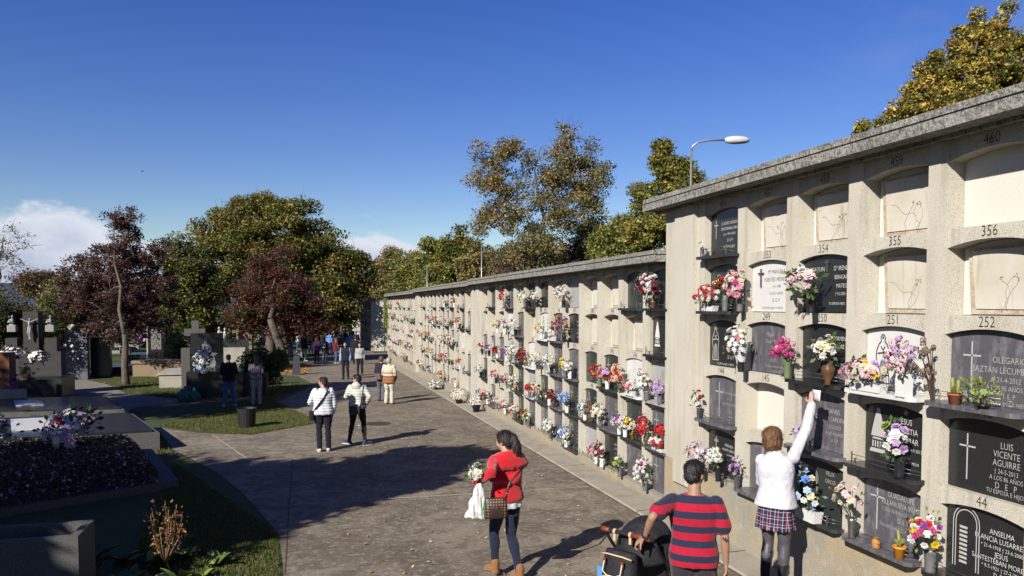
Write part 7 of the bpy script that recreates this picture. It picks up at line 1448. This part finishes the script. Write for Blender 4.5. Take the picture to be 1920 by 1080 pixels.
# bollards
for (px_, yb, yt, wd, lb, mm_) in ((545, 668, 641, 9, 'pale stone marker post nearest the red leaved tree', pstone), (562, 670, 648, 8, 'pale stone marker post right of its twin', pstone), (556, 703, 671, 13, 'dark tapered stone bollard at the path edge', mat('dark_stone_post', (.05, .05, .065), .8))):
    o = gp(px_, yb); k = (o-CAM).length/1450; r = empty('stone_post', lb, 'stone post', o); m_ = MB(); m_.obox((0, 0, -.05), wd*k*1.15, wd*k*1.0, (yb-yt)*k+.05, 0, 0, .72); m_.build('post', mm_, r)
    m_ = MB(); m_.obox((0, 0, (yb-yt)*k+.001), wd*k*.80, wd*k*.7, .08, 0, 0, .6); m_.build('cap', mm_, r)
    if 'nearest' in lb: m_ = MB(); m_.obox((0, -wd*k*.43, (yb-yt)*k*.62), wd*k*.5, .03, .3); m_.build('number_plate', grank, r)
# green bag
o = gp(354, 754); r = empty('garden_bag', 'pair of crumpled green sacks on the dark grass', 'sack', o); q = MB(); q.ell((-.16, 0, .2), .24, .2, .26); q.ell((.18, .05, .18), .22, .2, .24); q.ell((-.12, 0, .44), .08, .08, .12); q.ell((.2, .05, .40), .07, .07, .1)
remesh('sack', q, .03, mat('green_sack', (.01, .14, .10), .5), r, 2, lambda c: .02*np.sin(c[:, 0]*30+c[:, 2]*20))
# flat leaves lying under the red tree and scattered
def litter(name, label, poly, n, size, cols, seed):
    rs_ = np.random.RandomState(seed); P = [gp(*p) for p in poly]; A = [np.array(p) for p in P]; u = rs_.rand(n); v = rs_.rand(n)
    Q = ((1-u)*(1-v))[:, None]*A[0]+(u*(1-v))[:, None]*A[1]+(u*v)[:, None]*A[2]+((1-u)*v)[:, None]*A[3]; Q[:, 2] = .07-.0145*Q[:, 1]+.018+.02*rs_.rand(n)
    c = np.array(cols)[rs_.randint(0, len(cols), n)]; o = leaf_mesh(name, Q, size, c, rs_, up=2.5); o['kind'] = 'stuff'; return o
LT = [(.45, .20, .04), (.35, .12, .03), (.50, .32, .08), (.2, .09, .04)]
litter('fallen_leaves', '', ((505, 702), (575, 702), (585, 684), (512, 682)), 1600, .11, LT, 1)
litter('fallen_leaves', '', ((540, 1200), (1120, 1200), (760, 700), (600, 700)), 420, .045, LT+[(.5, .45, .35)]*2, 2)
litter('fallen_leaves', '', ((120, 745), (600, 800), (600, 690), (200, 690)), 500, .09, LT, 3)
# grass blades on the near strip and the lit patches
def blades(poly, n, h, seed, name='grass'):
    rs_ = np.random.RandomState(seed); A = [np.array(gp(*p)) for p in poly]; u = rs_.rand(n); v = rs_.rand(n)
    Q = ((1-u)*(1-v))[:, None]*A[0]+(u*(1-v))[:, None]*A[1]+(u*v)[:, None]*A[2]+((1-u)*v)[:, None]*A[3]; Q[:, 2] = .07-.0145*Q[:, 1]
    a = rs_.rand(n)*6.28; d = np.stack([np.cos(a), np.sin(a), np.zeros(n)], 1); hh = h*(.5+rs_.rand(n))[:, None]; lean = rs_.normal(size=(n, 3))*.5; lean[:, 2] = 1; w_ = .006+.0012*h/.03
    V = np.empty((n, 3, 3)); V[:, 0] = Q-d*w_; V[:, 1] = Q+d*w_; V[:, 2] = Q+lean*hh
    me = bpy.data.meshes.new(name); me.vertices.add(n*3); me.loops.add(n*3); me.polygons.add(n); me.vertices.foreach_set('co', V.reshape(-1).astype('f4')); me.loops.foreach_set('vertex_index', np.arange(n*3, dtype='i4')); me.polygons.foreach_set('loop_start', np.arange(0, n*3, 3, dtype='i4')); me.update()
    at_ = me.attributes.new('leafcol', 'FLOAT_COLOR', 'POINT'); cc = np.ones((n, 3, 4), 'f4'); cc[:, :, :3] = (np.array([(.06, .085, .016), (.085, .10, .022), (.045, .065, .014), (.13, .11, .05)])[rs_.randint(0, 4, n)])[:, None, :]; at_.data.foreach_set('color', cc.reshape(-1)); me.materials.append(LEAF)
    link(name, me)['kind'] = 'stuff'
blades(((150, 1250), (530, 1250), (520, 1000), (330, 870)), 60000, .035, 1); blades(((300, 800), (470, 816), (600, 793), (500, 745)), 50000, .05, 2); blades(((235, 735), (500, 765), (590, 722), (205, 703)), 30000, .06, 3)
blades(((0, 900), (330, 850), (300, 812), (250, 808)), 8000, .05, 4)
# far graves
kinds = []
def fg(label, kind, x, yb, hpx, m, seed):
    o = gp(x, yb); k = (o-CAM).length/1450; h = hpx*k; r = empty('gravestone', label, 'gravestone', o, random.Random(seed).uniform(-.2, .2), 'gravestones far back on the left'); q = MB(); w_ = h*.55
    if kind == 'cross': q.obox((0, 0, -.05), w_*.9, w_*.5, h*.3); q.build('base', m, r); cross_part(r, 0, 0, h*.25, h*.48, m)
    elif kind == 'slab': q.prism([(-w_/2, -.05), (w_/2, -.05), (w_/2, h*.85), (w_*.25, h), (-w_*.25, h), (-w_/2, h*.85)], -.1, .1, 0, lambda u, v, d: (u, d, v)); q.build('headstone', m, r, fix=True); q = MB(); q.obox((0, -.9, -.05), w_*1.2, 1.7, .3); q.build('base', m, r)
    elif kind == 'statue': q.obox((0, 0, -.05), w_*.6, w_*.6, h*.45); q.build('base', m, r); q = MB(); limb(q, [(0, 0, h*.5), (0, 0, h*.75)], [w_*.22, w_*.15], 8); q.ell((0, 0, h*.9), w_*.11, w_*.11, w_*.14, 8, 6); limb(q, [(0, 0, h*.75), (w_*.25, -.1, h*.7)], [w_*.09, w_*.05], 6); q.build('statue', m, r)
    else: q.obox((0, .5, -.05), w_*1.6, 1.8, h*.7); q.build('base', m, r); q = MB(); q.obox((0, .5, h*.7-.049), w_*1.75, 1.95, h*.12); q.build('lid', m, r)
rr = random.Random(12); MM = [pstone, pstone, stat, grank, blackg, sand, greym]
NMm = {id(pstone): 'cream stone', id(stat): 'white stone', id(grank): 'grey granite', id(blackg): 'black granite', id(sand): 'sandstone', id(greym): 'grey marble'}
NK = dict(cross='cross', slab='headstone', statue='statue on a pedestal', box='box tomb')
zones = [(130, 250, 640, 672), (180, 340, 635, 660), (355, 460, 628, 655), (470, 540, 628, 650), (120, 240, 625, 645), (380, 560, 622, 640)]
for k in range(84):
    z = zones[k % len(zones)]; x = rr.uniform(z[0], z[1]); yb = rr.uniform(z[2], z[3]); kd = rr.choice(('cross', 'cross', 'slab', 'slab', 'statue', 'box')); m = rr.choice(MM)
    fg('small %s %s among the far graves on the left' % (NMm[id(m)], NK[kd]), kd, x, yb, rr.uniform(22, 38)*(1 if yb > 645 else .8), m, k)
for k in range(16):
    x = rr.uniform(140, 540); yb = rr.uniform(630, 655); c = gp(x, yb); cc = rr.choice(PAL); bouquet('%s flowers lying among the far graves on the left' % CN[cc[0][0]], c, cc, .6, .5, 'none', nb=12, br=.22, leaves=8, name='cut_flowers', cat='flowers', group='flowers among the far graves', stems=False, seed=200+k)
# grey cross standing behind the etched headstone
o = gp(367, 700); o = at(367, 640, o.y+4); r = empty('stone_cross', 'massive grey stone cross behind the etched black headstone', 'cross', o); k = (o-CAM).length/1450; m_ = MB(); m_.box(-6*k, 6*k, -.15, .15, -2.5, 36*k); m_.box(-18*k, -6*k-.001, -.14, .14, 10*k, 22*k); m_.box(6*k+.001, 16*k, -.14, .14, 10*k, 22*k); m_.build('cross', grank, r)
# dark stone cross at left behind grey headstone
o = gp(165, 690); o = at(172, 640, o.y+6); r = empty('stone_cross', 'wide dark stone cross behind the plain grey headstone', 'cross', o); k = (o-CAM).length/1450; m_ = MB(); m_.box(-5*k, 5*k, -.15, .15, -2.5, 46*k); m_.box(-24*k, -5*k-.001, -.14, .14, 30*k, 41*k); m_.box(5*k+.001, 24*k, -.14, .14, 30*k, 41*k); m_.build('cross', darkg, r)
# street lamps
def lamp(label, px_, z, ytop, arm=True, rpx=2.2):
    f = foot(px_, z); r = empty('street_lamp', label, 'street lamp', f); top = atd(px_, ytop, z).z-f.z; k = z/1450; m_ = MB(); pm = mat('galvanised_steel', (.42, .43, .44), .4, [], None, .6)
    m_.tube([(0, 0, 0), (0, 0, top*.6), (0, 0, top)], [rpx*k*1.4, rpx*k, rpx*k*.8], 10)
    m_.build('pole', pm, r)
    if arm:
        d = CM @ Vector((1, 0, 0)); d.z = 0; d.normalize(); a = MB(); P_ = [Vector((0, 0, top-.05)), Vector((0, 0, top+8*k))+d*3*k, Vector((0, 0, top+15*k))+d*14*k, Vector((0, 0, top+18*k))+d*34*k, Vector((0, 0, top+18.5*k))+d*64*k]
        a.tube(P_, [rpx*k*.8]*5, 8); a.build('arm', pm, r)
        h_ = MB(); c = P_[-1]+d*20*k; S_ = d; n = 14; rings = []
        for (u, ry, rz) in ((-22, 2.5, 2.2), (-19, 5, 5), (-8, 8, 7), (4, 8.5, 7), (16, 7, 5.5), (22, 4, 3), (24, 1, 1)): rings.append((c+d*u*k+Vector((0, 0, 0)), ry*k, rz*k))
        loft(h_, rings, (-d.y, d.x, 0), 16); h_.build('lamp_head', mat('lamp_head_grey', (.62, .62, .60), .5), r, fix=True)
        l_ = MB(); rings = [(p-Vector((0, 0, 2.2*k)), a_*.8, b_*.75) for p, a_, b_ in rings[1:-1]]; loft(l_, rings, (-d.y, d.x, 0), 16); l_.build('diffuser', mat('lamp_glass', (.35, .34, .32), .2), r, fix=True)
lamp('grey street lamp with a curved arm behind the tall niche block', 1293, 22, 284, True, 2.4)
lamp('thin pale pole left of the tall open tree behind the wall', 903, 45, 458, False, 1.2); lamp('thin pole rising over the middle block roof', 801, 60, 497, False, 1.0); lamp('farthest thin pole over the shaded block roof', 737, 75, 530, False, .8)
# ivy on the corner of the far block
rs = np.random.RandomState(8); n = 1500; P = np.stack([XF-.28+.3*rs.rand(n), 51.9+.9*rs.rand(n), 1.9+1.6*rs.rand(n)], 1); P[:, 2] -= 1.0*rs.rand(n)**3
o = leaf_mesh('ivy', P, .09, np.array([(.12, .16, .02), (.16, .19, .02), (.06, .09, .015)])[rs.randint(0, 3, n)], rs, origin=(XF-.2, 52.2, 2.5)); o.location = (XF-.2, 52.2, 2.5); tag(o, 'bright green ivy hanging over the corner of the far niche block', 'ivy')
# a bird high in the sky
b_ = MB(); bp = CAM+ray(267, 321)*120; b_.ell((0, 0, 0), .22, .07, .06, 8, 6)
b_.add([(0, 0, .02), (.08, .3, .1), (-.05, .62, .02), (-.1, .25, .06)], [(0, 1, 2, 3)]); b_.add([(0, 0, .02), (.08, -.3, .1), (-.05, -.62, .02), (-.1, -.25, .06)], [(0, 1, 2, 3)]); b_.add([(-.18, 0, 0), (-.36, .06, .01), (-.36, -.06, .01)], [(0, 1, 2)])
o = b_.build('bird', mat('bird_dark', (.02, .02, .02), .8)); o.location = bp; tag(o, 'tiny dark bird flying in the open blue sky', 'bird')
# ---------------- shade trees outside the frame ----------------
def caster(gx_, gy_, hc, r, rz, seed, dens=170, ncl=70):
    off = hc/math.tan(ELEV); x, y = gx_-SD.x*off, gy_-SD.y*off; z = gz(x, y)
    tree('shade_tree', SHL[len(SHADE)], (x, y, z), [((x, y, z+hc), r, r, rz), ((x+r*.3, y-r*.2, z+hc-rz*.5), r*.8, r*.8, rz*.7)], G1, ncl, dens, .26, .16, .1, seed, r*.42, cat='tree', group='trees left of the path', twig=False, twr=.02, shell=.3); SHADE.append(1)
SHL = ['leafy tree standing %s the graves to the left of the camera' % a for a in ('beside', 'behind', 'among', 'nearest', 'beyond', 'in front of', 'shading', 'deep among', 'close behind', 'at the edge of', 'over', 'overhanging', 'bordering', 'next to', 'past', 'before', 'along', 'amid', 'around', 'by')]
for k, (a, b, hc, r, rz) in enumerate([(1.6, 14.9, 6.2, 1.25, 1.2), (-.4, 13.6, 6, 1.7, 1.5), (-2.6, 13.2, 6, 2.0, 1.8), (-5.2, 14.0, 6, 2.4, 1.9), (-8.5, 14.5, 6, 2.6, 2), (-3.2, 9.3, 5.5, 1.6, 1.8), (-6.5, 9.6, 5.5, 2.4, 2.2), (-4.6, 5.8, 5, 1.8, 2), (-2.2, 27.5, 8, 2.2, 1.9), (-6.5, 28.5, 8, 2.6, 2), (-12, 28, 8, 2.8, 2.2), (0.5, 33, 10.5, 1.7, 1.5), (-17, 26, 7, 3, 2.2), (-11, 20.5, 6, 2.6, 2), (-5.2, 8.3, 5, 1.9, 2), (-3.6, 11.2, 5.5, 1.7, 1.6), (-3.9, 8.3, 4.5, 1.3, 1.4), (-4.6, 10.4, 5, 1.6, 1.6)]):
    caster(a, b, hc, r, rz, 100+k)

# dark clipped hedge closing the cemetery on the left
n = 26000; a = foot(-80, 96); b = foot(575, 110); rs = np.random.RandomState(4); u = rs.rand(n)[:, None]; P = np.array(a)*(1-u)+np.array(b)*u; hh = 3.4+.5*np.sin(u[:, 0]*40)+.4*np.sin(u[:, 0]*93)
P[:, 2] = a.z+rs.rand(n)**.7*hh; P[:, 1] += rs.uniform(-.8, .8, n)
o = leaf_mesh('hedge', P, .5, np.array([(.03, .045, .015), (.05, .055, .018), (.02, .03, .01)])[rs.randint(0, 3, n)], rs, origin=tuple(a)); o.location = a; tag(o, 'long dark hedge running behind the far graves on the left', 'hedge')

litter('petals', '', ((1245, 985), (1275, 1010), (830, 722), (800, 715)), 260, .03, [(.6, .3, .35), (.6, .58, .5), (.35, .2, .08), (.2, .12, .06)], 9)
litter('petals', '', ((760, 1200), (1300, 1100), (900, 780), (640, 780)), 380, .035, [(.5, .46, .40), (.42, .38, .3), (.30, .2, .1)], 10)
